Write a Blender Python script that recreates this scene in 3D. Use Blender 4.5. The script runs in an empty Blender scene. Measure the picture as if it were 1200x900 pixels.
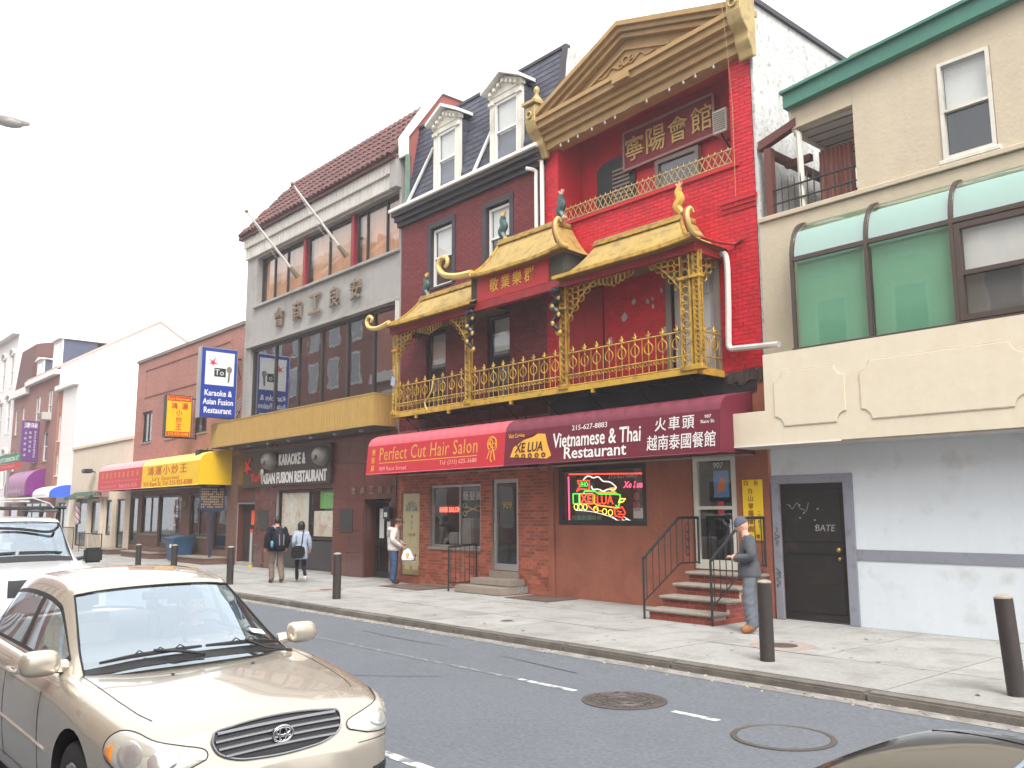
import bpy, bmesh, math, random
from math import sin, cos, pi, radians, atan2, sqrt, hypot
from mathutils import Vector, Matrix, noise as mnoise
from mathutils.bvhtree import BVHTree
random.seed(11)
SC = bpy.context.scene
COL = SC.collection

# ------------------------------------------------------------------ camera
CAM = Vector((0, 0, 1.88))
yaw, pitch, roll = radians(48.67), radians(8.37), radians(-.22)
fw = Vector((-sin(yaw)*cos(pitch), cos(yaw)*cos(pitch), sin(pitch)))
rt = Vector((cos(yaw), sin(yaw), 0)); up = rt.cross(fw)
r2 = rt*cos(roll)+up*sin(roll); u2 = -rt*sin(roll)+up*cos(roll)
cd = bpy.data.cameras.new('camera'); cam = bpy.data.objects.new('camera', cd); COL.objects.link(cam)
cam.matrix_world = Matrix(((r2.x, u2.x, -fw.x, CAM.x), (r2.y, u2.y, -fw.y, CAM.y), (r2.z, u2.z, -fw.z, CAM.z), (0, 0, 0, 1)))
cd.sensor_width = 36; cd.lens = 1024/1200*36; cd.clip_start = .05; cd.clip_end = 2000
SC.camera = cam

# ------------------------------------------------------------------ light
SUN_EL, SUN_AZ = radians(52), radians(120)      # azimuth from +y, clockwise: the sun stands behind the camera's right shoulder
w = bpy.data.worlds.new('World'); SC.world = w; w.use_nodes = True
nt = w.node_tree; nt.nodes.clear()
sky = nt.nodes.new('ShaderNodeTexSky'); sky.sky_type = 'NISHITA'; sky.sun_disc = False
sky.sun_elevation = SUN_EL; sky.sun_rotation = SUN_AZ
sky.air_density = 1.0; sky.dust_density = 6.0; sky.ozone_density = 1.0
hs = nt.nodes.new('ShaderNodeHueSaturation'); hs.inputs['Saturation'].default_value = .12
bg = nt.nodes.new('ShaderNodeBackground'); bg.inputs['Strength'].default_value = .15
wo = nt.nodes.new('ShaderNodeOutputWorld')
ov = nt.nodes.new('ShaderNodeMix'); ov.data_type = 'RGBA'; ov.inputs['Factor'].default_value = .6; ov.inputs['B'].default_value = (7.6, 7.65, 7.75, 1)   # even white cloud layer over the sky
nt.links.new(sky.outputs[0], hs.inputs['Color']); nt.links.new(hs.outputs[0], ov.inputs['A']); nt.links.new(ov.outputs['Result'], bg.inputs[0]); nt.links.new(bg.outputs[0], wo.inputs[0])
sd = bpy.data.lights.new('sun', 'SUN'); sd.energy = 1.5; sd.angle = radians(25); sd.color = (1, .975, .94)
sun = bpy.data.objects.new('sun', sd); COL.objects.link(sun)
sdir = Vector((sin(SUN_AZ)*cos(SUN_EL), cos(SUN_AZ)*cos(SUN_EL), sin(SUN_EL)))
sun.rotation_euler = sdir.to_track_quat('Z', 'Y').to_euler()
vs = SC.view_settings; vs.view_transform = 'Standard'; vs.look = 'None'; vs.gamma = 1; vs.exposure = 1.14
vs.use_curve_mapping = False
try:
    SC.cycles.max_bounces = 7; SC.cycles.diffuse_bounces = 4; SC.cycles.glossy_bounces = 4; SC.cycles.transparent_max_bounces = 12
    SC.cycles.caustics_reflective = False; SC.cycles.caustics_refractive = False
    SC.cycles.sample_clamp_indirect = 6
except Exception: pass

# ------------------------------------------------------------------ materials
def srgb(r, g, b):
    f = lambda c: (c/255/12.92 if c/255 < .04045 else ((c/255+.055)/1.055)**2.4)
    return (f(r), f(g), f(b))
MATS = {}
def mat(name, col, rough=.8, metal=0., var=.12, scale=2., rnd=0., bump=0., bscale=30., streak=0., dirt=None, dscale=1.5, damt=.5, dlev=.55, spec=.4, coat=0., emit=0., speck=0.):
    """dirt: second colour in blotches of their own shape; streak: vertical weather streaks; rnd: variation from piece to piece"""
    if name in MATS: return MATS[name]
    m = bpy.data.materials.new(name); m.use_nodes = True; MATS[name] = m
    n = m.node_tree.nodes; l = m.node_tree.links; b = n['Principled BSDF']
    b.inputs['Roughness'].default_value = rough; b.inputs['Metallic'].default_value = metal
    b.inputs['Specular IOR Level'].default_value = spec
    if coat: b.inputs['Coat Weight'].default_value = coat; b.inputs['Coat Roughness'].default_value = .04
    geo = n.new('ShaderNodeNewGeometry')
    def noise(sc, det=4, vec=None):
        t = n.new('ShaderNodeTexNoise'); t.inputs['Scale'].default_value = sc; t.inputs['Detail'].default_value = det
        l.new(vec or geo.outputs['Position'], t.inputs['Vector']); return t.outputs['Fac']
    def mth(op, a, c, d=None):
        t = n.new('ShaderNodeMath'); t.operation = op
        for i, v in enumerate((a, c, d)):
            if v is None: continue
            if isinstance(v, (int, float)): t.inputs[i].default_value = v
            else: l.new(v, t.inputs[i])
        return t.outputs[0]
    val = None
    if var:
        a = mth('MULTIPLY_ADD', noise(scale), 2.4*var, 1-1.2*var)
        val = mth('MULTIPLY_ADD', noise(scale*9, 3), 1.4*var, a); val = mth('SUBTRACT', val, .7*var)
    if speck:
        q = mth('MULTIPLY_ADD', noise(24, 5), 3*speck, 1-1.5*speck); val = mth('MULTIPLY', val, q) if val else q
    if rnd:
        oi = n.new('ShaderNodeObjectInfo')
        r = mth('FRACT', mth('ADD', oi.outputs['Random'], geo.outputs['Random Per Island']), 0)
        r = mth('MULTIPLY_ADD', r, 2*rnd, 1-rnd); val = mth('MULTIPLY', val, r) if val else r
    if streak:
        mp = n.new('ShaderNodeMapping'); mp.inputs['Scale'].default_value = (5, 5, .35); l.new(geo.outputs['Position'], mp.inputs['Vector'])
        s = mth('MULTIPLY_ADD', noise(1, 5, mp.outputs[0]), 2*streak, 1-streak); val = mth('MULTIPLY', val, s) if val else s
    c = n.new('ShaderNodeRGB'); c.outputs[0].default_value = (*col, 1); cs = c.outputs[0]
    if dirt:
        d = noise(dscale, 7); rp = n.new('ShaderNodeMapRange'); rp.inputs['From Min'].default_value = dlev-.06; rp.inputs['From Max'].default_value = dlev+.1; rp.inputs['To Max'].default_value = damt
        l.new(d, rp.inputs['Value']); mx = n.new('ShaderNodeMix'); mx.data_type = 'RGBA'
        l.new(rp.outputs[0], mx.inputs['Factor']); l.new(cs, mx.inputs['A']); mx.inputs['B'].default_value = (*dirt, 1); cs = mx.outputs['Result']
    if val:
        v = n.new('ShaderNodeVectorMath'); v.operation = 'SCALE'; l.new(cs, v.inputs[0]); l.new(val, v.inputs['Scale']); cs = v.outputs[0]
    l.new(cs, b.inputs['Base Color'])
    if bump:
        bp = n.new('ShaderNodeBump'); bp.inputs['Strength'].default_value = bump; bp.inputs['Distance'].default_value = .02
        l.new(noise(bscale, 5), bp.inputs['Height']); l.new(bp.outputs[0], b.inputs['Normal'])
    if emit:
        b.inputs['Emission Color'].default_value = (*col, 1); b.inputs['Emission Strength'].default_value = emit
    return m
def glass(name, tint=(.8, .85, .85), refl=.06, rough=.015, wob=.0, rc=(.95, .97, 1)):
    m = bpy.data.materials.new(name); m.use_nodes = True; MATS[name] = m
    n = m.node_tree.nodes; l = m.node_tree.links; n.remove(n['Principled BSDF'])
    tr = n.new('ShaderNodeBsdfTransparent'); tr.inputs[0].default_value = (*tint, 1)
    gl = n.new('ShaderNodeBsdfGlossy'); gl.inputs['Roughness'].default_value = rough; gl.inputs['Color'].default_value = (*rc, 1)
    lw = n.new('ShaderNodeLayerWeight'); lw.inputs['Blend'].default_value = .5; fr = n.new('ShaderNodeMath'); fr.operation = 'POWER'; l.new(lw.outputs['Facing'], fr.inputs[0]); fr.inputs[1].default_value = 4.
    ad = n.new('ShaderNodeMath'); ad.operation = 'MULTIPLY_ADD'; ad.inputs[1].default_value = 1.1; ad.inputs[2].default_value = refl+.05; ad.use_clamp = True
    mx = n.new('ShaderNodeMixShader'); l.new(fr.outputs[0], ad.inputs[0]); l.new(ad.outputs[0], mx.inputs[0]); l.new(tr.outputs[0], mx.inputs[1]); l.new(gl.outputs[0], mx.inputs[2])
    l.new(mx.outputs[0], n['Material Output'].inputs[0])
    if wob:
        t = n.new('ShaderNodeTexNoise'); t.inputs['Scale'].default_value = 1.1; bp = n.new('ShaderNodeBump'); bp.inputs['Strength'].default_value = wob; bp.inputs['Distance'].default_value = .05
        g = n.new('ShaderNodeNewGeometry'); l.new(g.outputs['Position'], t.inputs['Vector']); l.new(t.outputs['Fac'], bp.inputs['Height']); l.new(bp.outputs[0], gl.inputs['Normal'])
    return m
M = MATS
def emis(name, col, s): return mat(name, col, .5, var=0, emit=s)

# ------------------------------------------------------------------ mesh builder
class MB:
    def __init__(s): s.V = []; s.F = []; s.I = []; s.mi = 0
    def add(s, vs, fs):
        o = len(s.V); s.V += [Vector(v) for v in vs]
        for f in fs: s.F.append([o+i for i in f]); s.I.append(s.mi)
        return s
    def quad(s, a, b, c, d): return s.add([a, b, c, d], [(0, 1, 2, 3)])
    def box(s, x0, x1, y0, y1, z0, z1, skip=''):
        if x0 > x1: x0, x1 = x1, x0
        if y0 > y1: y0, y1 = y1, y0
        if z0 > z1: z0, z1 = z1, z0
        v = [(x0, y0, z0), (x1, y0, z0), (x1, y1, z0), (x0, y1, z0), (x0, y0, z1), (x1, y0, z1), (x1, y1, z1), (x0, y1, z1)]
        f = {'b': (3, 2, 1, 0), 't': (4, 5, 6, 7), 'f': (0, 1, 5, 4), 'r': (1, 2, 6, 5), 'k': (2, 3, 7, 6), 'l': (3, 0, 4, 7)}
        return s.add(v, [f[k] for k in f if k not in skip])
    def prism(s, pts, ax, a0, a1, cap=True):
        n = len(pts)
        P = {'x': lambda p, a: (a, p[0], p[1]), 'y': lambda p, a: (p[0], a, p[1]), 'z': lambda p, a: (p[0], p[1], a)}[ax]
        v = [P(p, a0) for p in pts]+[P(p, a1) for p in pts]
        f = [(i, (i+1) % n, n+(i+1) % n, n+i) for i in range(n)]
        if cap: f += [tuple(range(n))[::-1], tuple(range(n, 2*n))]
        return s.add(v, f)
    def cyl(s, p0, p1, r0, r1=None, n=8, cap=True):
        return s.tube([p0, p1], [r0, r0 if r1 is None else r1], n, cap)
    def tube(s, path, r, n=6, cap=True, closed=False):
        path = [Vector(p) for p in path]; k = len(path)
        if isinstance(r, (int, float)): r = [r]*k
        vs = []; N = None
        for i, p in enumerate(path):
            if closed: d = path[(i+1) % k]-path[i-1]
            else: d = path[min(i+1, k-1)]-path[max(i-1, 0)]
            if d.length < 1e-9: d = Vector((0, 0, 1))
            d.normalize()
            if N is None:
                N = d.orthogonal().normalized()
            N = (N-d*N.dot(d))
            if N.length < 1e-6: N = d.orthogonal()
            N.normalize(); B = d.cross(N)
            vs += [p+(N*cos(2*pi*j/n)+B*sin(2*pi*j/n))*r[i] for j in range(n)]
        fs = []
        for i in range(k if closed else k-1):
            a = i*n; b = ((i+1) % k)*n
            fs += [(a+j, a+(j+1) % n, b+(j+1) % n, b+j) for j in range(n)]
        if cap and not closed: fs += [tuple(range(n))[::-1], tuple(range((k-1)*n, k*n))]
        return s.add(vs, fs)
    def ring(s, c, rx, rz, r, ax='y', n=14, m=5):
        c = Vector(c); P = []
        for i in range(n):
            a = 2*pi*i/n; u, v = rx*cos(a), rz*sin(a)
            P.append(c+(Vector((u, 0, v)) if ax == 'y' else Vector((0, u, v)) if ax == 'x' else Vector((u, v, 0))))
        return s.tube(P, r, m, closed=True)
    def lathe(s, prof, c, n=12):
        k = len(prof); vs = [(c[0]+r*cos(2*pi*j/n), c[1]+r*sin(2*pi*j/n), c[2]+z) for r, z in prof for j in range(n)]
        fs = [(i*n+j, i*n+(j+1) % n, (i+1)*n+(j+1) % n, (i+1)*n+j) for i in range(k-1) for j in range(n)]
        return s.add(vs, fs+[tuple(range(n))[::-1], tuple(range((k-1)*n, k*n))])
    def sph(s, c, r, n=10, m=7):
        if isinstance(r, (int, float)): r = (r, r, r)
        vs = [(c[0], c[1], c[2]+r[2])]
        for i in range(1, m):
            a = pi*i/m
            vs += [(c[0]+r[0]*sin(a)*cos(2*pi*j/n), c[1]+r[1]*sin(a)*sin(2*pi*j/n), c[2]+r[2]*cos(a)) for j in range(n)]
        vs.append((c[0], c[1], c[2]-r[2])); e = len(vs)-1
        fs = [(0, 1+j, 1+(j+1) % n) for j in range(n)]+[(1+(m-2)*n+j, e, 1+(m-2)*n+(j+1) % n) for j in range(n)]
        for i in range(m-2):
            a = 1+i*n; b = a+n
            fs += [(a+j, b+j, b+(j+1) % n, a+(j+1) % n) for j in range(n)]
        return s.add(vs, fs)
    def grid(s, rows, flip=False):
        n = len(rows[0]); o = [p for r in rows for p in r]
        fs = [(i*n+j, i*n+j+1, (i+1)*n+j+1, (i+1)*n+j) for i in range(len(rows)-1) for j in range(n-1)]
        return s.add(o, [f[::-1] for f in fs] if flip else fs)
    def xf(s, mtx, start=0):
        for i in range(start, len(s.V)): s.V[i] = mtx @ s.V[i]
        return s
WM = {}          # world matrix that children of an object are built in
def finish(o, parent):
    COL.objects.link(o)
    if parent is not None:
        o.parent = parent; o.matrix_parent_inverse = WM[parent.name].inverted()
    WM[o.name] = o.matrix_basis.copy()
    return o
def mesh(name, mb, m, smooth=False, bevel=0):
    me = bpy.data.meshes.new(name); me.from_pydata(mb.V, [], mb.F)
    for x in (m if isinstance(m, (list, tuple)) else [m]): me.materials.append(x if not isinstance(x, str) else MATS[x])
    if max(mb.I, default=0): me.polygons.foreach_set('material_index', mb.I)
    if bevel or smooth == 'w':
        bm = bmesh.new(); bm.from_mesh(me)
        if smooth == 'w': bmesh.ops.remove_doubles(bm, verts=bm.verts, dist=1e-5)
        bmesh.ops.recalc_face_normals(bm, faces=bm.faces)
        if bevel: bmesh.ops.bevel(bm, geom=[e for e in bm.edges if e.is_manifold and e.calc_face_angle(0) > .5], offset=bevel, segments=1 if bevel < .02 else 2, affect='EDGES')
        bm.to_mesh(me); bm.free()
    if smooth: me.shade_smooth()
    if smooth == 'a': me.set_sharp_from_angle(angle=radians(40))
    return me
def obj(name, mb, m, parent=None, smooth=False, bevel=0, loc=None):
    o = bpy.data.objects.new(name, mesh(name, mb, m, smooth, bevel) if isinstance(mb, MB) else mb)
    if loc is not None: o.location = loc; o.matrix_basis = Matrix.Translation(loc)
    return finish(o, parent)
def tag(o, label, cat, group=None):
    o['label'] = label; o['category'] = cat
    if group: o['group'] = group
    return o
def thing(name, label, cat, loc=(0, 0, 0), group=None, rz=None):
    """rz given: children are in the thing's own frame; else in world coordinates"""
    o = bpy.data.objects.new(name, None); o.empty_display_size = .2; o.location = loc
    if rz is not None: o.rotation_euler = (0, 0, rz)
    COL.objects.link(o); WM[o.name] = Matrix.Translation(loc) if rz is None else Matrix.Identity(4)
    return tag(o, label, cat, group)
def struct(o): o['kind'] = 'structure'; return o
def stuff(o): o['kind'] = 'stuff'; return o
def dup(root, loc, rz, label):
    c = root.copy(); COL.objects.link(c); c.location = loc; c['label'] = label
    if rz is not None: c.rotation_euler = (0, 0, rz)
    for ch in root.children:
        k = ch.copy(); COL.objects.link(k); k.parent = c
        for g in ch.children: q = g.copy(); COL.objects.link(q); q.parent = k
    return c
FC = {}
def text(s, parent, m, o, w=None, h=None, U=(1, 0, 0), V=(0, 0, 1), ext=.004, bold=0., shear=0., name='lettering', spacing=1., lines=1.):
    key = (s, bold, shear, spacing, lines)
    if key not in FC:
        c = bpy.data.curves.new('t', 'FONT'); c.body = s; c.offset = bold; c.shear = shear; c.resolution_u = 2; c.extrude = .5; c.space_character = spacing; c.space_line = lines; c.align_x = 'CENTER'
        t = bpy.data.objects.new('t', c); COL.objects.link(t)
        dg = bpy.context.evaluated_depsgraph_get(); me = bpy.data.meshes.new_from_object(t.evaluated_get(dg))
        bpy.data.objects.remove(t); FC[key] = ([v.co.copy() for v in me.vertices], [list(p.vertices) for p in me.polygons]); bpy.data.meshes.remove(me)
    vs, fs = FC[key]
    xs = [v.x for v in vs]; ys = [v.y for v in vs]; cx, cy = (min(xs)+max(xs))/2, (min(ys)+max(ys))/2
    bw, bh = max(xs)-min(xs), max(ys)-min(ys)
    sy = (h/bh) if h else w/bw; sx = (w/bw) if w else sy
    U = Vector(U); V = Vector(V); N = U.cross(V); o = Vector(o)
    mb = MB(); mb.add([o+U*(v.x-cx)*sx+V*(v.y-cy)*sy+N*(v.z*ext+ext*.5) for v in vs], fs)
    return obj(name, mb, m, parent)
def scribble(parent, m, o, w, h, n, U=(1, 0, 0), V=(0, 0, 1), name='lettering', ext=.003, rows=1):
    """characters too small to read in the photograph: clusters of short strokes"""
    U = Vector(U); V = Vector(V); N = U.cross(V); o = Vector(o); mb = MB()
    def bar(cu, cv, du, dv):
        P = [o+U*(cu+a*du)+V*(cv+b*dv)+N*e for e in (0, ext) for a, b in ((-.5, -.5), (.5, -.5), (.5, .5), (-.5, .5))]
        mb.add(P, [(4, 5, 6, 7), (0, 1, 5, 4), (1, 2, 6, 5), (2, 3, 7, 6), (3, 0, 4, 7)])
    ch = h/rows
    for r in range(rows):
        for i in range(n):
            if rows > 1 and random.random() < .12: continue
            cu = -w/2+(i+.5)*w/n; cv = h/2-(r+.5)*ch; q = min(w/n, ch)
            for k in range(3): bar(cu+random.uniform(-.08, .08)*q, cv+(k-1)*q*.27, q*random.uniform(.45, .75), q*.1)
            for k in range(random.choice((1, 2))): bar(cu+random.uniform(-.25, .25)*q, cv, q*.1, q*random.uniform(.5, .75))
    return obj(name, mb, m, parent)

# ------------------------------------------------------------------ building helpers
F = 13.0       # facade plane
SW = .14       # top of the pavement
def wall(mb, x0, x1, z0, z1, y, holes=(), depth=.2):
    xs = sorted({x0, x1, *[h[0] for h in holes], *[h[1] for h in holes]}); zs = sorted({z0, z1, *[h[2] for h in holes], *[h[3] for h in holes]})
    xs = [x for x in xs if x0 <= x <= x1]; zs = [z for z in zs if z0 <= z <= z1]
    for a, b in zip(xs, xs[1:]):
        for c, d in zip(zs, zs[1:]):
            mx, mz = (a+b)/2, (c+d)/2
            if any(h[0] < mx < h[1] and h[2] < mz < h[3] for h in holes): continue
            mb.quad((a, y, c), (b, y, c), (b, y, d), (a, y, d))
    for h in holes:
        a, b, c, d = h[:4]; e = y+(h[4] if len(h) > 4 else depth)
        mb.quad((a, y, c), (a, e, c), (b, e, c), (b, y, c)); mb.quad((a, y, d), (b, y, d), (b, e, d), (a, e, d))
        mb.quad((a, y, c), (a, y, d), (a, e, d), (a, e, c)); mb.quad((b, y, c), (b, e, c), (b, e, d), (b, y, d))
    return mb
def shell(mb, x0, x1, z0, z1, y, yb, top=True, left=True, right=True):
    if right: mb.quad((x1, y, z0), (x1, yb, z0), (x1, yb, z1), (x1, y, z1))
    if left: mb.quad((x0, yb, z0), (x0, y, z0), (x0, y, z1), (x0, yb, z1))
    mb.quad((x1, yb, z0), (x0, yb, z0), (x0, yb, z1), (x1, yb, z1))
    if top: mb.quad((x0, y, z1), (x1, y, z1), (x1, yb, z1), (x0, yb, z1))
    return mb
def window(parent, x0, x1, z0, z1, y, fm, pm='glass', fw=.05, fd=.07, xs=(), zs=(), sill=None, sm=None, blind=None, bm='blind', lining=True, name='window', lm='interior', room=.6):
    """frame in an opening, a pane in each light, a blind, a sill, the dark of the room behind"""
    mb = MB()
    mb.box(x0, x0+fw, y, y+fd, z0, z1); mb.box(x1-fw, x1, y, y+fd, z0, z1); mb.box(x0+fw, x1-fw, y, y+fd, z0, z0+fw); mb.box(x0+fw, x1-fw, y, y+fd, z1-fw, z1)
    for x in xs: mb.box(x-fw*.45, x+fw*.45, y+.003, y+fd-.003, z0+fw, z1-fw)
    for z in zs: mb.box(x0+fw, x1-fw, y+.005, y+fd-.005, z-fw*.4, z+fw*.4)
    o = obj(name, mb, fm, parent)
    X = [x0+fw]+list(xs)+[x1-fw]; Z = [z0+fw]+list(zs)+[z1-fw]
    for i in range(len(X)-1):
        for j in range(len(Z)-1):
            yy = y+fd*(.45 if j else .7) if len(zs) else y+fd*.55
            obj('pane', MB().quad((X[i], yy, Z[j]), (X[i+1], yy, Z[j]), (X[i+1], yy, Z[j+1]), (X[i], yy, Z[j+1])), pm, o)
    if sill: obj('sill', MB().box(x0-.06, x1+.06, y-sill, y+fd*.5, z0-.07, z0-.004), sm or fm, o, bevel=.008)
    if blind: obj('blind', MB().box(x0+fw, x1-fw, y+fd+.03, y+fd+.045, z1-fw-blind*(z1-z0-2*fw), z1-fw), bm, o)
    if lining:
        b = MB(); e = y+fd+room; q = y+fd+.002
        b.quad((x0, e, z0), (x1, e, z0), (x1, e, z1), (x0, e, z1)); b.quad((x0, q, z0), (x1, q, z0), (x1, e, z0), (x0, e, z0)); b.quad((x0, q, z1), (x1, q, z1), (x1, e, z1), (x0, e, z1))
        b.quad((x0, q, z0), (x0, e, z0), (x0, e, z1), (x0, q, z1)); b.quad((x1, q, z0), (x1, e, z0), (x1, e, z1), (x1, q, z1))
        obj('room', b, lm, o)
    return o
BW, BH, BJ = .215, .075, .011
def bricks(parent, rects, holes, y, m, n_ind=300, proud=.009, name='brick', stuffname='brickwork', extra=None):
    """running-bond bricks laid over wall faces; the nearest n_ind are objects, the rest one joined part"""
    L = []
    for (x0, x1, z0, z1) in rects:
        k0 = int(z0/BH); k1 = int(z1/BH)+1
        for k in range(k0, k1+1):
            a0, a1 = max(k*BH+BJ/2, z0), min((k+1)*BH-BJ/2, z1)
            if a1-a0 < .02: continue
            j = int(x0/BW)-2
            while j*BW < x1+BW:
                b0 = j*BW+(BW/2 if k % 2 else 0)+BJ/2; b1 = b0+BW-BJ; j += 1
                segs = [(max(b0, x0), min(b1, x1))]
                for h in holes:
                    if h[2]-.001 < (a0+a1)/2 < h[3]+.001:
                        ns = []
                        for s0, s1 in segs:
                            if h[1] <= s0 or h[0] >= s1: ns.append((s0, s1))
                            else:
                                if h[0] > s0: ns.append((s0, h[0]))
                                if h[1] < s1: ns.append((h[1], s1))
                        segs = ns
                for s0, s1 in segs:
                    if s1-s0 > .025: L.append((s0, s1, a0, a1))
    L.sort(key=lambda b: (b[0])**2+(b[2]-1.9)**2+y*y)
    full = {}
    for i, (a, b, c, d) in enumerate(L[:n_ind]):
        k = (round(b-a, 2), round(d-c, 3))
        if k not in full:
            full[k] = mesh(name, MB().box(-k[0]/2, k[0]/2, -proud, .002, -k[1]/2, k[1]/2, skip='k'), m)
        obj(name, full[k], None, parent, loc=((a+b)/2, y, (c+d)/2))
    if L[n_ind:]:
        mb = MB()
        for a, b, c, d in L[n_ind:]:
            q = proud*random.uniform(.8, 1.15); mb.box(a, b, y-q, y+.002, c, d, skip='k')
        stuff(obj(stuffname, mb, m, parent))
def crom(P, n):
    out = []
    for i in range(len(P)-1):
        p0, p1, p2, p3 = P[max(i-1, 0)], P[i], P[i+1], P[min(i+2, len(P)-1)]
        for k in range(n):
            t = k/n; out.append(.5*((2*p1)+(p2-p0)*t+(2*p0-5*p1+4*p2-p3)*t*t+(3*p1-p0-3*p2+p3)*t**3))
    return out+[P[-1]]
def spiral(c, r, turns, a0, n=18, plane='x', grow=1.):
    P = []
    for i in range(n+1):
        t = i/n; a = a0+turns*2*pi*t; q = r*(1-t*.85*grow); u, v = q*cos(a), q*sin(a)
        P.append((c[0]+u, c[1], c[2]+v) if plane == 'y' else (c[0], c[1]+u, c[2]+v))
    return P

# palette (real-world base colours)
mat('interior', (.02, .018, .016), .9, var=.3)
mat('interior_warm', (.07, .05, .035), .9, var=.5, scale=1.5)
mat('blind', (.55, .54, .5), .8, var=.05)
mat('white_paint', (.72, .71, .68), .5, var=.05, streak=.12)
mat('white_trim', (.62, .6, .52), .55, var=.1, streak=.2, dirt=(.3, .25, .18), dlev=.6)
mat('black_metal', (.02, .02, .022), .45, var=.15)
mat('dark_frame', (.03, .025, .022), .4, var=.1)
mat('alu', (.5, .5, .49), .35, .8, var=.08)
mat('gold', srgb(184, 146, 52), .42, .25, var=.2, scale=5, rnd=.12, dirt=(.13, .075, .025), dscale=7, dlev=.54, damt=.7, spec=.5)
mat('gold_roof', srgb(174, 147, 84), .48, .15, var=.16, scale=2, streak=.2, dirt=(.2, .13, .06), dscale=6, dlev=.57, damt=.6)
mat('gold_dull', srgb(172, 150, 100), .6, .15, var=.12, dirt=(.2, .14, .08), dscale=5, dlev=.6)
mat('ochre', srgb(160, 129, 82), .6, .0, var=.14, streak=.18, dirt=(.22, .16, .1), dscale=4, dlev=.62)
mat('red_brick_paint', srgb(190, 28, 42), .6, var=.12, scale=3, rnd=.12, dirt=srgb(120, 25, 30), dscale=4, dlev=.6, damt=.5)
mat('red_paint', srgb(182, 27, 40), .6, var=.1, scale=3, dirt=srgb(130, 30, 34), dscale=3, dlev=.58)
mat('dark_red_brick', srgb(112, 44, 46), .7, var=.14, scale=3, rnd=.16, dirt=srgb(90, 40, 42), dscale=3, dlev=.6)
mat('dark_red_mortar', srgb(98, 40, 43), .8, var=.1)
mat('salon_brick', srgb(162, 90, 68), .8, var=.14, scale=4, rnd=.34)
mat('salon_mortar', srgb(160, 134, 122), .9, var=.1)
mat('beam_red', srgb(150, 36, 40), .6, var=.15, dirt=srgb(95, 40, 38), dscale=4, dlev=.56)
glass('glass', (.96, .97, .97), .04, .01, .06)
glass('glass_dark', (.45, .46, .46), .14, .01, .05)
glass('glass_green', (.78, .95, .86), .03, .02, .03)
glass('glass_green_top', (.74, .95, .86), .22, .05, .03)
# ================================================================== GROUND
mat('asphalt', (.128, .14, .156), .85, var=.16, scale=.7, bump=.35, bscale=120, speck=.3, dirt=(.1, .11, .123), dscale=.7, dlev=.52, damt=.55)
mat('concrete_slab', srgb(152, 151, 147), .9, var=.12, scale=1.2, rnd=.08, bump=.25, bscale=60, speck=.16, dirt=srgb(122, 119, 113), dscale=2.2, dlev=.55, damt=.5)
mat('joint', srgb(104, 100, 94), .95, var=.2)
mat('kerb_stone', srgb(112, 106, 98), .9, var=.2, scale=4, rnd=.1, bump=.3, bscale=30, dirt=srgb(70, 66, 62), dscale=4, dlev=.52)
mat('gutter_grit', srgb(140, 137, 131), .95, var=.25, scale=6, dirt=srgb(95, 92, 88), dscale=5, dlev=.5)
mat('road_paint', (.62, .62, .6), .8, var=.15, scale=8, dirt=(.128, .14, .156), dscale=9, dlev=.5, damt=.9)
mat('cast_iron', srgb(98, 92, 88), .6, .5, var=.2, scale=9, bump=.2)
struct(obj('ground', MB().quad((-125, -20, -.35), (45, -20, -.35), (45, 32, -.35), (-125, 32, -.35)), 'joint'))
rd = MB()
for i in range(23):
    a, b = -120+i*7, -120+(i+1)*7
    rd.quad((a, -1.2, 0), (b, -1.2, 0), (b, 7.7, 0), (a, 7.7, 0)); rd.quad((a, 7.7, 0), (b, 7.7, 0), (b, 8.5, .05), (a, 8.5, .05))
road = struct(obj('road', rd, 'asphalt'))
obj('gutter_grit', MB().quad((-70, 8.26, .039), (6, 8.26, .039), (6, 8.5, .054), (-70, 8.5, .054)), 'gutter_grit', road)
def dash(x0, x1, y, w, m='road_paint'): obj('lane_marking', MB().quad((x0, y-w/2, .004), (x1, y-w/2, .004), (x1, y+w/2, .004), (x0, y+w/2, .004)), m, road)
for a, b in ((-7.72, -6.82), (-5.52, -5.0)): dash(a, b, 6.88, .085)
mat('worn_paint', (.3, .3, .3), .85, var=.2, scale=8, dirt=(.128, .14, .156), dscale=7, dlev=.4, damt=.95)
dash(-13.2, -9.2, 6.86, .07, 'worn_paint'); dash(-9.0, -7.75, 6.88, .07, 'worn_paint'); dash(-22, -15, 6.86, .07, 'worn_paint')
dash(-6.35, -5.1, 4.03, .1); dash(-9.2, -7.9, 4.03, .1); dash(-12.4, -11, 4.03, .1)
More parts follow.
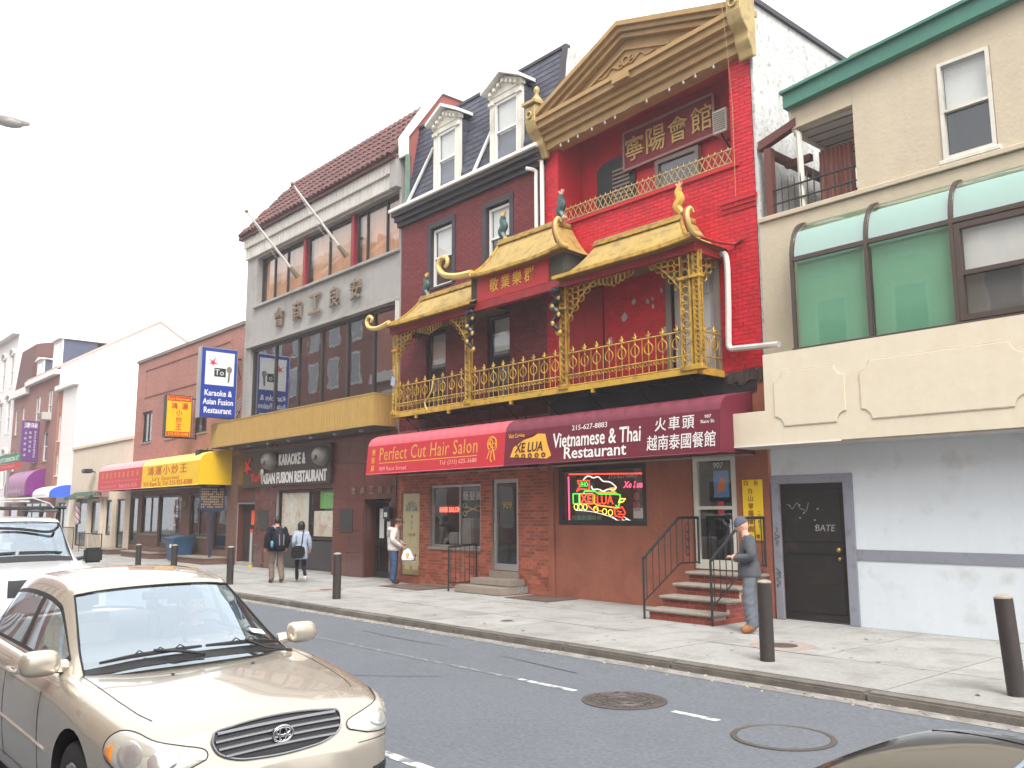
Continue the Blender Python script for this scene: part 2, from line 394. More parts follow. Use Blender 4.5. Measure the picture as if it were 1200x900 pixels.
# tar seams in the asphalt
mat('tar', (.035, .035, .038), .6, var=.2)
sm_ = MB()
for path in ([(-14, 7.9), (-11.5, 7.72), (-9.6, 7.8), (-7.5, 7.62)], [(-10.2, 5.0), (-9.2, 5.6), (-8.4, 6.3)]):
    P = [Vector((x+random.uniform(-.04, .04), y+random.uniform(-.04, .04), .005)) for x, y in path]; P = crom(P, 6)
    sm_.grid([[p+Vector((0, -.008, 0)) for p in P], [p+Vector((0, .008, 0)) for p in P]])
obj('tar_seam', sm_, 'tar', road)
def manhole(name, label, x, y, r, z, m_rim, m_in, patterned):
    t = thing(name, label, 'manhole cover', (x, y, z), 'manhole covers in the road')
    ri = MB(); ri.lathe([(r, 0), (r, .006), (r-.012, .009), (r-.045, .009), (r-.05, .003)], (x, y, z), 36); obj('rim', ri, m_rim, t, smooth=False)
    d = MB(); d.lathe([(r-.052, .001), (r-.052, .005)], (x, y, z), 36); c = obj('lid', d, m_in, t)
    if patterned:
        for rr in (r*.32, r*.6):
            k = MB(); k.ring((x, y, z+.008), rr, rr, .012, 'z', 32, 5); obj('raised_ring', k, m_rim, c)
        k = MB()
        for i in range(11):
            for j in range(11):
                a, b = (i-5)*r*.17, (j-5)*r*.17
                if r*.36 < hypot(a, b) < r*.86 and abs(hypot(a, b)-r*.6) > .03: k.box(x+a-.02, x+a+.02, y+b-.02, y+b+.02, z+.005, z+.011)
        for i in range(6): k.box(x-.1+i*.036, x-.085+i*.036, y-.05, y+.05, z+.005, z+.011)
        stuff(obj('raised_studs', k, m_rim, c))
    return t
manhole('manhole_cover', 'round iron manhole cover with raised studs in the road, nearer the stoop', -6.15, 6.9, .43, .003, 'cast_iron', 'cast_iron', True)
manhole('manhole_cover', 'plain round manhole lid filled with asphalt in the road, nearest the camera', -4.28, 6.78, .43, .003, 'cast_iron', 'asphalt', False)
sw = struct(obj('sidewalk', MB().box(-90, 30, 8.62, 13.4, -.3, SW-.02), 'joint'))
random.seed(3)
rows = [(8.625, 10.05), (10.065, 11.5), (11.515, 13.0)]
x = -68.0
while x < 5:
    wd = random.choice((1.5, 1.55, 1.6)); 
    for a, b in rows:
        dz = random.uniform(-.004, .004)
        obj('slab', MB().box(x+.006, x+wd-.006, a+.004, b-.004, SW-.05, SW+dz, skip='b'), 'concrete_slab', sw)
    x += wd
kb = struct(obj('kerb', MB().box(-90, 30, 8.47, 8.61, -.3, SW-.03), 'joint'))
x = -68.0; km = {}
while x < 5:
    wd = random.choice((1.8, 2.1, 2.4)); dz = random.uniform(-.012, .004); dy = random.uniform(-.008, .008)
    obj('kerb_stone', MB().box(x+.006, x+wd-.006, 8.44+dy, 8.618, -.02, SW+dz), 'kerb_stone', kb, bevel=.022)
    x += wd
struct(obj('near_sidewalk', MB().box(-90, 30, -5.2, -1.35, -.3, SW), 'concrete_slab'))
struct(obj('near_kerb', MB().box(-90, 30, -1.345, -1.2, -.3, SW-.004), 'kerb_stone'))
# pinkish pavement patches with small utility lids
mat('pink_patch', srgb(158, 141, 133), .9, var=.12, scale=3, dirt=srgb(140, 130, 120), dscale=4, dlev=.5)
def lid(x, y, r, label, patch):
    t = thing('utility_cover', label, 'utility cover', (x, y, SW), 'utility covers in the pavement')
    p = MB(); p.lathe([(patch, 0), (patch, .006)], (x, y, SW), 28); obj('patch', p, 'pink_patch', t)
    p = MB(); p.lathe([(r, .006), (r, .011), (r-.03, .012)], (x, y, SW), 24); c = obj('lid', p, 'cast_iron', t)
lid(-6.55, 10.45, .2, 'small round utility lid in a pink patch of pavement beside the grey bollard', .42)
lid(-18.2, 10.3, .14, 'small round utility lid in a pink pavement patch left of the slim bollard', .4)
lid(-11.0, 9.55, .09, 'tiny round valve lid in the pavement near the kerb', .12)
# sheet-metal hatches in the pavement by the shop fronts
for x0, x1, y0, y1, lb in ((-18.3, -16.6, 11.75, 12.85, 'rusty steel cellar hatch in the pavement below the salon window'), (-14.0, -12.7, 12.05, 12.95, 'rusty steel cellar hatch in the pavement below the neon window')):
    t = thing('cellar_hatch', lb, 'hatch', ((x0+x1)/2, y0, SW), 'steel cellar hatches')
    mat('rust_plate', srgb(110, 95, 86), .7, .3, var=.2, scale=4, dirt=srgb(90, 62, 48), dscale=3, dlev=.5)
    obj('frame', MB().box(x0, x1, y0, y1, SW-.01, SW+.009), 'cast_iron', t)
    xm = (x0+x1)/2
    for a, b in ((x0+.04, xm-.006), (xm+.006, x1-.04)): obj('leaf', MB().box(a, b, y0+.04, y1-.04, SW, SW+.018), 'rust_plate', t)

# grit along the gutter and old gum on the slabs
random.seed(5); k = MB()
for i in range(420):
    x = random.uniform(-22, 2); y = 8.42-abs(random.gauss(0, .12)); q = random.uniform(.006, .02); z = max(0, (y-7.7)/.8*.05)+.004
    k.box(x, x+q*1.5, y, y+q, z-.004, z+q*.5, skip='b')
mat('grit', srgb(170, 164, 152), .95, rnd=.5); lt = obj('gutter_litter', k, 'grit'); stuff(lt); lt['label'] = 'pale grit and litter lying along the kerb'; lt['category'] = 'litter'
k = MB()
for i in range(150):
    x = random.uniform(-24, 1); y = random.uniform(8.75, 12.9); q = random.uniform(.012, .035)
    k.add([(x+q*cos(a), y+q*sin(a), SW+.0065) for a in [2*pi*j/7 for j in range(7)]], [tuple(range(7))])
mat('gum', srgb(92, 86, 80), .9, rnd=.3); stuff(obj('gum_spots', k, 'gum', sw))

# ================================================================== GREY CONCRETE BUILDING
mat('concrete_wall', srgb(154, 151, 147), .85, var=.1, scale=1.2, streak=.14, bump=.2, bscale=25, speck=.1, dirt=srgb(120, 113, 104), dscale=1.2, dlev=.56, damt=.45)
mat('white_panel', srgb(196, 192, 184), .6, var=.08, streak=.18)
mat('roof_tile', srgb(92, 58, 54), .6, var=.2, scale=5, rnd=.22, spec=.3)
mat('granite', srgb(92, 53, 46), .18, var=.18, scale=14, rnd=.1, spec=.5, coat=.3)
mat('canopy_gold', srgb(184, 152, 88), .45, .2, var=.08, scale=3, streak=.1)
mat('brown_sheet', srgb(196, 148, 112), .9, var=.15, streak=.3)
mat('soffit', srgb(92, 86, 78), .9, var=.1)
mat('post_red', srgb(140, 34, 46), .5, var=.1)
X0, X1 = -29.15, -19.36
g = thing('merchants_building', 'grey concrete building with dark tiled roof, ribbon windows and gold canopy', 'building', (-24.2, F, SW))
H = [(-28.35, -19.47, 9.06, 10.78, .3), (-28.62, -19.5, 5.0, 7.58, .3), (-29.1, -27.75, SW, 2.2, .26), (-26.25, -22.62, SW+.06, 2.62, .16), (-20.95, -19.62, SW, 2.26, .45)]
wm = wall(MB(), X0, X1, SW, 11.7, F, H); shell(wm, X0, X1, SW, 11.7, F, 24); obj('wall', wm, 'concrete_wall', g)
# granite cladding panels over the ground floor
gp = []
for z0_, z1_, a, b, e in ((SW, 2.26, -20.95, -19.62, .45), (SW, 2.2, -29.1, -27.75, .26)):
    wg = MB()
    for xx, s_ in ((a, 1), (b, -1)): wg.quad((xx+.003*s_, F, z0_), (xx+.003*s_, F+e, z0_), (xx+.003*s_, F+e, z1_), (xx+.003*s_, F, z1_))
    wg.quad((a, F, z1_-.003), (b, F, z1_-.003), (b, F+e, z1_-.003), (a, F+e, z1_-.003)); obj('granite_reveal', wg, 'granite', g)
zb = [SW, .8, 1.45, 2.26, 2.62, 3.3, 4.1]
xb = [-29.15, -28.4, -27.75, -27.0, -26.25, -25.0, -23.8, -22.62, -21.8, -20.95, -20.3, -19.62, -19.37]
for a, b in zip(xb, xb[1:]):
    for c, d in zip(zb, zb[1:]):
        mx, mz = (a+b)/2, (c+d)/2
        if any(h[0] < mx < h[1] and h[2] < mz < h[3] for h in H): continue
        obj('granite_panel', MB().box(a+.004, b-.004, F-.03, F-.002, c+.004, d-.004, skip='k'), 'granite', g)
# upper ribbon window: three bays between red posts
for a, b, xs in ((-28.33, -25.3, (-27.4, -26.45)), (-25.0, -22.3, (-23.65,)), (-22.0, -19.5, (-21.45, -20.4))):
    wd = window(g, a, b, 9.1, 10.76, F+.2, 'dark_frame', 'glass', .06, .08, xs=xs, room=1.5, lm='interior_warm')
    P = []
    n = 40
    row = [Vector((a+.05+(b-a-.1)*i/n, F+.36+.03*sin(i*1.9)+.012*sin(i*5), 0)) for i in range(n+1)]
    obj('curtain', MB().grid([[v+Vector((0, 0, 9.1)) for v in row], [v+Vector((0, 0, 10.74)) for v in row]]), 'brown_sheet', wd, smooth=True)  # rippled brown sheet behind the panes, gives the windows their brown tone
for xx in (-25.15, -22.15): obj('red_post', MB().box(xx-.09, xx+.09, F+.13, F+.26, 9.064, 10.776), 'post_red', g, bevel=.02)
obj('upper_sill', MB().box(-28.45, -19.4, F-.1, F+.2, 8.97, 9.055), 'concrete_wall', g, bevel=.01)
obj('lower_lintel', MB().box(-28.9, -19.4, F-.09, F-.002, 7.59, 7.68), 'concrete_wall', g, bevel=.01)
obj('lower_jamb', MB().box(-19.47, -19.40, F-.09, F-.002, 5.0, 7.585), 'white_panel', g)
window(g, -28.6, -19.52, 5.02, 7.56, F+.1, 'dark_frame', 'glass_dark', .09, .1, xs=(-26.92, -25.3, -23.8, -22.27, -20.83), room=2.0, lm='interior_warm')
# ribbed metal fascia in two tiers
for z0, z1, yf, nm in ((10.86, 11.26, F-.1, 'fascia'), (11.265, 11.66, F-.18, 'fascia')):
    b = MB(); b.box(X0+.02, X1-.02, yf, F-.003, z0, z1); fo = obj(nm, b, 'white_panel', g)
    r = MB(); x = X0+.08
    while x < X1-.1: r.box(x, x+.05, yf-.018, yf+.001, z0+.02, z1-.02); x += .2
    stuff(obj('rib', r, 'white_panel', fo))
obj('end_pier', MB().box(X1-.32, X1-.005, F-.2, F-.004, 10.8, 11.72), 'concrete_wall', g)
# tiled skirt roof, hipped at the left
ye, ze, yr, zr = 12.72, 11.7, 13.78, 13.38
xl, xlr = -29.35, -27.0
rb = MB(); rb.add([(xl, ye, ze), (X1, ye, ze), (X1, yr, zr), (xlr, yr, zr), (xl, 16, ze), (X1, 16, zr), (xlr, 16, zr)], [(0, 1, 2, 3), (0, 3, 6, 4), (3, 2, 5, 6)])
rb.box(xl, X1, ye-.01, F+.1, ze-.1, ze-.002)
roof = obj('roof', rb, 'roof_tile', g)
sl = Vector((0, yr-ye, zr-ze)); SLn = sl.length; sl.normalize(); nr = Vector((0, -sl.z, sl.y))
def tile_mesh(wd, ln, m):
    k = MB(); rows_ = []
    for t_, lift in ((0, .035), (ln, .0)):
        rows_.append([Vector((wd/2*cos(a), 0, 0))+sl*t_+nr*(wd*.42*sin(a)+lift) for a in [pi*i/6 for i in range(7)]])
    k.grid(rows_); k.add(rows_[0], [tuple(range(7))])
    return mesh('tile', k, m)
tm = tile_mesh(.255, .36, 'roof_tile'); nc = 38; nrw = 6
for c in range(nc):
    xx = xl+.1+(X1-xl-.15)*(c+.5)/nc
    for r in range(nrw):
        s0 = SLn*r/nrw-.02
        if xx < xl+(xlr-xl)*(s0+.2)/SLn: continue
        p = Vector((xx, ye, ze+.005))+sl*s0
        obj('tile', tm, None, roof, loc=p)
obj('hip_flashing', MB().tube([(xl, ye, ze+.03), (xlr, yr, zr+.05)], .06, 6), 'white_panel', roof)
obj('ridge_cap', MB().tube([(xlr, yr, zr+.03), (X1, yr, zr+.03)], .06, 6), 'roof_tile', roof)
# gold ribbed canopy
cx0, cx1, cy, cz0, cz1 = -30.0, -19.42, 12.27, 4.17, 5.0
c = MB(); c.box(cx0, cx1, cy, F-.005, cz0+.02, cz1-.02); can = obj('canopy', c, 'canopy_gold', g)
rb = MB(); x = cx0+.015
prof = []
while x < cx1: rb.box(x, x+.045, cy-.014, cy+.001, cz0+.025, cz1-.025); x += .09
y = cy+.03
while y < F-.03: rb.box(cx1-.001, cx1+.014, y, y+.045, cz0+.025, cz1-.025); y += .09
stuff(obj('rib', rb, 'canopy_gold', can))
obj('trim', MB().box(cx0-.01, cx1+.02, cy-.022, F-.006, cz0-.02, cz0+.018), 'canopy_gold', can); obj('trim', MB().box(cx0-.01, cx1+.02, cy-.022, F-.006, cz1-.018, cz1+.012), 'canopy_gold', can)
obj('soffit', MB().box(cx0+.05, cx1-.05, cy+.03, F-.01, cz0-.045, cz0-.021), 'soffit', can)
for i in range(7):
    k = MB(); k.lathe([(.07, 0), (.07, -.03), (.05, -.05)], (cx0+1+i*1.4, 12.62, cz0-.046), 10); obj('downlight', k, 'alu', can)
# raised characters on the concrete
mat('old_bronze', srgb(128, 112, 96), .7, .2, var=.15)
for ch, x in zip('會商工良安', (-26.35, -25.1, -23.95, -22.75, -21.55)): text(ch, g, 'old_bronze', (x, F-.06, 8.33), h=.62, ext=.06, bold=.012)
for ch, x in zip('會商工良安', (-21.45, -20.98, -20.53, -20.08, -19.66)): text(ch, g, 'old_bronze', (x, F-.05, 2.5), h=.2, ext=.02, bold=.01)
# ground-floor restaurant window, panels under it, doors
wd = window(g, -26.2, -22.66, 1.1, 2.6, F+.06, 'dark_frame', 'glass', .06, .06, room=1.6, lm='interior_warm', xs=(-24.2,))
mat('poster_reflection', srgb(222, 216, 198), .7, var=.25, scale=3, dirt=srgb(150, 80, 60), dscale=3, dlev=.56); mat('green_poster', srgb(96, 168, 62), .7, var=.2, scale=5)
for a, b, z0, z1, m in ((-26.1, -24.3, 1.2, 2.52, 'poster_reflection'), (-23.65, -22.75, 2.02, 2.55, 'green_poster'), (-24.0, -22.8, 1.2, 1.95, 'poster_reflection')): obj('poster', MB().box(a, b, F+.125, F+.13, z0, z1), m, wd)  # posters enlarged and paled to carry the window's reflections as colour
mat('slate_panel', srgb(52, 50, 50), .4, var=.1)
for a, b in ((-26.2, -24.45), (-24.41, -22.66)): obj('dado_panel', MB().box(a, b, F+.04, F+.1, SW+.07, 1.06), 'slate_panel', g, bevel=.01)
d = obj('door', MB().box(-29.05, -27.8, F+.2, F+.25, SW, 2.18), 'dark_frame', g)
mat('orange_notice', srgb(236, 92, 40), .6, var=.05); mat('paper', (.7, .7, .67), .8, var=.05)
obj('notice', MB().box(-28.45, -27.98, F+.186, F+.196, 1.5, 1.98), 'orange_notice', d)
d = obj('door', MB().box(-20.93, -20.87, F+.36, F+.42, SW, 2.24).box(-19.7, -19.64, F+.36, F+.42, SW, 2.24).box(-20.87, -19.7, F+.36, F+.42, 2.16, 2.24).box(-20.87, -19.7, F+.36, F+.42, SW, .3).box(-20.87, -19.7, F+.365, F+.415, 1.0, 1.06), 'black_metal', g)
obj('pane', MB().quad((-20.87, F+.39, .3), (-19.7, F+.39, .3), (-19.7, F+.39, 2.16), (-20.87, F+.39, 2.16)), 'glass_dark', d)
obj('room', MB().box(-20.93, -19.64, F+.5, F+1.6, SW, 2.24, skip='f'), 'interior', d)
for a, b, z0, z1 in ((-20.72, -20.5, 1.2, 2.0), (-20.35, -20.15, 1.25, 1.65), (-20.25, -20.08, 1.0, 1.2)): obj('notice', MB().box(a, b, F+.345, F+.355, z0, z1), 'paper', d)
for a, b in ((-28.3 +.85, -26.75), (-22.2, -21.5)):
    obj('plaque', MB().box(a, b, F-.05, F-.032, 1.35, 2.0), 'slate_panel', g, bevel=.006)
mb_ = obj('letter_box', MB().box(-19.78, -19.5, F-.16, F-.034, 1.72, 2.04), 'black_metal', g, bevel=.01); obj('label', MB().box(-19.72, -19.58, F-.166, F-.161, 1.78, 1.9), 'paper', mb_)
mb_ = obj('letter_box', MB().box(-19.62, -19.44, F-.12, F-.034, 1.0, 1.35), 'alu', g, bevel=.01); obj('label', MB().box(-19.6, -19.46, F-.126, F-.121, 1.1, 1.25), 'paper', mb_)
obj('doorstep', MB().box(-29.1, -27.76, F-.02, F+.2, SW, SW+.12), 'concrete_slab', g)
# flagpoles
mat('pole_white', srgb(205, 202, 196), .5, var=.08)
for i, (xx, lb) in enumerate(((-25.24, 'white flagpole slanting out from the left red post of the grey building'), (-22.2, 'white flagpole slanting out from the right red post of the grey building'))):
    t = thing('flagpole', lb, 'flagpole', (xx, F-.02, 9.45), 'slanting flagpoles')
    b0 = Vector((xx, F-.03, 9.46)); b1 = Vector((xx, 11.18, 11.22)); dd = (b1-b0).normalized()
    obj('pole', MB().tube([b0+dd*.25, b1], [.045, .028], 8), 'pole_white', t, smooth='a'); obj('bracket', MB().tube([b0, b0+dd*.4], [.09, .06], 8), 'old_bronze', t)
    k = MB(); k.sph(b1+dd*.06, .06, 8, 6); obj('finial', k, 'old_bronze', t, smooth=True)
    k = MB(); k.tube(crom([b1-dd*.05+Vector((.03, 0, -.03)), (b0+b1)/2+Vector((.12, 0, -.35)), b0+dd*.5+Vector((.05, 0, -.08))], 8), .006, 4); obj('rope', k, 'pole_white', t)
# brick party wall with white coping between the two roofs
mat('party_brick', srgb(150, 84, 76), .85, var=.12, scale=3, bump=.3, bscale=25); mat('copper_green', srgb(104, 132, 116), .7, var=.25, scale=6)
t = thing('party_wall', 'pink brick party wall with white coping between grey building and mansard', 'wall', (-19.2, F, 9.5))
pw = [(12.95, 11.62), (13.08, 11.62), (13.08, 10.0), (16, 10.0), (16, 13.75), (14.1, 13.75), (12.95, 12.15)]
obj('wall', MB().prism(pw, 'x', -19.34, -19.02), 'party_brick', t)
obj('coping', MB().prism([(12.88, 11.6), (12.94, 11.6), (12.94, 12.13), (14.08, 13.76), (16, 13.76), (16, 13.9), (14.0, 13.9), (12.88, 12.2)], 'x', -19.4, -18.96), 'white_paint', t)
cg = MB()
for i in range(9): cg.box(-19.15, -19.0+.012*i*0, 12.9+i*.075, 13.03+i*.075, 10.2+i*.17, 10.34+i*.17)
obj('step_flashing', MB().box(-19.01, -18.95, 12.86, 12.98, 10.15, 11.6).add(cg.V, cg.F), 'copper_green', t)
# ================================================================== DARK RED BRICK ROWHOUSE (hair salon below)
mat('slate', srgb(64, 66, 78), .55, var=.15, scale=4, rnd=.25)
mat('cornice_dark', srgb(56, 54, 60), .6, var=.12, streak=.15)
mat('tan_door', srgb(196, 186, 148), .5, var=.06, streak=.1)
mat('stone', srgb(140, 130, 118), .85, var=.15, scale=5, bump=.3)
mat('net_blind', srgb(206, 206, 201), .8, var=.08)
X0, X1 = -19.3, -13.6
m = thing('mansard_rowhouse', 'dark red brick rowhouse with slate mansard, two white dormers and brick salon front', 'building', (-16.4, F, SW))
H = [(-17.98, -17.0, 7.62, 9.25), (-15.72, -14.79, 7.62, 9.2), (-18.12, -17.28, 4.45, 6.5), (-15.66, -14.83, 4.45, 6.5),
     (-15.5, -14.58, .58, 2.66), (-17.92, -15.9, 1.03, 2.58), (-19.17, -18.34, .3, 2.4)]
w_ = MB(); wall(w_, X0, X1, 4.0, 9.8, F, [h for h in H if h[2] > 3], .12); w_.mi = 1; wall(w_, X0, X1, SW, 4.0, F, [h for h in H if h[2] < 3], .12); w_.mi = 0
shell(w_, X0, X1, SW, 9.8, F, 22); obj('wall', w_, ['dark_red_mortar', 'salon_mortar'], m)
bricks(m, [(X0, X1, SW, 4.0)], H, F, 'salon_brick', 230)
bricks(m, [(X0, X1, 4.0, 9.75)], H, F, 'dark_red_brick', 70)
for a, b, z0, z1 in H[:2]: window(m, a+.06, b-.06, z0+.02, z1-.06, F+.06, 'white_paint', 'glass', .06, .06, zs=((z0+z1)/2-.02,), sill=.1, sm='cornice_dark', blind=.5, bm='net_blind', room=.5)
for a, b, z0, z1 in H[:2]:
    k = MB().box(a-.1, a+.03, F-.035, F+.05, z0, z1).box(b-.03, b+.1, F-.035, F+.05, z0, z1).box(a-.1, b+.1, F-.035, F+.05, z1-.02, z1+.12); obj('casing', k, 'cornice_dark', m)
for a, b, z0, z1 in H[2:4]: window(m, a+.04, b-.04, z0, z1-.04, F+.06, 'cornice_dark', 'glass', .06, .06, zs=(5.5,), room=.5, blind=.4, bm='net_blind')
# cornice and gutter
k = MB()
for z0, z1, y in ((9.62, 9.74, F-.1), (9.74, 9.86, F-.2), (9.86, 9.97, F-.3)): k.box(X0-.12, X1+.04, y, F+.1, z0, z1)
obj('cornice', k, 'cornice_dark', m)
obj('gutter', MB().box(X0-.16, X1+.06, F-.38, F-.05, 9.975, 10.07), 'white_paint', m, bevel=.015)
# mansard
yE, zE, yT, zT = 12.93, 10.06, 13.34, 12.46
XR = -13.22
rf = MB(); rf.add([(X0+.2, yE, zE), (XR, yE, zE), (XR, yT, zT), (X0+.2, yT, zT), (X0+.2, 22, zT), (XR, 22, zT), (X0+.2, 22, zE), (XR, 22, zE)], [(0, 1, 2, 3), (3, 2, 5, 4), (1, 7, 5, 2), (0, 3, 4, 6)])
mans = obj('mansard', rf, 'slate', m)
DM = [(-17.76, -16.67), (-15.45, -14.31)]
sv = Vector((0, yT-yE, zT-zE)); sn = sv.length; sv.normalize(); nv = Vector((0, -sv.z, sv.y))
L = []; rowh = .15; nr_ = int(sn/rowh)
for r in range(nr_):
    x = X0+.22+(.17 if r % 2 else 0)-.34
    while x < XR:
        a, b = max(x+.004, X0+.2), min(x+.34-.004, XR); x += .34
        if b-a < .06: continue
        zc = zE+sv.z*(r+.5)*rowh
        if zc < 11.9 and any(d0-.02 < (a+b)/2 < d1+.02 for d0, d1 in DM): continue
        L.append((a, b, r))
L.sort(key=lambda q: -q[0]); cache = {}; st = MB()
def slate_pts(mb, wd):
    p = []
    for t_, lift in ((0, .016), (rowh*1.1, .004)):
        p += [Vector((-wd/2, 0, 0))+sv*t_+nv*lift, Vector((wd/2, 0, 0))+sv*t_+nv*lift]
    q = [Vector((-wd/2, 0, 0)), Vector((wd/2, 0, 0))]
    mb.add(p+q, [(0, 1, 3, 2), (4, 5, 1, 0), (0, 2, 4), (1, 5, 3)])
for i, (a, b, r) in enumerate(L):
    loc = Vector(((a+b)/2, yE, zE))+sv*(r*rowh); wd = round(b-a, 2)
    if i < 290:
        if wd not in cache: k = MB(); slate_pts(k, wd); cache[wd] = mesh('slate', k, 'slate')
        obj('slate', cache[wd], None, mans, loc=loc)
    else: s0 = len(st.V); slate_pts(st, wd); st.xf(Matrix.Translation(loc), s0)
if st.V: stuff(obj('slate_field', st, 'slate', mans))
obj('ridge_trim', MB().box(X0+.2, XR+.02, yT-.05, yT+.1, zT, zT+.07), 'cornice_dark', mans)
obj('corner_trim', MB().tube([(XR-.02, yE-.03, zE), (XR-.02, yT-.03, zT)], .07, 4), 'cornice_dark', mans)
mat('white_stucco', srgb(190, 191, 187), .9, var=.12, scale=2, streak=.3, bump=.9, bscale=12, dirt=srgb(120, 118, 112), dscale=11, dlev=.6, damt=.6)
obj('gable_stucco', MB().quad((XR+.012, yE+.3, 11.2), (XR+.012, 15.5, 11.2), (XR+.012, 15.5, 12.45), (XR+.012, yT, 12.45)), 'white_stucco', m)
# dormers
for i, (a, b) in enumerate(DM):
    yd = 12.9; z0, z1, za = 10.13, 11.85, 12.2; xm = (a+b)/2
    dk = MB()
    dk.box(a, a+.15, yd, yd+.1, z0, z1); dk.box(b-.15, b, yd, yd+.1, z0, z1); dk.box(a+.15, b-.15, yd, yd+.1, z1-.14, z1)
    do = obj('dormer', dk, 'white_trim', m)
    ck = MB(); ck.quad((b-.01, yd+.05, z0), (b-.01, 13.6, z0), (b-.01, 13.6, z1), (b-.01, yd+.05, z1)); ck.quad((a+.01, yd+.05, z0), (a+.01, 13.6, z0), (a+.01, 13.6, z1), (a+.01, yd+.05, z1)); obj('cheek', ck, 'slate', do)
    for r in range(11):
        obj('slate', MB().box(b-.009, b+.006, yd+.1, 13.03+.165*r*.155+.05, z0+r*.155, z0+r*.155+.147), 'slate', do)
    obj('sill', MB().box(a-.07, b+.07, yd-.09, yd+.09, z0-.1, z0-.002), 'white_trim', do, bevel=.012)
    for x0_, x1_ in ((a-.03, a+.17), (b-.17, b+.03)): obj('capital', MB().box(x0_, x1_, yd-.05, yd+.02, z1-.2, z1-.1), 'white_trim', do, bevel=.012)
    # pedimented head with rounded arch and brackets
    pd = MB(); pd.prism([(a-.05, z1), (b+.05, z1), (b+.05, z1+.12), (xm, za+.06), (a-.05, z1+.12)], 'y', yd-.02, yd+.1); obj('gable', pd, 'white_trim', do)
    for s, e in (((a-.13, z1+.1), (xm, za+.1)), ((xm, za+.1), (b+.13, z1+.1))):
        obj('roof_edge', MB().prism([s, e, (e[0], e[1]+.08), (s[0], s[1]+.08)], 'y', yd-.2, 13.6), 'white_paint', do)
    for j in range(7):
        xx = a+.1+(b-a-.2)*j/6; zz = z1+.02+(1-abs(j-3)/3)*.2
        obj('bracket', MB().box(xx-.04, xx+.04, yd-.12, yd-.02, zz, zz+.09), 'white_trim', do, bevel=.01)
    window(m, a+.16, b-.16, z0+.01, z1-.15, yd+.03, 'white_paint', 'glass', .055, .06, zs=((z0+z1)/2-.05,), blind=.5, bm='net_blind', room=.35)  # pale half blind put in for the whitish reflection on the upper sash
# white pipes down the mansard and the wall
for x0_, z0_, x1_ in ((-18.05, 11.55, -18.95), (-15.52, 11.2, -16.1)):
    f0 = (z0_-zE)/(zT-zE); obj('flashing_pipe', MB().tube([(x0_, yE+(yT-yE)*f0-.07, z0_), (x1_, yE-.06, zE+.05)], .045, 7), 'white_paint', m, smooth='a')
obj('downspout', MB().tube(crom([Vector(p) for p in ((-14.0, F-.25, 9.62), (-13.85, F-.08, 9.55), (-13.84, F-.08, 9.3), (-13.84, F-.08, 7.9))], 6), .045, 8), 'white_paint', m, smooth='a')
obj('downspout', MB().tube([(-13.62, F-.1, 10.1), (-13.62, F-.1, 7.95)], .05, 8), 'white_paint', m, smooth='a')
# salon front
wd = window(m, -17.88, -15.94, 1.06, 2.55, F+.05, 'alu', 'glass', .05, .06, xs=(-16.75,), room=2.2, lm='interior_warm', sill=.1, sm='stone')
mat('led_red', (1, .12, .06), emit=1.6, var=0); mat('led_back', (.08, .012, .01), .6)
ls = obj('lit_sign', MB().box(-17.72, -16.82, F+.16, F+.19, 1.86, 2.06), 'led_back', wd); text('HAIR SALON', ls, 'led_red', (-17.27, F+.155, 1.96), w=.84, h=.13, bold=.02)
mat('white_decal', (.6, .6, .58), .6, var=.05)
text('藝髮廊', wd, 'white_decal', (-16.3, F+.075, 2.28), w=.75, h=.22)
k = MB(); k.ring((-16.6, F+.08, 1.86), .07, .05, .012); k.ring((-16.6, F+.08, 2.05), .07, .05, .012); k.tube([(-16.54, F+.08, 1.89), (-15.98, F+.08, 2.06)], [.018, .006], 5); k.tube([(-16.54, F+.08, 2.02), (-15.98, F+.08, 1.9)], [.018, .006], 5); obj('scissors_decal', k, mat('gold_decal', srgb(190, 170, 110), .6), wd)
mat('shelf_stuff', srgb(190, 186, 178), .8, var=.3, scale=5, rnd=.3)
for a, b, c_, d_ in ((-17.35, -16.85, 1.1, 1.75), (-17.8, -17.5, 1.1, 1.4), (-16.1, -15.95, 1.2, 1.9)): obj('display', MB().box(a, b, F+.5, F+.8, c_, d_), 'shelf_stuff', wd, bevel=.03)
def shopdoor(parent, a, b, z0, z1, y, fm, pm, fw=.09, bars=(), room=1.2, nm='door', lm='interior_warm'):
    k = MB().box(a, a+fw, y, y+.06, z0, z1).box(b-fw, b, y, y+.06, z0, z1).box(a+fw, b-fw, y, y+.06, z1-fw, z1).box(a+fw, b-fw, y, y+.06, z0, z0+fw*1.6)
    for z in bars: k.box(a+fw, b-fw, y+.004, y+.056, z-.03, z+.03)
    d = obj(nm, k, fm, parent); Z = [z0+fw*1.6]+list(bars)+[z1-fw]
    for q, r in zip(Z, Z[1:]): obj('pane', MB().quad((a+fw, y+.03, q), (b-fw, y+.03, q), (b-fw, y+.03, r), (a+fw, y+.03, r)), pm, d)
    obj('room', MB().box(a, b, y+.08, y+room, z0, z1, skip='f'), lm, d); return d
d = shopdoor(m, -15.47, -14.6, .6, 2.64, F+.04, 'alu', 'glass'); text('909', d, 'gold_decal', (-15.03, F+.06, 2.05), h=.16)
obj('handle', MB().tube([(-15.36, F-.02, 1.25), (-15.36, F-.02, 1.65)], .015, 6), 'alu', d); obj('threshold', MB().box(-15.52, -14.56, F-.06, F+.1, SW+.3, .585), 'stone', d)
mat('white_coat', (.6, .6, .6), .9); obj('hanging_cape', MB().prism([(-15.1, 1.1), (-14.75, 1.1), (-14.72, 1.5), (-14.85, 1.85), (-14.98, 1.85), (-15.05, 1.5)], 'y', F+.5, F+.56), 'white_coat', d)
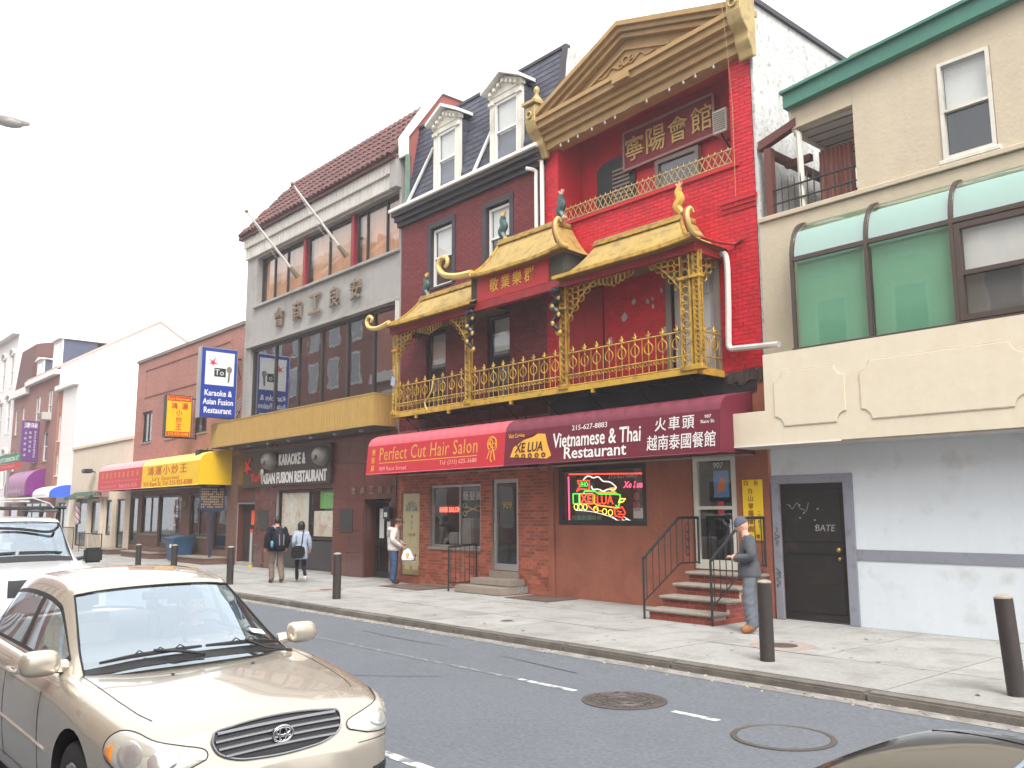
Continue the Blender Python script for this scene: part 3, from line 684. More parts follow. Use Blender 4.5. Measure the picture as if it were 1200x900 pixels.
d = obj('entrance_door', MB().box(-19.15, -18.36, F+.05, F+.1, .32, 2.38), 'tan_door', m)
for z0, z1 in ((.45, .85), (1.0, 1.25)):
    for a, b in ((-19.05, -18.8), (-18.71, -18.46)): obj('door_panel', MB().box(a, b, F+.038, F+.051, z0, z1), 'tan_door', d, bevel=.008)
fan = MB()
for i in range(9):
    a0, a1 = pi*i/9, pi*(i+1)/9; fan.add([(-18.755, F+.044, 1.92), (-18.755+.27*cos(a0), F+.044, 1.92+.27*sin(a0)), (-18.755+.27*cos(a1), F+.044, 1.92+.27*sin(a1))], [(0, 1, 2)])
fl = obj('fanlight', fan, 'glass_dark', d); fr = MB()
for i in range(5): fr.tube([(-18.755, F+.04, 1.92), (-18.755+.27*cos(pi*i/4), F+.04, 1.92+.27*sin(pi*i/4))], .011, 4)
fr.tube([(-18.755+.27*cos(pi*i/12), F+.04, 1.92+.27*sin(pi*i/12)) for i in range(13)], .014, 4); obj('glazing_bar', fr, 'tan_door', fl)
for i, ch in enumerate('911'): text(ch, d, 'dark_frame', (-18.74, F+.047, 1.78-i*.14), h=.1)
obj('letter_slot', MB().box(-18.88, -18.62, F+.03, F+.05, 1.3, 1.36), 'gold_dull', d); obj('kick_plate', MB().box(-19.12, -18.39, F+.04, F+.05, .34, .55), 'gold_dull', d)
obj('doorstep', MB().box(-19.2, -18.32, F-.12, F+.04, SW, .3), 'salon_brick', m)
# salon steps, two concrete treads
st_ = thing('salon_steps', 'two worn concrete steps below the glass salon door', 'steps', (-15.0, 12.4, SW))
obj('step', MB().box(-15.8, -14.25, 12.16, F-.01, SW, SW+.155), 'stone', st_, bevel=.02); obj('step', MB().box(-15.7, -14.35, 12.52, F-.012, SW+.157, SW+.3), 'stone', st_, bevel=.02)
mat('graffiti', (.3, .3, .31), .7); text('BKS', st_, 'graffiti', (-14.247, 12.8, SW+.11), h=.13, U=(0, 1, 0), ext=.002, shear=.2)
# its railing
def railing(label, pts_top, pts_bot, n, group='black iron stoop railings', scroll=None, loop=None, name='stair_railing'):
    """pts_top / pts_bot: polylines of hand rail and foot rail with equal point counts"""
    t = thing(name, label, 'railing', (pts_bot[0][0], pts_bot[0][1], SW), group)
    obj('hand_rail', MB().tube(pts_top, .026, 6), 'black_metal', t); obj('foot_rail', MB().tube(pts_bot, .014, 6), 'black_metal', t)
    T = [Vector(p) for p in pts_top]; B = [Vector(p) for p in pts_bot]
    for i in range(len(T)-1):
        k = n[i]
        for j in range(k):
            f = (j+.5)/k; obj('baluster', MB().cyl(T[i].lerp(T[i+1], f), B[i].lerp(B[i+1], f), .009, n=5), 'black_metal', t)
    for p, q in ((T[0], B[0]), (T[-1], B[-1])): obj('newel', MB().cyl((p.x, p.y, SW if q is B[0] else q.z-.03), p, .02, n=6), 'black_metal', t)
    if scroll is not None:
        c_ = Vector(scroll); k = MB()
        for dz in (-.2, -.07, .07, .2): k.ring(c_+Vector((0, 0, dz)), .045, .075, .009, 'x')
        obj('scroll', k, 'black_metal', t)
    return t
railing('black iron railing beside the low salon steps', [(-16.0, 12.15, 1.12), (-16.0, 12.95, 1.16)], [(-16.0, 12.15, .32), (-16.0, 12.95, .32)], [6])

# ================================================================== RED ASSOCIATION BUILDING
X0, X1 = -13.6, -8.25
r = thing('red_association_building', 'bright red painted brick building with ochre pediment over an open loggia', 'building', (-10.9, F, SW))
LG = (-13.2, -8.7, 8.12, 10.25, .75)
H = [LG, (-10.17, -9.2, 4.4, 6.3, .15)]
w_ = MB(); wall(w_, X0, X1, 4.3, 10.9, F, H, .15); shell(w_, X0, X1, 4.3, 11.12, F, 22, right=False)
obj('wall', w_, 'red_paint', r)
bricks(r, [(X0, X1, 4.35, 10.35)], H+[(-12.95, -11.9, 4.3, 6.5)], F, 'red_brick_paint', 290)
# pale patches of filler on the painted wall
mat('filler_patch', srgb(176, 160, 158), .9, var=.1)
for x, z, s in ((-11.35, 5.75, .09), (-11.1, 6.0, .06), (-10.75, 5.95, .05), (-10.62, 5.83, .045), (-10.4, 6.1, .05), (-10.3, 5.3, .1), (-11.75, 5.3, .1), (-10.62, 5.97, .04)):
    k = MB(); k.prism([(x+s*cos(a)*random.uniform(.6, 1.1), z+s*sin(a)*random.uniform(.7, 1.3)) for a in [i*pi/4 for i in range(8)]], 'y', F-.012, F-.0095); obj('filler_patch', k, 'filler_patch', r)
# stepped corbel on the right pier
for i, z in enumerate((7.22, 7.3, 7.38)): obj('corbel', MB().box(-8.95, X1+.004+.015*i, F-.03-.03*i, F-.002, z, z+.078), 'red_paint', r)
# loggia back wall with shuttered door and window
lg = obj('loggia_wall', MB().box(-13.3, -8.6, F+.75, F+.85, 8.0, 10.4), 'red_paint', r)
mat('shutter_dark', srgb(38, 46, 44), .6, var=.15); mat('frame_grey', srgb(122, 112, 104), .6, var=.1)
dk = MB(); dk.prism([(-12.68, 8.1), (-11.6, 8.1)]+[(-12.14+.54*cos(a), 9.33+.2*sin(a)) for a in [pi*i/10 for i in range(11)]], 'y', F+.69, F+.75)
dd = obj('loggia_door', dk, 'shutter_dark', r)
for i in range(12): obj('shutter_slat', MB().box(-12.2, -11.72, F+.66, F+.69, 8.2+i*.09, 8.25+i*.09), 'frame_grey', dd)
wd = window(r, -11.0, -9.9, 8.14, 9.08, F+.63, 'frame_grey', 'glass', .09, .1, lining=False); obj('room', MB().box(-10.9, -10.0, F+.735, F+.749, 8.2, 9.0), 'interior', wd)
obj('parapet_ledge', MB().box(-13.2, -8.55, F-.06, F+.2, 8.05, 8.115), 'red_paint', r)
# broken masonry edge at the foot of the red wall
mat('broken_masonry', srgb(70, 60, 56), .95, var=.4, scale=8, bump=1, bscale=10)
k = MB()
for i in range(9): k.box(-8.95+i*.075, -8.87+i*.075, F-.02-random.random()*.05, F+.05, 4.06+random.random()*.08, 4.3+random.random()*.04)
obj('broken_masonry', k, 'broken_masonry', r)
# grey door on the balcony, boarded-up red doorway
mat('grey_door', srgb(172, 170, 168), .5, var=.06)
d = obj('balcony_door', MB().box(-10.15, -9.22, F+.05, F+.1, 4.42, 6.28), 'grey_door', r)
for a, b in ((-10.03, -9.75), (-9.62, -9.34)):
    for z0, z1 in ((4.55, 5.05), (5.2, 5.75), (5.85, 6.15)): obj('door_panel', MB().box(a, b, F+.036, F+.051, z0, z1), 'grey_door', d, bevel=.01)
for z in (5.28, 5.12): k = MB(); k.sph((-10.06, F+.01, z), .035, 8, 6); obj('door_knob', k, 'alu', d, smooth=True)
obj('door_frame', MB().box(-10.3, -10.17, F-.03, F+.05, 4.35, 6.4).box(-9.2, -9.07, F-.03, F+.05, 4.35, 6.4).box(-10.17, -9.2, F-.03, F+.05, 6.3, 6.4), 'frame_grey', d)
mat('board_red', srgb(168, 28, 34), .65, var=.1, dirt=srgb(120, 28, 32), dscale=2, dlev=.55)
bd = obj('boarded_doorway', MB().box(-12.95, -11.9, F-.012, F-.002, 4.32, 6.5), 'interior', r)
for a, b in ((-12.92, -12.44), (-12.43, -11.93)): obj('board', MB().box(a, b, F-.03, F-.013, 4.33, 6.47), 'board_red', bd)
# brown stucco ground floor
mat('brown_stucco', srgb(154, 94, 74), .9, var=.12, scale=1.5, bump=.6, bscale=70, speck=.15, streak=.2, dirt=srgb(122, 76, 62), dscale=2, dlev=.55)
H2 = [(-13.32, -10.92, 1.62, 2.82, .12), (-9.86, -8.9, .86, 2.9, .1)]
w_ = MB(); wall(w_, X0, X1, SW, 4.3, F, H2); w_.quad((X1, F, SW), (X1, 22, SW), (X1, 22, 4.3), (X1, F, 4.3)); obj('stucco_wall', w_, 'brown_stucco', r)
obj('black_band', MB().box(-13.5, -8.4, F-.03, F-.002, 3.94, 4.26), 'black_metal', r)  # flat black strip on the wall between awning and balcony
obj('pilaster', MB().box(-13.59, -13.42, F-.05, F-.003, SW, 2.9), 'brown_stucco', r, bevel=.01)
# neon window
wd = window(r, -13.31, -10.93, 1.63, 2.81, F+.01, 'black_metal', 'glass', .09, .07, room=1.0, lm='interior_warm')
def neon(path, mname, rr=.014): obj('neon_tube', MB().tube([(p[0], F+.14, p[1]) for p in path], rr, 5), mname, wd)
mat('neon_red', (1, .06, .02), emit=1.1, var=0); mat('neon_orange', (1, .33, .03), emit=.95, var=0); mat('neon_green', (.08, 1, .08), emit=.8, var=0); mat('neon_pink', (1, .08, .22), emit=1.1, var=0); mat('neon_white', (1, .95, .9), emit=.55, var=0); mat('neon_yellow', (1, .75, .1), emit=.8, var=0); mat('decal_grey', (.5, .48, .48), .6)
def nx(px, py): return (-13.31+(px-112)/905*2.38, 2.81-(py-107)/610*1.18+(px-112)/905*(-.06))  # position inside the window
def P(*a): return [nx(*p) for p in a]
neon(P((182, 175), (975, 175)), 'neon_red', .016); neon(P((175, 200), (180, 680)), 'neon_pink', .016); neon(P((972, 230), (972, 300)), 'neon_pink', .012)
neon(crom([Vector((*nx(*p), 0)) for p in ((340, 235), (390, 195), (450, 215), (500, 205), (550, 250), (620, 260), (680, 310), (660, 340), (600, 335), (550, 355), (500, 335), (440, 335), (425, 300))], 5), 'neon_white')
neon(P((275, 245), (405, 245), (400, 340), (310, 330), (265, 360), (300, 300), (275, 245)), 'neon_red'); 
text('PHO', wd, 'neon_green', (nx(350, 285)[0], F+.14, nx(350, 285)[1]), w=.2, h=.1, bold=.01)
neon(P((225, 385), (290, 385), (290, 490), (225, 490), (225, 385)), 'neon_green', .014); neon(P((300, 385), (440, 380), (440, 490), (300, 490), (300, 385)), 'neon_orange', .009)
neon(P((340, 380), (350, 355), (460, 355), (500, 385), (700, 385)), 'neon_green'); neon(P((460, 390), (455, 480), (480, 500), (690, 525)), 'neon_orange')
neon(P((690, 385), (720, 390), (725, 440), (700, 520), (675, 500)), 'neon_green', .015); neon(P((705, 470), (720, 430), (775, 430), (750, 460), (705, 470)), 'neon_yellow')
text('XE', wd, 'neon_red', (nx(368, 440)[0], F+.135, nx(368, 435)[1]), w=.31, h=.17, bold=.015); text('LUA', wd, 'neon_red', (nx(570, 445)[0], F+.135, nx(570, 445)[1]), w=.45, h=.18, bold=.015)
for i in range(6): neon([nx(510+i*32+12*cos(a), 372+9*sin(a)) for a in [pi+pi*j/5 for j in range(6)]], 'neon_orange', .009)
neon(P((640, 365), (645, 335), (620, 325), (670, 320), (660, 365)), 'neon_orange')
for px_, py_ in ((255, 525), (305, 525), (355, 525), (470, 545), (560, 565), (620, 575)): neon([nx(px_+22*cos(a), py_+30*sin(a)) for a in [2*pi*j/12 for j in range(13)]], 'neon_yellow', .01)
neon(P((390, 510), (440, 555), (450, 520), (500, 560), (530, 560)), 'neon_orange', .009)
neon(P((660, 540), (740, 515), (770, 570), (740, 625), (670, 605), (660, 540)), 'neon_red', .014); neon(P((690, 560), (730, 560), (700, 590), (745, 590)), 'neon_red')
neon(crom([Vector((*nx(*p), 0)) for p in ((250, 560), (420, 570), (560, 600), (650, 630), (740, 690))], 5), 'neon_white', .007); neon(P((640, 615), (750, 690), (850, 665), (760, 615)), 'neon_white', .007)
for k_ in range(3): neon(P((700+k_*35, 650-k_*8), (770+k_*25, 668-k_*10)), 'neon_white', .009)
text('Xe Lua', wd, 'neon_pink', (nx(850, 285)[0], F+.14, nx(850, 285)[1]), w=.5, h=.13, shear=.3, bold=.01)
text('215-627-8883', wd, 'decal_grey', (nx(770, 195)[0], F+.075, nx(770, 195)[1]), w=.75, h=.1)
mat('decal_rose', srgb(200, 100, 110), .6); mat('decal_green', srgb(100, 160, 120), .6)
for i, ch in enumerate('火車頭'): text(ch, wd, 'decal_rose', (nx(905, 300+i*105)[0], F+.075, nx(905, 300+i*105)[1]), h=.17)
text('越南泰國餐館', wd, 'decal_green', (nx(390, 640)[0], F+.075, nx(390, 640)[1]), w=.85, h=.12)
obj('notice', MB().box(nx(862, 0)[0], nx(975, 0)[0], F+.1, F+.11, 1.76, 1.96), 'paper', wd)
# glass door of the restaurant
d = shopdoor(r, -9.84, -8.92, .88, 2.88, F+.03, 'white_trim', 'glass', .1, bars=(1.95,))
mat('poster_blue', srgb(70, 130, 190), .5, var=.3, scale=6); mat('sticker_red', srgb(170, 40, 50), .6); mat('poster_orange', srgb(220, 120, 70), .6)
po = obj('poster', MB().box(-9.42, -9.1, F+.075, F+.08, 2.13, 2.6), 'poster_blue', d); obj('picture', MB().prism([(-9.36, 2.2), (-9.2, 2.25), (-9.16, 2.45), (-9.28, 2.5)], 'y', F+.07, F+.0745), 'poster_orange', po)
for z in (1.98, 1.84): obj('sticker', MB().box(-9.33, -9.2, F+.05, F+.055, z, z+.08), 'sticker_red', d)
obj('handle', MB().tube([(-9.02, F-.03, 1.5), (-9.02, F-.03, 1.75)], .014, 6), 'alu', d); text('907', d, 'white_decal', (-9.3, F+.055, 2.7), h=.1)
# white stucco side wall
obj('side_wall', MB().box(-8.252, -8.2, F+.02, 22, 3.0, 11.1), 'white_stucco', r); obj('side_coping', MB().box(-8.3, -8.14, F+.02, 22, 11.1, 11.2), 'cornice_dark', r)
# pediment
TL = .045
def tl(mb):
    for v in mb.V: v.z += (v.x+13.2)*TL
    return mb
p_ = []
ent = MB()
for z0, z1, y in ((9.88, 10.06, 12.84), (10.06, 10.2, 12.76), (10.2, 10.31, 12.68), (10.31, 10.45, 12.56), (10.45, 10.54, 12.5)): ent.box(-13.42-(12.84-y)*.3, -8.3+(12.84-y)*.3, y, F+.15, z0, z1)
ped = obj('pediment', tl(ent), 'ochre', r)
xa, za = -10.98, 11.5
tym = MB(); tym.prism([(-13.2, 10.54), (-8.4, 10.54), (xa, za)], 'y', 12.8, F+.1); obj('tympanum', tl(tym), 'ochre', ped)
def rake(xL, xR, zb, zt, th, y0, nm='raking_cornice'):
    for s, e in (((xL, zb), (xa, zt)), ((xa, zt), (xR, zb))): obj(nm, tl(MB().prism([s, e, (e[0], e[1]+th), (s[0], s[1]+th)], 'y', y0, F+.12)), 'ochre', ped)
rake(-13.55, -8.12, 10.545, 11.56, .1, 12.5); rake(-13.4, -8.25, 10.5, 11.46, .1, 12.58); rake(-13.2, -8.45, 10.46, 11.35, .1, 12.66); rake(-12.0, -9.85, 10.72, 11.12, .05, 12.75, 'inner_moulding')
obj('inner_moulding', tl(MB().box(-12.1, -9.75, 12.74, 12.81, 10.66, 10.715)), 'ochre', ped)
k = MB()
for sx in (-1, 1):
    k.tube(spiral((xa+sx*.16, 12.78, 10.86), .1, 1.3*sx, pi/2, plane='y'), .02, 5); k.tube(crom([Vector((xa+sx*.22, 12.78, 10.82)), Vector((xa+sx*.4, 12.78, 10.9)), Vector((xa+sx*.55, 12.78, 10.78)), Vector((xa+sx*.75, 12.78, 10.8))], 5), .018, 5)
k.ring((xa, 12.78, 10.9), .09, .09, .025); obj('scroll_ornament', tl(k), 'ochre', ped, smooth=True)
obj('centre_block', tl(MB().box(xa-.12, xa+.3, 12.47, 12.6, 10.33, 10.44)), 'ochre', ped)
obj('pediment_roof', tl(MB().prism([(-13.5, 10.55), (-8.2, 10.55), (xa, 11.55)], 'y', F+.12, 15)), 'cornice_dark', ped)
# end consoles
for x0_, x1_, dz, nm in ((-13.72, -13.4, 0, 'left'), (-8.36, -8.06, .2, 'right')):
    prof_ = [(12.95, 9.75), (12.85, 9.72), (12.8, 9.85), (12.72, 10.0), (12.7, 10.15), (12.55, 10.3), (12.48, 10.5), (12.48, 10.85), (12.55, 10.9), (12.95, 10.9)]
    cns = obj('console', MB().prism([(v.x, v.y+dz) for v in crom([Vector((y, z, 0)) for y, z in prof_[:7]], 5)]+[(y, z+dz) for y, z in prof_[7:]], 'x', x0_, x1_), 'gold_dull', r, bevel=.012)
    xm = (x0_+x1_)/2
    obj('cap', MB().box(x0_-.05, x1_+.05, 12.42, 12.98, 10.905+dz, 10.97+dz), 'gold_dull', cns)
    k = MB(); k.lathe([(.19, 0), (.14, .1), (.06, .2), (.04, .26), (.075, .32), (.06, .4), (.01, .45)], (xm, 12.7, 10.97+dz), 10); obj('finial', k, 'gold_dull', cns, smooth=True)
    k = MB(); k.ring((xm, 12.46, 10.65+dz), .07, .07, .025); obj('rosette', k, 'gold_dull', cns)
# roof pole
tag(obj('roof_pole', MB().cyl((-11.35, 14.2, 11.2), (-11.35, 14.2, 14.6), .06, n=8), 'alu'), 'plain metal pole on the roof behind the ochre pediment', 'pole')
# string of bulbs under the pediment
mat('bulb_white', (.5, .49, .46), .15, var=0)
t = thing('string_lights', 'string of small white bulbs hanging under the ochre pediment', 'string lights', (-11, 12.9, 9.8))
wr = [Vector((-13.1+4.5*i/24, 12.8, 9.86+(i/24*4.5)*TL+.015*sin(i*2.2))) for i in range(25)]; obj('wire', MB().tube(wr, .006, 4), 'black_metal', t)
for i in (1, 2.3, 3.8, 6, 8, 9.5, 14, 17, 18.8, 20.3, 22.5):
    q = wr[0].lerp(wr[-1], i/24); k = MB(); k.lathe([(.01, .0), (.014, -.025), (.026, -.05), (.022, -.07), (.006, -.085)], q, 8); obj('bulb', k, 'bulb_white', t, smooth=True)
# name board in the loggia
mat('board_wine', srgb(122, 24, 34), .5, var=.08); mat('frame_mauve', srgb(150, 118, 112), .6, var=.1); mat('gold_letter', srgb(190, 160, 98), .5, .2, var=.1)
t = thing('name_board', 'wine red name board with four raised gold characters hanging in the loggia', 'sign', (-10.6, F+.62, 9.1))
nb = [(-11.8, 9.1), (-9.48, 9.15), (-9.48, 9.98), (-11.8, 9.94)]
obj('board', MB().prism(nb, 'y', F+.62, F+.68), 'board_wine', t)
for (a, b), (c, d_) in zip(nb, nb[1:]+nb[:1]): obj('frame', MB().tube([(a, F+.61, b), (c, F+.61, d_)], .035, 4), 'frame_mauve', t)
for i, ch in enumerate('寧陽會館'): text(ch, t, 'gold_letter', (-11.5+i*.575, F+.618, 9.53+i*.014), h=.54, w=.5, ext=.03, bold=.004)
# air conditioner on the right of the loggia
mat('ac_body', srgb(190, 186, 176), .5, var=.06)
t = thing('air_conditioner', 'pale window air conditioner at the right end of the loggia', 'air conditioner', (-9.2, F+.6, 8.95))
obj('case', MB().box(-9.38, -9.06, F+.4, F+.748, 9.02, 9.5), 'ac_body', t, bevel=.015)
for i in range(9): obj('louvre', MB().box(-9.35, -9.09, F+.39, F+.399, 9.08+i*.043, 9.1+i*.043), 'frame_grey', t)
obj('bracket', MB().tube([(-9.2, F+.42, 9.01), (-9.2, F+.74, 8.75)], .02, 5), 'black_metal', t)
# lattice guard on the loggia parapet
t = thing('loggia_guard', 'low gold lattice guard rail along the loggia parapet', 'railing', (-11, F-.03, 8.12))
y = F-.04; a, b = -13.0, -8.68; z0, z1 = 8.14, 8.4
for z in (z0, z1): obj('rail', MB().tube([(a, y, z), (b, y, z)], .014, 5), 'gold_dull', t)
n = 30; lm_ = MB(); s_ = (b-a)/n; lm_.tube([(-s_/2, 0, 0), (s_/2, 0, z1-z0)], .009, 4); lm_.tube([(s_/2, 0, 0), (-s_/2, 0, z1-z0)], .009, 4); lm_.tube([(0, 0, z1-z0), (0, 0, z1-z0+.06)], [.016, .004], 5); lmm = mesh('lattice', lm_, 'gold_dull')
for i in range(n): obj('lattice', lmm, None, t, loc=(a+s_*(i+.5), y, z0))
# white waste pipe
t = tag(obj('waste_pipe', MB().tube(crom([Vector(q) for q in ((-9.25, F-.06, 6.5), (-8.98, F-.1, 6.48), (-8.84, F-.1, 6.35), (-8.84, F-.1, 5.5), (-8.86, F-.1, 4.95), (-8.84, F-.1, 4.74), (-8.6, F-.12, 4.7), (-7.75, F-.3, 4.62))], 8), .055, 8), 'pole_white', smooth='a'), 'white waste pipe bent down the red pier to the cream fascia', 'pipe')
# thin cable hanging down the red front
tag(obj('hanging_cable', MB().tube([(-8.42, 12.42, 11.35), (-8.4, 12.44, 10.75), (-8.44, 12.6, 10.1), (-8.6, 12.93, 9.2), (-8.62, 12.94, 7.3)], .005, 5), 'gold_dull'), 'thin pale cable hanging from the right end of the pediment', 'cable')
# brick stoop with four stone treads
mat('tread', srgb(136, 128, 118), .85, var=.18, scale=6, bump=.5, bscale=25); mat('stoop_mortar', srgb(176, 160, 148), .9, var=.1)
t = thing('brick_stoop', 'red brick stoop with four stone treads up to the glass restaurant door', 'steps', (-9.2, 12.2, SW))
sx0, sx1 = -9.62, -8.36
mb_ = MB(); NT = 4; rise = (.86-SW)/NT; run = .36; yf0 = 11.42
tops = [SW+rise*(i+1) for i in range(NT)]
for i in range(NT): mb_.box(sx0, sx1, yf0+.04+run*i, yf0+.04+run*(i+1) if i < NT-1 else F-.004, SW, tops[i]-.055)
core = obj('core', mb_, 'stoop_mortar', t)
mat('stoop_brick', srgb(136, 64, 52), .8, var=.14, rnd=.2, scale=5)
def brickbox(a, b, c, d, e, f, axis):
    obj('brick', MB().box(a, b, c, d, e, f), 'stoop_brick', t)
for i in range(NT):   # risers
    x = sx0; z0, z1 = (SW if i == 0 else tops[i-1]), tops[i]-.06
    nrow = max(1, round((z1-z0)/.07)); hh = (z1-z0)/nrow
    for q in range(nrow):
        x = sx0+(-.1 if q % 2 else 0)
        while x < sx1-.02:
            a, b = max(x, sx0)+.005, min(x+.21, sx1)-.005; x += .215
            if b-a > .03: brickbox(a, b, yf0+.03+run*i, yf0+.05+run*i, z0+q*hh+.005, z0+(q+1)*hh-.005, 0)
for q in range(11):   # side cheek
    z0 = SW+q*.0715; 
    if z0+.0665 > tops[-1]-.05: break
    y = yf0+.04+(-.1 if q % 2 else 0)
    while y < F-.02:
        a, b = max(y, yf0+.04)+.005, min(y+.21, F-.005)-.005; y += .215
        tp = tops[min(NT-1, int(max(0, ((a+b)/2-yf0-.04))/run))]-.056
        if z0+.0665 <= tp+.01 and b-a > .03: brickbox(sx1-.01, sx1+.01, a, b, z0+.005, z0+.0665, 1)
for i in range(NT):
    y1 = yf0+run*(i+1)+.05 if i < NT-1 else F-.006
    obj('tread', MB().box(sx0-.05, sx1+.05, yf0+run*i-.02, y1, tops[i]-.055, tops[i]), 'tread', t, bevel=.016)
def stoop_rail(x, label, sc):
    railing(label, [(x, 11.4, 1.12), (x, 12.38, 1.78), (x, 12.92, 1.78)], [(x, 11.4, .42), (x, 12.38, 1.0), (x, 12.92, 1.0)], [6, 3], scroll=sc)
stoop_rail(-9.68, 'black iron railing on the window side of the brick stoop', (-9.68, 12.6, 1.4))
stoop_rail(-8.33, 'black iron railing on the right side of the brick stoop, behind the man', None)
# yellow vertical notice beside the stoop
mat('yellow_board', srgb(232, 196, 20), .5, var=.05); mat('ink_brown', srgb(140, 50, 30), .6)
t = thing('yellow_notice_board', 'tall yellow board with brown characters on the brown wall behind the man', 'sign', (-8.55, F-.03, 1.4))
obj('board', MB().box(-8.76, -8.37, F-.03, F-.004, 1.4, 2.42), 'yellow_board', t, bevel=.004)
for i, ch in enumerate(('四邑', '台', '山', '寧', '陽', '會', '館', '三樓')):
    z = 2.36-i*.128
    if len(ch) == 2: text(ch[0], t, 'ink_brown', (-8.68, F-.033, z), h=.08); text(ch[1], t, 'ink_brown', (-8.48, F-.033, z), h=.08)
    else: text(ch, t, 'ink_brown', (-8.6, F-.033, z), h=.1)
for i, ch in enumerate('二三四七'): text(ch, t, 'ink_brown', (-8.44, F-.033, 1.86-i*.075), h=.05)
# ================================================================== GOLD PAGODA BALCONY (across both fronts)
bal = thing('pagoda_balcony', 'ornate gold iron balcony with three upswept pagoda roofs across two fronts', 'balcony', (-13.8, 12.6, 4.2))
bx0, bx1, by, bz = -18.45, -9.05, 12.2, 4.3
obj('deck', MB().box(bx0, bx1, by+.02, F-.02, bz-.03, bz+.02), 'black_metal', bal)
mat('gold_edge', srgb(196, 158, 62), .5, .2, var=.15, dirt=srgb(120, 72, 40), dscale=6, dlev=.56)
obj('deck_edge', MB().box(bx0-.02, bx1+.02, by-.03, by+.018, bz-.06, bz+.05), 'gold_edge', bal); obj('deck_edge', MB().box(bx1-.02, bx1+.03, by+.02, F-.03, bz-.06, bz+.05), 'gold_edge', bal); obj('deck_edge', MB().box(bx0-.03, bx0+.02, by+.02, F-.03, bz-.06, bz+.05), 'gold_edge', bal)
for i in range(8):
    xx = bx0+.4+i*1.25; obj('bracket', MB().tube([(xx, by+.1, bz-.06), (xx, F-.02, bz-.06), (xx, F-.02, bz-.55), (xx, by+.12, bz-.08)], .022, 4), 'black_metal', bal)
for xx in (-17.4, -16.1, -13.9, -11.5): obj('lug', MB().box(xx-.03, xx+.03, by-.035, by+.03, bz-.14, bz-.062), 'gold_edge', bal)
# balustrade
zl, zm, zt = bz+.07, bz+.28, bz+.72
orn = MB(); orn.ring((0, 0, .23), .1, .105, .012, n=14, m=5); orn.cyl((0, 0, 0), (0, 0, .5), .011, n=5)
for z, q in ((.11, .03), (.35, .03), (.46, .035)): orn.sph((0, 0, z), (q, q*.6, q*.7), 6, 4)
orn.tube([(-.06, 0, .5), (-.03, 0, .47), (0, 0, .56), (.03, 0, .47), (.06, 0, .5)], .012, 4)
ornm = mesh('ornament', orn, 'gold'); barm = mesh('baluster', MB().cyl((0, 0, 0), (0, 0, zt-zl), .009, n=5), 'gold'); frm = MB(); frm.ring((0, 0, 0), .035, .035, .008, n=8, m=4); frmm = mesh('frieze_ring', frm, 'gold')
ornx = MB(); ornx.add([(v.y, v.x, v.z) for v in orn.V], orn.F); ornxm = mesh('ornament', ornx, 'gold')
def bay(a, b, n, y=by):
    for z in (zl, zm, zt): obj('rail', MB().tube([(a, y, z), (b, y, z)], .016, 5), 'gold', bal)
    s = (b-a)/n
    for i in range(n):
        xx = a+s*(i+.5); obj('ornament', ornm, None, bal, loc=(xx, y, zm+.01)); obj('baluster', barm, None, bal, loc=(a+s*i+.01, y, zl))
        obj('baluster', mesh_short, None, bal, loc=(xx, y, zl))
    k = int((b-a)/.085)
    fr_ = MB()
    for i in range(k): fr_.ring((a+(b-a)*(i+.5)/k, y, zm-.045), .034, .034, .007, n=8, m=4)
    stuff(obj('frieze', fr_, 'gold', bal))
mesh_short = mesh('baluster', MB().cyl((0, 0, 0), (0, 0, zm-zl), .009, n=5), 'gold')
bay(-18.3, -15.45, 8); bay(-15.3, -12.38, 9); bay(-12.2, -9.3, 9)
for xx in (bx0+.03, bx1-.03):
    for z in (zl, zm, zt): obj('rail', MB().tube([(xx, by, z), (xx, F-.02, z)], .016, 5), 'gold', bal)
    for i in range(2): obj('ornament', ornxm, None, bal, loc=(xx, by+.3+i*.28, zm+.01))
    for i in range(5): obj('baluster', barm, None, bal, loc=(xx, by+.16+i*.14, zl))
# open-work columns
def column(xc, wd, z0=bz, z1=6.42, side=False):
    c = MB()
    for sx in (-1, 1): c.box(xc+sx*wd/2-.015, xc+sx*wd/2+.015, by-.04, by-.01, z0, z1); c.box(xc+sx*wd/2-.015, xc+sx*wd/2+.015, by+.03, by+.06, z0, z1)
    co = obj('column', c, 'gold', bal)
    k = MB(); n = int((z1-z0)/(wd*.72))
    for i in range(n):
        z = z0+(z1-z0)*(i+.5)/n; k.ring((xc, by-.025, z), wd*.4, wd*.33, .011, n=10, m=4)
        if side: k.ring((xc+wd/2, by+.01, z), .04, wd*.33, .011, 'x', n=8, m=4)
    stuff(obj('scrollwork', k, 'gold', co)); obj('base', MB().box(xc-wd/2-.04, xc+wd/2+.04, by-.07, by+.09, z0, z0+.1), 'gold', co, bevel=.01)
    obj('capital', MB().box(xc-wd/2-.04, xc+wd/2+.04, by-.07, by+.09, z1-.5, z1-.44), 'gold', co, bevel=.01)
column(-18.33, .14); column(-15.37, .15); column(-12.28, .17); column(-9.22, .2, side=True); column(-8.98+.0, .12, side=True)
def filigree(xc, s, wd, h, z1=6.36, ax='y', y=by):
    k = MB(); n = 5
    for i in range(n):
        for j in range(n-i):
            rr = wd/n*.5; u = (i+.5)*wd/n; v = (j+.5)*h/n*(1-.1*i)
            if ax == 'y': k.ring((xc+s*u, y, z1-v), rr*1.0, h/n*.48, .012, n=9, m=4)
            else: k.ring((xc, y+s*u, z1-v), rr*1.0, h/n*.48, .012, 'x', n=9, m=4)
    e = [(xc+s*wd*t_, y, z1-h*(1-t_)**1.6) if ax == 'y' else (xc, y+s*wd*t_, z1-h*(1-t_)**1.6) for t_ in [i/8 for i in range(9)]]
    k.tube(e, .017, 5); return obj('filigree_bracket', k, 'gold', bal)
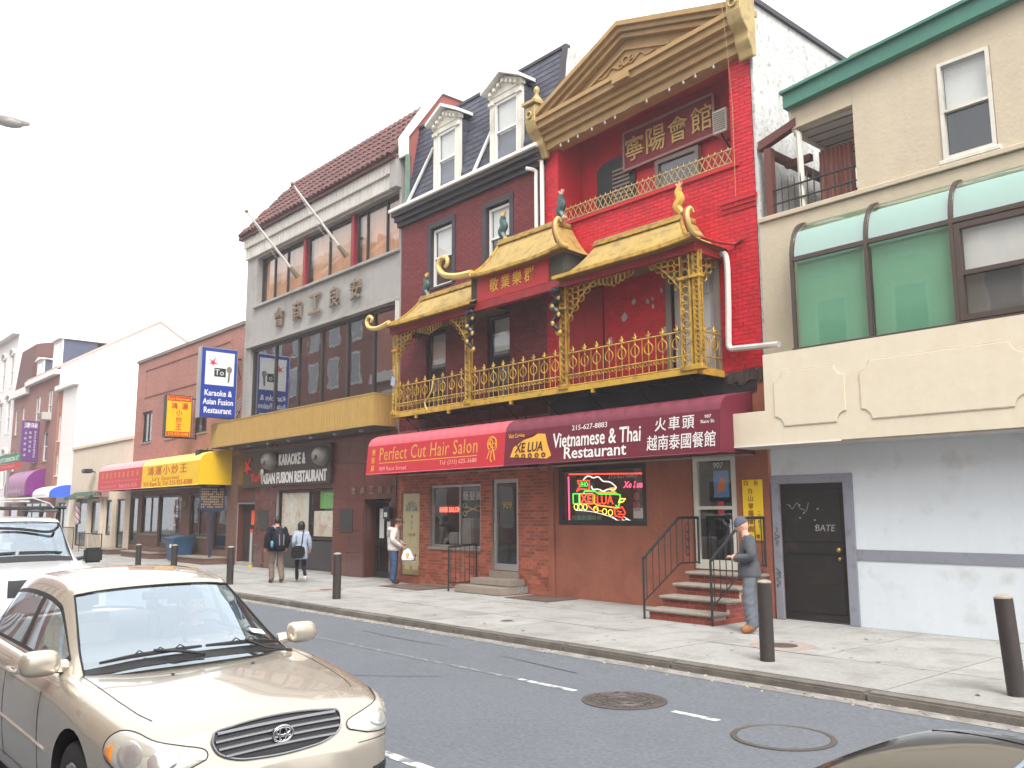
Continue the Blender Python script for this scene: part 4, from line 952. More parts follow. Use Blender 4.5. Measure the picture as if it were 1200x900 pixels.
filigree(-18.25, 1, .75, .62); filigree(-18.4, 1, .6, .7, ax='x'); filigree(-15.47, -1, .6, .55); filigree(-12.18, 1, .8, .7); filigree(-9.33, -1, .7, .6); filigree(-9.08, 1, .7, .85, ax='x')
k = MB()
for xc in (-16.9, -10.9):
    for i in range(9): k.ring((xc-.45+i*.11, by, 6.34-.08*(1-abs(i-4)/4)), .055, .06+.05*(1-abs(i-4)/4), .012, n=9, m=4)
stuff(obj('crest_scroll', k, 'gold', bal))
# red beam
obj('beam', MB().box(bx0-.03, bx1+.1, by-.1, by+.06, 6.38, 6.56), 'beam_red', bal); obj('beam', MB().box(bx1+.01, bx1+.1, by+.06, F-.02, 6.38, 6.56), 'beam_red', bal); obj('beam', MB().box(bx0-.03, bx0+.06, by+.06, F-.02, 6.38, 6.56), 'beam_red', bal)
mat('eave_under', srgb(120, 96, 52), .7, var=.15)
def pagoda(xrL, xrR, xeL, xeR, ze, zr, yE=11.9, yR=12.55, liftL=.0, liftR=.0, sideL=True, sideR=True):
    nu, nv = 16, 8; k = MB()
    def L(u): return liftL*max(0, 1-u/.3)**2+liftR*max(0, 1-(1-u)/.3)**2
    def zz(v): return ze+(zr-ze)*(1-v)**1.75
    rows_ = [[Vector(((xrL+(xrR-xrL)*u)*(1-v)+(xeL+(xeR-xeL)*u)*v, yR+(yE-yR)*v, zz(v)+L(u)*v*v)) for u in [i/nu for i in range(nu+1)]] for v in [j/nv for j in range(nv+1)]]
    k.grid(rows_)
    for on, xr, xe, lf in ((sideL, xrL, xeL, liftL), (sideR, xrR, xeR, liftR)):
        if on:
            sd = [[Vector((xr*(1-v)+xe*v, (yR+(F-yR)*u)*(1-v)+(yE+(F-yE)*u)*v, zz(v)+lf*max(0, 1-u/.4)**2*v*v)) for u in [i/6 for i in range(7)]] for v in [j/nv for j in range(nv+1)]]
            k.grid(sd, flip=True)
    ro = obj('pagoda_roof', k, 'gold_roof', bal, smooth='w')
    eb = [p.copy() for p in rows_[-1]]; e = MB(); e.grid([[p+Vector((0, -.012, .02)) for p in eb], [p+Vector((0, -.012, -.05)) for p in eb], [p+Vector((0, .06, -.05)) for p in eb]]); obj('eave_edge', e, 'gold', ro, smooth='a')
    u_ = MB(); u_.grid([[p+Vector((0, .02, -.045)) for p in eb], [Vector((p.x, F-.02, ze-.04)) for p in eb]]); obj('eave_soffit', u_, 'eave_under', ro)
    obj('ridge', MB().box(xrL-.03, xrR+.03, yR-.05, F-.02, zr-.01, zr+.035), 'gold', ro); obj('ridge', MB().box(xrL-.01, xrR+.01, yR-.03, F-.02, zr+.036, zr+.1), 'gold_roof', ro)
    for on, xr, xe, lf in ((sideL, xrL, xeL, liftL), (sideR, xrR, xeR, liftR)):
        if on: obj('hip_rib', MB().tube([((xr*(1-v)+xe*v), yR+(yE-yR)*v, zz(v)+lf*v*v+.015) for v in [j/8 for j in range(9)]], .028, 5), 'gold', ro)
    return ro
pl = pagoda(-17.75, -15.0, -18.5, -14.95, 6.56, 7.2, liftL=.05, sideR=False)
pr_ = pagoda(-11.7, -9.55, -12.3, -8.86, 6.56, 7.2, liftR=.06, sideL=False)
pm = pagoda(-14.7, -12.8, -15.2, -12.05, 7.12, 7.93, liftL=.12, liftR=.08)
# swan-neck curls
mat('curl_gold', srgb(204, 178, 110), .5, .15, var=.1); mat('curl_red', srgb(170, 70, 50), .6, var=.15)
def curl(pts, par, y, r0=.07):
    P_ = crom([Vector((a, y, b)) for a, b in pts], 6); n = len(P_); obj('swan_neck_curl', MB().tube(P_, [r0*(1-.55*i/n) for i in range(n)], 7), 'curl_gold', par, smooth='a')
curl(((-18.2, 6.62), (-18.7, 6.56), (-19.12, 6.64), (-19.26, 6.82), (-19.14, 6.94), (-19.0, 6.86), (-19.06, 6.77)), pl, 11.9)
curl(((-14.9, 7.2), (-15.4, 7.24), (-15.92, 7.38), (-16.14, 7.62), (-16.02, 7.8), (-15.82, 7.76), (-15.8, 7.62), (-15.88, 7.56)), pm, 11.9, .085)
def fin(x, z0, z1, par):
    P_ = crom([Vector(q) for q in ((x, 12.1, z0+.05), (x+.02, 11.88, z0+.05), (x+.03, 11.75, z0+(z1-z0)*.45), (x+.03, 11.74, z0+(z1-z0)*.8), (x+.03, 11.82, z1), (x+.03, 11.9, z1-.06))], 5)
    obj('corner_curl', MB().tube(P_, [.05-.02*i/len(P_) for i in range(len(P_))], 7), 'curl_gold', par, smooth='a')
    obj('curl_side', MB().tube([p+Vector((-.055, .01, 0)) for p in P_[6:-6]], .04, 6), 'curl_red', par, smooth='a')
fin(-12.05, 7.15, 7.72, pm); fin(-8.82, 6.58, 7.05, pr_)
obj('corner_curl', MB().tube(crom([Vector(q) for q in ((-8.86, 12.2, 6.62), (-8.8, 12.6, 6.6), (-8.7, 12.95, 6.62), (-8.5, 13.0-.06, 6.66))], 5), [.03]*16, 6), 'beam_red', pr_, smooth='a')
# glazed figures on the ridges
mat('fig_peach', srgb(196, 150, 120), .5, var=.2, scale=12); mat('fig_green', srgb(52, 76, 72), .4, var=.3, scale=12); mat('fig_black', srgb(34, 34, 38), .4, var=.2); mat('fig_gold', srgb(190, 150, 66), .5, var=.2)
def figure(x, y, z, h, cols, par):
    f = MB(); S_ = crom([Vector(q) for q in ((x+.08, y, z), (x+.03, y, z+.14*h), (x-.03, y-.02, z+.34*h), (x+.035, y, z+.56*h), (x-.01, y, z+.78*h), (x+.02, y, z+.95*h))], 5); n = len(S_)
    o = obj('ridge_figure', f.tube(S_, [.12*h*(.7+.6*sin(pi*i/n)) for i in range(n)], 7), cols[0], par, smooth='a')
    k = MB(); k.tube([S_[-1], S_[-1]+Vector((-.13*h, 0, .15*h))], [.06*h, .02], 5); k.tube([S_[-1], S_[-1]+Vector((.12*h, 0, .16*h))], [.06*h, .02], 5); k.tube([S_[-1], S_[-1]+Vector((0, 0, .2*h))], [.05*h, .015], 5); obj('tail', k, cols[1], o)
    k = MB(); k.sph((x+.12*h, y, z+.06*h), (.13*h, .1*h, .09*h), 8, 6); k.tube([(x+.1*h, y, z+.1*h), (x+.22*h, y, z+.2*h)], [.04*h, .01], 5); k.tube([(x-.02, y, z+.45*h), (x-.18*h, y, z+.52*h)], [.05*h, .02], 5); obj('head', k, cols[2], o)
figure(-17.6, 12.6, 7.28, .55, ('fig_green', 'fig_gold', 'fig_gold'), bal); figure(-14.62, 12.6, 8.02, .62, ('fig_green', 'fig_gold', 'fig_gold'), bal); figure(-12.72, 12.6, 8.02, .6, ('fig_green', 'fig_peach', 'fig_peach'), bal); figure(-9.62, 12.6, 7.29, .58, ('fig_gold', 'fig_peach', 'fig_green'), bal)
def dragon(x, z1, par):
    P_ = crom([Vector((x+.085*sin(i*1.35), by-.1-.04*cos(i*1.35), z1-i*.075)) for i in range(12)], 3); n = len(P_); o = obj('dragon', MB().tube(P_, [.085-.04*i/n for i in range(n)], 7), 'fig_black', par, smooth='a')
    k = MB(); k.sph(P_[0]+Vector((.05, -.02, .02)), (.13, .09, .08), 8, 6); k.tube([P_[0], P_[0]+Vector((.2, 0, .1))], [.03, .01], 5); obj('head', k, 'fig_black', o)
    for i in (5, 12, 19, 26): k = MB(); k.sph(P_[i]+Vector((.06, -.05, 0)), (.04, .04, .055), 6, 5); obj('claw', k, 'fig_gold', o)
    k = MB(); k.sph(P_[-1], (.09, .06, .07), 6, 5); obj('base_knob', k, 'fig_gold', o)
dragon(-15.2, 6.35, bal); dragon(-12.42, 6.3, bal)
obj('bent_strip', MB().tube(crom([Vector(q) for q in ((-16.9, by-.03, bz+.0), (-17.0, by-.03, bz+.2), (-16.75, by-.03, bz+.45), (-16.7, by-.03, bz+.7))], 5), .02, 5), 'curl_gold', bal)
# sign panel between the roofs
mat('panel_red', srgb(178, 30, 36), .5, var=.12, streak=.1); mat('old_timber', srgb(70, 66, 56), .8, var=.35, scale=6)
t = thing('red_sign_panel', 'red panel with four gold characters under the middle pagoda roof', 'sign', (-13.8, by, 6.57))
obj('panel', MB().box(-14.95, -12.62, by-.09, by+.02, 6.57, 7.13), 'panel_red', t)
for i, ch in enumerate('敬業樂群'): text(ch, t, 'gold_letter2' if 'gold_letter2' in MATS else mat('gold_letter2', srgb(224, 176, 60), .5, .2, var=.08), (-14.35+i*.385, by-.094, 6.86), h=.31, w=.3, ext=.012, bold=.006)
for a, b in ((-15.2, -14.96), (-12.61, -12.2)): obj('timber_end', MB().box(a, b, by-.06, by+.02, 6.57, 7.13), 'old_timber', bal)
obj('timber_side', MB().box(-12.26, -12.2, by+.02, F-.02, 6.57, 7.13), 'old_timber', bal); obj('timber_side', MB().box(-15.2, -15.14, by+.02, F-.02, 6.57, 7.13), 'old_timber', bal)
mat('paper_blue', srgb(150, 160, 180), .8, var=.2); tag(obj('hanging_paper', MB().prism([(-18.42, 5.08), (-18.24, 5.02), (-18.2, 5.22), (-18.36, 5.3)], 'y', by-.09, by-.08), 'paper_blue'), 'scrap of pale blue paper caught on the left balcony column', 'paper')

# ================================================================== AWNINGS
mat('awning_red', srgb(184, 44, 54), .55, var=.09, streak=.08, spec=.3); mat('awning_red_skylit', srgb(198, 92, 102), .5, var=.06, spec=.3); mat('awning_maroon', srgb(102, 30, 46), .55, var=.1, streak=.1, spec=.3); mat('awning_maroon_skylit', srgb(112, 48, 62), .5, var=.06, spec=.3)  # top colours are paler copies: sky light put into the cloth colour
mat('awning_yellow', srgb(222, 180, 14), .5, var=.05, spec=.3); mat('awning_yellow_skylit', srgb(240, 214, 110), .5, var=.05); mat('awning_rose', srgb(190, 66, 74), .6, var=.06); mat('awning_rose_skylit', srgb(216, 150, 150), .6, var=.06)  # same here, the sky-lit tops are painted paler than the fronts
mat('print_faded', srgb(204, 146, 70), .6, var=.08); mat('print_gold', srgb(222, 164, 60), .6, var=.04); mat('print_white', (.72, .7, .68), .6, var=.03); mat('print_red', srgb(180, 60, 30), .6); mat('print_pale', srgb(224, 150, 140), .6)
def awning(name, label, x0, x1, m0, m1, npan, prof, group='shop awnings'):
    t = thing(name, label, 'awning', ((x0+x1)/2, F, prof[0][1]), group)
    (ya, za_), (yb_, zb_) = prof[0], prof[1]
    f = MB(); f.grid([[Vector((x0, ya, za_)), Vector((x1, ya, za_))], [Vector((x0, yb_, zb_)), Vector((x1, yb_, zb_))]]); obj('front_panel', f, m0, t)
    s = (x1-x0)/npan
    for i in range(npan):
        rows_ = []
        for j, (y, z) in enumerate(prof[1:]):
            pf = .03 if 0 < j < len(prof)-2 else (.012 if j else 0)
            rows_.append([Vector((x0+s*i+s*q/4, y-pf*sin(pi*q/4)*.7, z+pf*sin(pi*q/4)*.7)) for q in range(5)])
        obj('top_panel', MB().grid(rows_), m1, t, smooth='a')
    for xx in (x0, x1): obj('end_panel', MB().prism([(y, z) for y, z in prof]+[(F-.01, za_)], 'x', xx-.006, xx+.006), m0, t)
    obj('hem', MB().tube([(x0, ya, za_), (x1, ya, za_)], .012, 5), m1, t)
    fr_ = MB().tube([(x0, F-.03, za_), (x1, F-.03, za_)], .02, 4); obj('frame', fr_, 'alu', t)
    V = Vector((0, yb_-ya, zb_-za_)).normalized()
    def at(x, z): return (x, ya+(yb_-ya)*(z-za_)/(zb_-za_)-.004, z)
    return t, at, V
PR = [(11.99, 2.85), (12.05, 3.56), (12.08, 3.66), (12.15, 3.75), (12.26, 3.8), (12.6, 3.86), (13.0-.01, 3.93)]
t, at, V = awning('salon_awning', 'red awning lettered for a hair salon, left of the maroon awning', -19.3, -13.91, 'awning_red', 'awning_red_skylit', 15, PR)
text('Perfect Cut Hair Salon', t, 'print_faded', at(-16.77, 3.34), w=3.9, h=.33, V=V, spacing=1.1)
obj('underline', MB().add([at(-18.72, 3.105), at(-14.82, 3.105), at(-14.82, 3.122), at(-18.72, 3.122)], [(0, 1, 2, 3)]), 'print_gold', t)
text('909 Race Street', t, 'print_pale', at(-18.1, 2.97), w=1.2, h=.1, V=V); text('Tel: (215) 625-3688', t, 'print_pale', at(-15.5, 3.0), w=1.35, h=.13, V=V)
for i, ch in enumerate('藝髮廊'): text(ch, t, 'print_gold', at(-19.0, 3.4-i*.2), h=.16, V=V)
k = MB(); hx, hz = -14.33, 3.33
for rr, dx, dz in ((.15, 0, 0), (.1, .03, .03), (.06, -.05, .05), (.07, .08, -.06), (.05, -.08, -.05)): k.ring((hx+dx, at(hx, hz+dz)[1], hz+dz), rr, rr*1.1, .011, n=14, m=4)
k.tube([at(hx-.06, 3.2), at(hx-.14, 3.02)], .012, 4); k.tube([at(hx+.05, 3.2), at(hx+.12, 2.98)], .012, 4); k.tube([at(hx-.0, 3.2), at(hx-.03, 3.0), at(hx+.03, 2.95)], .011, 4); obj('hairdo_print', k, 'print_gold', t)
t, at, V = awning('restaurant_awning', 'maroon awning lettered in white for a Vietnamese and Thai restaurant', -13.9, -8.5, 'awning_maroon', 'awning_maroon_skylit', 15, PR)
text('Vietnamese & Thai', t, 'print_white', at(-11.32, 3.28), w=2.26, h=.29, V=V, bold=.012); text('Restaurant', t, 'print_white', at(-11.32, 3.02), w=1.6, h=.23, V=V, bold=.012); text('215-627-8883', t, 'print_white', at(-11.47, 3.5), w=.92, h=.1, V=V)
text('火車頭', t, 'print_white', at(-9.44, 3.4), w=.85, h=.24, V=V, bold=.003, spacing=1.25); text('越南泰國餐館', t, 'print_white', at(-9.31, 3.08), w=1.46, h=.27, V=V, bold=.003); text('907\nRace St.', t, 'print_white', at(-8.74, 3.42), w=.28, h=.14, V=V)
tr = [(-13.72, 3.02), (-12.6, 2.94), (-12.48, 3.0), (-12.6, 3.22), (-12.68, 3.44), (-12.9, 3.46), (-13.05, 3.4), (-13.3, 3.36), (-13.62, 3.22)]
k = MB(); k.add([at(x, z) for x, z in tr], [tuple(range(len(tr)))]); lg_ = obj('train_print', k, 'print_gold', t)
k = MB()
for i in range(5): k.ring((-13.5+i*.2, at(0, 3.02)[1]-.006, 3.02), .05, .04, .012, n=10, m=4)
k.tube([at(-12.95, 3.45), at(-13.3, 3.4), at(-13.5, 3.44)], .012, 4); obj('train_lines', k, mat('print_dark', srgb(60, 30, 30), .6), lg_)
a_ = at(-13.15, 3.2); text('XE LUA', lg_, 'print_dark', (a_[0], a_[1]-.004, a_[2]), w=.85, h=.2, V=V, bold=.02, shear=.1); text('Viet Cuisine', t, 'print_gold', at(-13.55, 3.46), w=.5, h=.09, V=V)
PY = [(11.82, 2.88), (11.84, 3.72), (11.9, 3.85), (12.05, 3.96), (12.3, 4.02), (F-.01, 4.12)]
t, at, V = awning('gourmet_awning', 'bright yellow awning with red characters on the low brick building', -35.45, -29.75, 'awning_yellow', 'awning_yellow_skylit', 8, PY)
text('鴻運小炒王', t, 'print_red', at(-32.86, 3.5), w=4.0, h=.34, V=V, spacing=1.3, bold=.003); text("Lu's Gourmet", t, 'print_red', at(-32.9, 3.2), w=2.7, h=.15, V=V, spacing=1.2); text('915 Race St. Tel: 215-925-8388', t, 'print_red', at(-32.75, 3.01), w=4.9, h=.17, V=V)
t, at, V = awning('faded_rose_awning', 'faded rose awning with yellow characters left of the yellow awning', -41.0, -35.5, 'awning_rose', 'awning_rose_skylit', 8, PY)
scribble(t, 'print_gold', at(-38.2, 3.5), 4.9, .3, 9, V=V); scribble(t, 'print_pale', at(-38.2, 3.24), 4.9, .1, 26, V=V); scribble(t, 'print_pale', at(-39.6, 3.03), 2.2, .11, 14, V=V); text('Tel:215-925', t, 'print_pale', at(-37.1, 3.03), w=2.2, h=.14, V=V)

# ================================================================== K TOP SIGNS ON THE GREY BUILDING
mat('sign_board', srgb(58, 50, 46), .5, var=.08); mat('star_red', srgb(200, 40, 52), .5); mat('medal', srgb(128, 124, 118), .5, .2, var=.2, scale=6)
t = thing('karaoke_fascia_sign', 'dark fascia sign with white letters and two grey medallions under the gold canopy', 'sign', (-25.6, F-.1, 2.75))
obj('board', MB().box(-28.55, -22.66, F-.14, F-.034, 2.75, 3.92), 'sign_board', t, bevel=.01)
text('KARAOKE &', t, 'print_white', (-25.0, F-.145, 3.56), w=1.75, h=.36, ext=.015, bold=.025); text('ASIAN FUSION RESTAURANT', t, 'print_white', (-24.92, F-.145, 3.0), w=4.2, h=.36, ext=.015, bold=.025)
for xx, ch in ((-26.32, '歌'), (-23.0, '王')):
    k = MB(); k.sph((xx, F-.24, 3.55), .29, 18, 12); md = obj('medallion', k, 'medal', t, smooth=True)
    k = MB()
    for i in range(5): k.ring((xx+.05+random.uniform(-.1, .1), F-.5, 3.55+random.uniform(-.12, .12)), .05, .06, .014, n=8, m=4)
    obj('relief', k, 'sign_board', md)
def star(c, s, U, V, par, m_='star_red', ext=.05):
    c = Vector(c); U = Vector(U); V = Vector(V); N = U.cross(V); P_ = []
    for i, rr in enumerate((1.0, .22, .75, .2, .6, .2, .55, .22, .9, .24)):
        a = radians(62)+i*2*pi/10; P_.append(c+U*(cos(a)*rr*s)+V*(sin(a)*rr*s))
    k = MB(); n = len(P_); k.add(P_+[p+N*ext for p in P_], [tuple(range(n, 2*n))]+[(i, (i+1) % n, n+(i+1) % n, n+i) for i in range(n)]); return obj('star', k, m_, par)
star((-28.1, F-.15, 3.4), .42, (1, 0, 0), (0, 0, 1), t); text('ToP', t, 'star_red', (-27.5, F-.145, 3.05), w=.8, h=.26, ext=.015, bold=.01)
k = MB(); k.sph((-26.95, F-.2, 3.2), (.1, .06, .13), 8, 6); k.cyl((-26.95, F-.2, 3.1), (-26.95, F-.2, 2.85), .035, .025, 6); obj('microphone', k, 'alu', t)
mat('sign_blue', srgb(28, 58, 150), .4, var=.05); mat('sign_white', (.75, .75, .74), .4, var=.03); mat('sign_black', (.02, .02, .02), .5)
# blade sign
t = thing('karaoke_blade_sign', 'blue and white lightbox sign for karaoke jutting out above the gold canopy', 'sign', (-29.2, 12.2, 5.15))
sx_ = -29.2; y0, y1, z0, z1 = 11.53, 12.78, 5.16, 7.56
obj('box', MB().box(sx_-.3, sx_, y0, y1, z0, z1), 'sign_blue', t, bevel=.01); obj('frame', MB().box(sx_-.32, sx_-.02, y0-.03, y0-.001, z0-.03, z1+.03).box(sx_-.32, sx_-.02, y1+.001, y1+.03, z0-.03, z1+.03).box(sx_-.32, sx_-.02, y0, y1, z1+.001, z1+.03), 'alu', t)
obj('white_field', MB().box(sx_+.001, sx_+.004, y0+.12, y1-.1, z0+1.12, z1-.12), 'sign_white', t)
U, V = (0, 1, 0), (0, 0, 1)
star((sx_+.006, 11.9, 7.05), .24, U, V, t, ext=.006)
obj('black_field', MB().box(sx_+.005, sx_+.008, 11.97, 12.38, 6.58, 6.88), 'sign_black', t); text('To', t, 'sign_white', (sx_+.01, 12.15, 6.73), h=.2, U=U, ext=.003)
k = MB(); k.sph((sx_+.01, 12.5, 6.85), (.012, .1, .12), 8, 6); k.cyl((sx_+.01, 12.5, 6.75), (sx_+.01, 12.48, 6.42), .04, .03, 6); obj('microphone', k, 'medal', t)
for s_, z in (('Karaoke &', 6.0), ('Asian Fusion', 5.7), ('Restaurant', 5.4)): text(s_, t, 'sign_white', (sx_+.006, 12.15, z), h=.21, w=1.08 if 'A' in s_ else .98, U=U, ext=.004, bold=.02)
obj('arm', MB().tube([(sx_-.15, y1+.02, 7.3), (sx_-.15, F, 7.3)], .03, 5).tube([(sx_-.15, y1+.02, 5.5), (sx_-.15, F, 5.4)], .03, 5).tube([(sx_-.15, y1+.02, 7.3), (sx_-.15, F, 6.6)], .02, 5), 'black_metal', t)
k = MB()
for i in range(4): k.tube([(sx_-.1, 12.85, 5.25+i*.16), (sx_-.02, 12.98, 5.6+i*.1)], .015, 4)
obj('stay', k, 'alu', t)
# yellow blade sign
t = thing('gourmet_blade_sign', 'yellow and red lightbox sign with stacked characters on the low brick building', 'sign', (-33.0, 12.2, 4.75))
sx_ = -33.0; y0, y1, z0, z1 = 11.78, 12.7, 4.76, 6.3
obj('box', MB().box(sx_-.25, sx_, y0, y1, z0, z1), 'awning_yellow', t); obj('frame', MB().box(sx_-.27, sx_-.01, y0-.03, y0-.001, z0-.03, z1+.03).box(sx_-.27, sx_-.01, y1+.001, y1+.03, z0-.03, z1+.03).box(sx_-.27, sx_-.01, y0, y1, z1+.001, z1+.03).box(sx_-.27, sx_-.01, y0, y1, z0-.03, z0-.001), 'black_metal', t)
mat('band_red', srgb(196, 40, 24), .5)
for a, b, s_ in ((z1-.2, z1-.01, "Lu's Gourmet"), (z0+.01, z0+.19, '215-925-8388')): obj('red_band', MB().box(sx_+.001, sx_+.004, y0+.02, y1-.02, a, b), 'band_red', t); text(s_, t, 'awning_yellow', (sx_+.006, 12.24, (a+b)/2), w=.78, h=.11, U=U, ext=.003, bold=.01)
for ch, y, z in (('鴻', 12.05, 5.92), ('運', 12.45, 5.92), ('小', 12.24, 5.66), ('炒', 12.24, 5.4), ('王', 12.24, 5.13)): text(ch, t, 'band_red', (sx_+.004, y, z), h=.23, U=U, ext=.004, bold=.01)
obj('arm', MB().tube([(sx_-.12, y1, 6.25), (sx_-.12, F, 6.25)], .025, 5).tube([(sx_-.12, y0, 4.72), (sx_-.12, F, 4.72)], .025, 5).tube([(sx_-.12, F-.04, 4.72), (sx_-.12, F-.04, 6.25)], .025, 5), 'black_metal', t)
# floodlight under the gold canopy's left end
t = thing('floodlight', 'dark box floodlight above the yellow awning', 'lamp', (-30.6, 12.3, 3.9)); obj('housing', MB().box(-30.5, -30.1, 11.95, 12.45, 3.88, 4.1), 'black_metal', t, bevel=.02); obj('lens', MB().box(-30.46, -30.14, 11.99, 12.41, 3.865, 3.879), 'alu', t); obj('stem', MB().cyl((-30.3, 12.3, 4.1), (-30.3, 12.3, 4.17), .02, n=6), 'black_metal', t)

# ================================================================== RIGHT-HAND BUILDING
mat('white_wall', srgb(206, 213, 218), .8, var=.05, scale=1, streak=.05, bump=.12, bscale=40, dirt=srgb(176, 176, 172), dscale=2.6, dlev=.62, damt=.5)
mat('blue_grey_trim', srgb(132, 134, 144), .7, var=.1, dirt=srgb(100, 98, 98), dscale=5, dlev=.6)
mat('cream_stucco', srgb(210, 200, 178), .85, var=.06, streak=.05, bump=.25, bscale=6, dirt=srgb(200, 187, 162), dscale=2, dlev=.58, damt=.5)
mat('tan_stucco', srgb(190, 178, 155), .9, var=.09, scale=1.5, bump=.3, bscale=20, streak=.08, dirt=srgb(178, 165, 144), dscale=1.5, dlev=.52, damt=.6)
mat('green_trim', srgb(66, 118, 102), .6, var=.12, dirt=srgb(120, 140, 130), dscale=7, dlev=.66, damt=.6)
mat('brown_post', srgb(98, 56, 48), .6, var=.15); mat('soffit_board', srgb(186, 182, 180), .8, var=.06); mat('bronze_frame', srgb(82, 70, 64), .45, .3, var=.08)
X0, X1 = -8.2, 1.5
b_ = thing('corner_building', 'tan and white stucco building with green glass solarium and black steel door', 'building', (-4, F, SW))
DOOR = (-8.17, -6.92, SW, 2.35, .1)
w_ = MB(); wall(w_, X0, X1, SW, 4.4, F, [DOOR]); obj('lower_wall', w_, 'white_wall', b_)
obj('door_frame', MB().box(-8.2, -8.06, F-.03, F+.02, SW, 2.33).box(-6.93, -6.77, F-.03, F+.02, SW, 2.33).box(-8.2, -6.77, F-.035, F+.02, 2.333, 2.47), 'blue_grey_trim', b_, bevel=.006)
obj('dado_band', MB().box(-6.768, X1, F-.015, F-.002, 1.14, 1.3), 'blue_grey_trim', b_)
mat('black_door', srgb(30, 27, 26), .55, var=.3, scale=3, dirt=srgb(62, 44, 34), dscale=3, dlev=.6)
d = obj('steel_door', MB().box(-8.06, -6.93, F+.03, F+.09, SW+.03, 2.33), 'black_door', b_)
obj('cross_rail', MB().box(-8.0, -6.99, F+.015, F+.029, 1.22, 1.34), 'black_door', d)
for a, b, z0, z1 in ((-7.98, -7.01, .28, 1.18), (-7.98, -7.01, 1.4, 2.24)): obj('door_panel', MB().box(a, b, F+.018, F+.029, z0, z1), 'black_door', d, bevel=.008)
mat('brass', srgb(170, 140, 80), .35, .8)
k = MB(); k.sph((-7.06, F-.005, 1.28), .04, 8, 6); obj('door_knob', k, 'brass', d, smooth=True); k = MB(); k.sph((-7.06, F+.005, 1.14), .028, 8, 6); obj('door_lock', k, 'brass', d, smooth=True)
text('BATE', d, 'graffiti', (-7.28, F+.015, 1.62), w=.34, h=.1, ext=.002, shear=.15); obj('scratch_tag', MB().tube(crom([Vector((-7.95+i*.05, F+.014, 1.95+random.uniform(-.08, .08))) for i in range(9)], 4), .004, 4), 'graffiti', d)
for i in range(7): obj('paint_fleck', MB().box(*(lambda x, z: (x, x+.03, F+.0145, F+.0175, z, z+.02))(-7.95+random.random()*.7, 1.5+random.random()*.5)), 'graffiti', d)
mat('spray_black', (.06, .06, .07), .7)
for z_ in (1.62, .95):
    k = MB(); k.tube(crom([Vector((-8.13+.03*random.uniform(-1, 1)+(.03 if i % 2 else -.02), F-.034, z_-i*.045+random.uniform(-.03, .03))) for i in range(8)], 4), .006, 4); obj('graffiti_tag', k, 'spray_black', b_)
# cream fascia box
yF = 12.4
obj('fascia', MB().prism([(-8.66, 2.95), (X1, 2.95), (X1, 4.42), (-7.88, 4.42), (-7.88, 3.5), (-8.66, 3.5)], 'y', yF, F-.004), 'cream_stucco', b_)
obj('fascia_soffit', MB().box(-8.6, X1, yF+.04, F-.01, 2.92, 2.948), 'soffit_board', b_)
obj('fascia_drip', MB().box(-8.67, -6.6, yF-.01, yF+.02, 2.93, 2.949), 'white_paint', b_)
def scalloped(a, b, z0, z1, q=.16):
    P_ = []
    for cx, cz, a0 in ((a, z0, pi/2), (b, z0, pi), (b, z1, 3*pi/2), (a, z1, 2*pi)):
        P_ += [(cx+q*cos(a0-pi/2*i/5), cz+q*sin(a0-pi/2*i/5)) for i in range(6)]
    obj('raised_panel', MB().prism([(x, z) for x, z in P_], 'y', yF-.016, yF-.001), 'cream_stucco', b_, bevel=.012)
scalloped(-7.7, -6.48, 3.22, 4.1); scalloped(-6.25, -4.0, 3.22, 4.1); scalloped(-3.75, -1.5, 3.22, 4.1)
# solarium
ys = 12.5; zg0, zg1, zw = 4.46, 5.92, 6.62
xs_ = [-7.32, -6.07, -4.82, -3.55, -2.3]
arc = [(ys+(F-.02-ys)*(1-cos(a)), zg1+(zw-zg1)*sin(a)) for a in [pi/2*i/10 for i in range(11)]]
so = obj('solarium', MB().box(xs_[0]-.04, xs_[-1]+.04, ys-.05, F-.004, 4.422, zg0), 'bronze_frame', b_)
mat('green_blind', srgb(128, 164, 142), .8, var=.06, streak=.06)
for x in xs_:
    obj('rib', MB().tube([(x, ys, zg0)]+[(x, y, z) for y, z in arc], .04, 4), 'bronze_frame', so); 
obj('transom', MB().box(xs_[0], xs_[-1], ys-.03, ys+.03, zg1-.035, zg1+.035), 'bronze_frame', so)
for i in range(len(xs_)-1):
    a, b = xs_[i]+.03, xs_[i+1]-.03
    obj('curved_pane', MB().grid([[Vector((a, y, z)) for y, z in arc], [Vector((b, y, z)) for y, z in arc]], flip=True), 'glass_green_top', so, smooth=True)
    if i < 2:
        obj('pane', MB().quad((a, ys, zg0), (b, ys, zg0), (b, ys, zg1-.035), (a, ys, zg1-.035)), 'glass_green', so)
        obj('blind', MB().box(a, b, ys+.1, ys+.11, zg0, zg1-.04), 'green_blind', so)
    else: window(b_, a, b, zg0+.02, zg1-.05, ys-.02, 'bronze_frame', 'glass', .08, .08, zs=(5.15,), blind=.52, bm='net_blind', lining=False)
    if i >= 2: obj('blind', MB().box(a, b, ys+.2, ys+.21, zg0, zg1-.04), mat('grey_screen', srgb(116, 112, 104), .9, var=.05), so)
obj('curved_blind', MB().grid([[Vector((xs_[0]+.02, y+.09, z-.06)) for y, z in arc], [Vector((xs_[-1], y+.09, z-.06)) for y, z in arc]], flip=True), mat('pale_green_blind', srgb(112, 150, 132), .8, var=.05), so, smooth=True)
obj('end_pane', MB().add([(xs_[0]+.0, ys, zg0)]+[(xs_[0], y, z) for y, z in arc]+[(xs_[0], F-.02, zg0)], [tuple(range(13))]), 'glass_green', so)
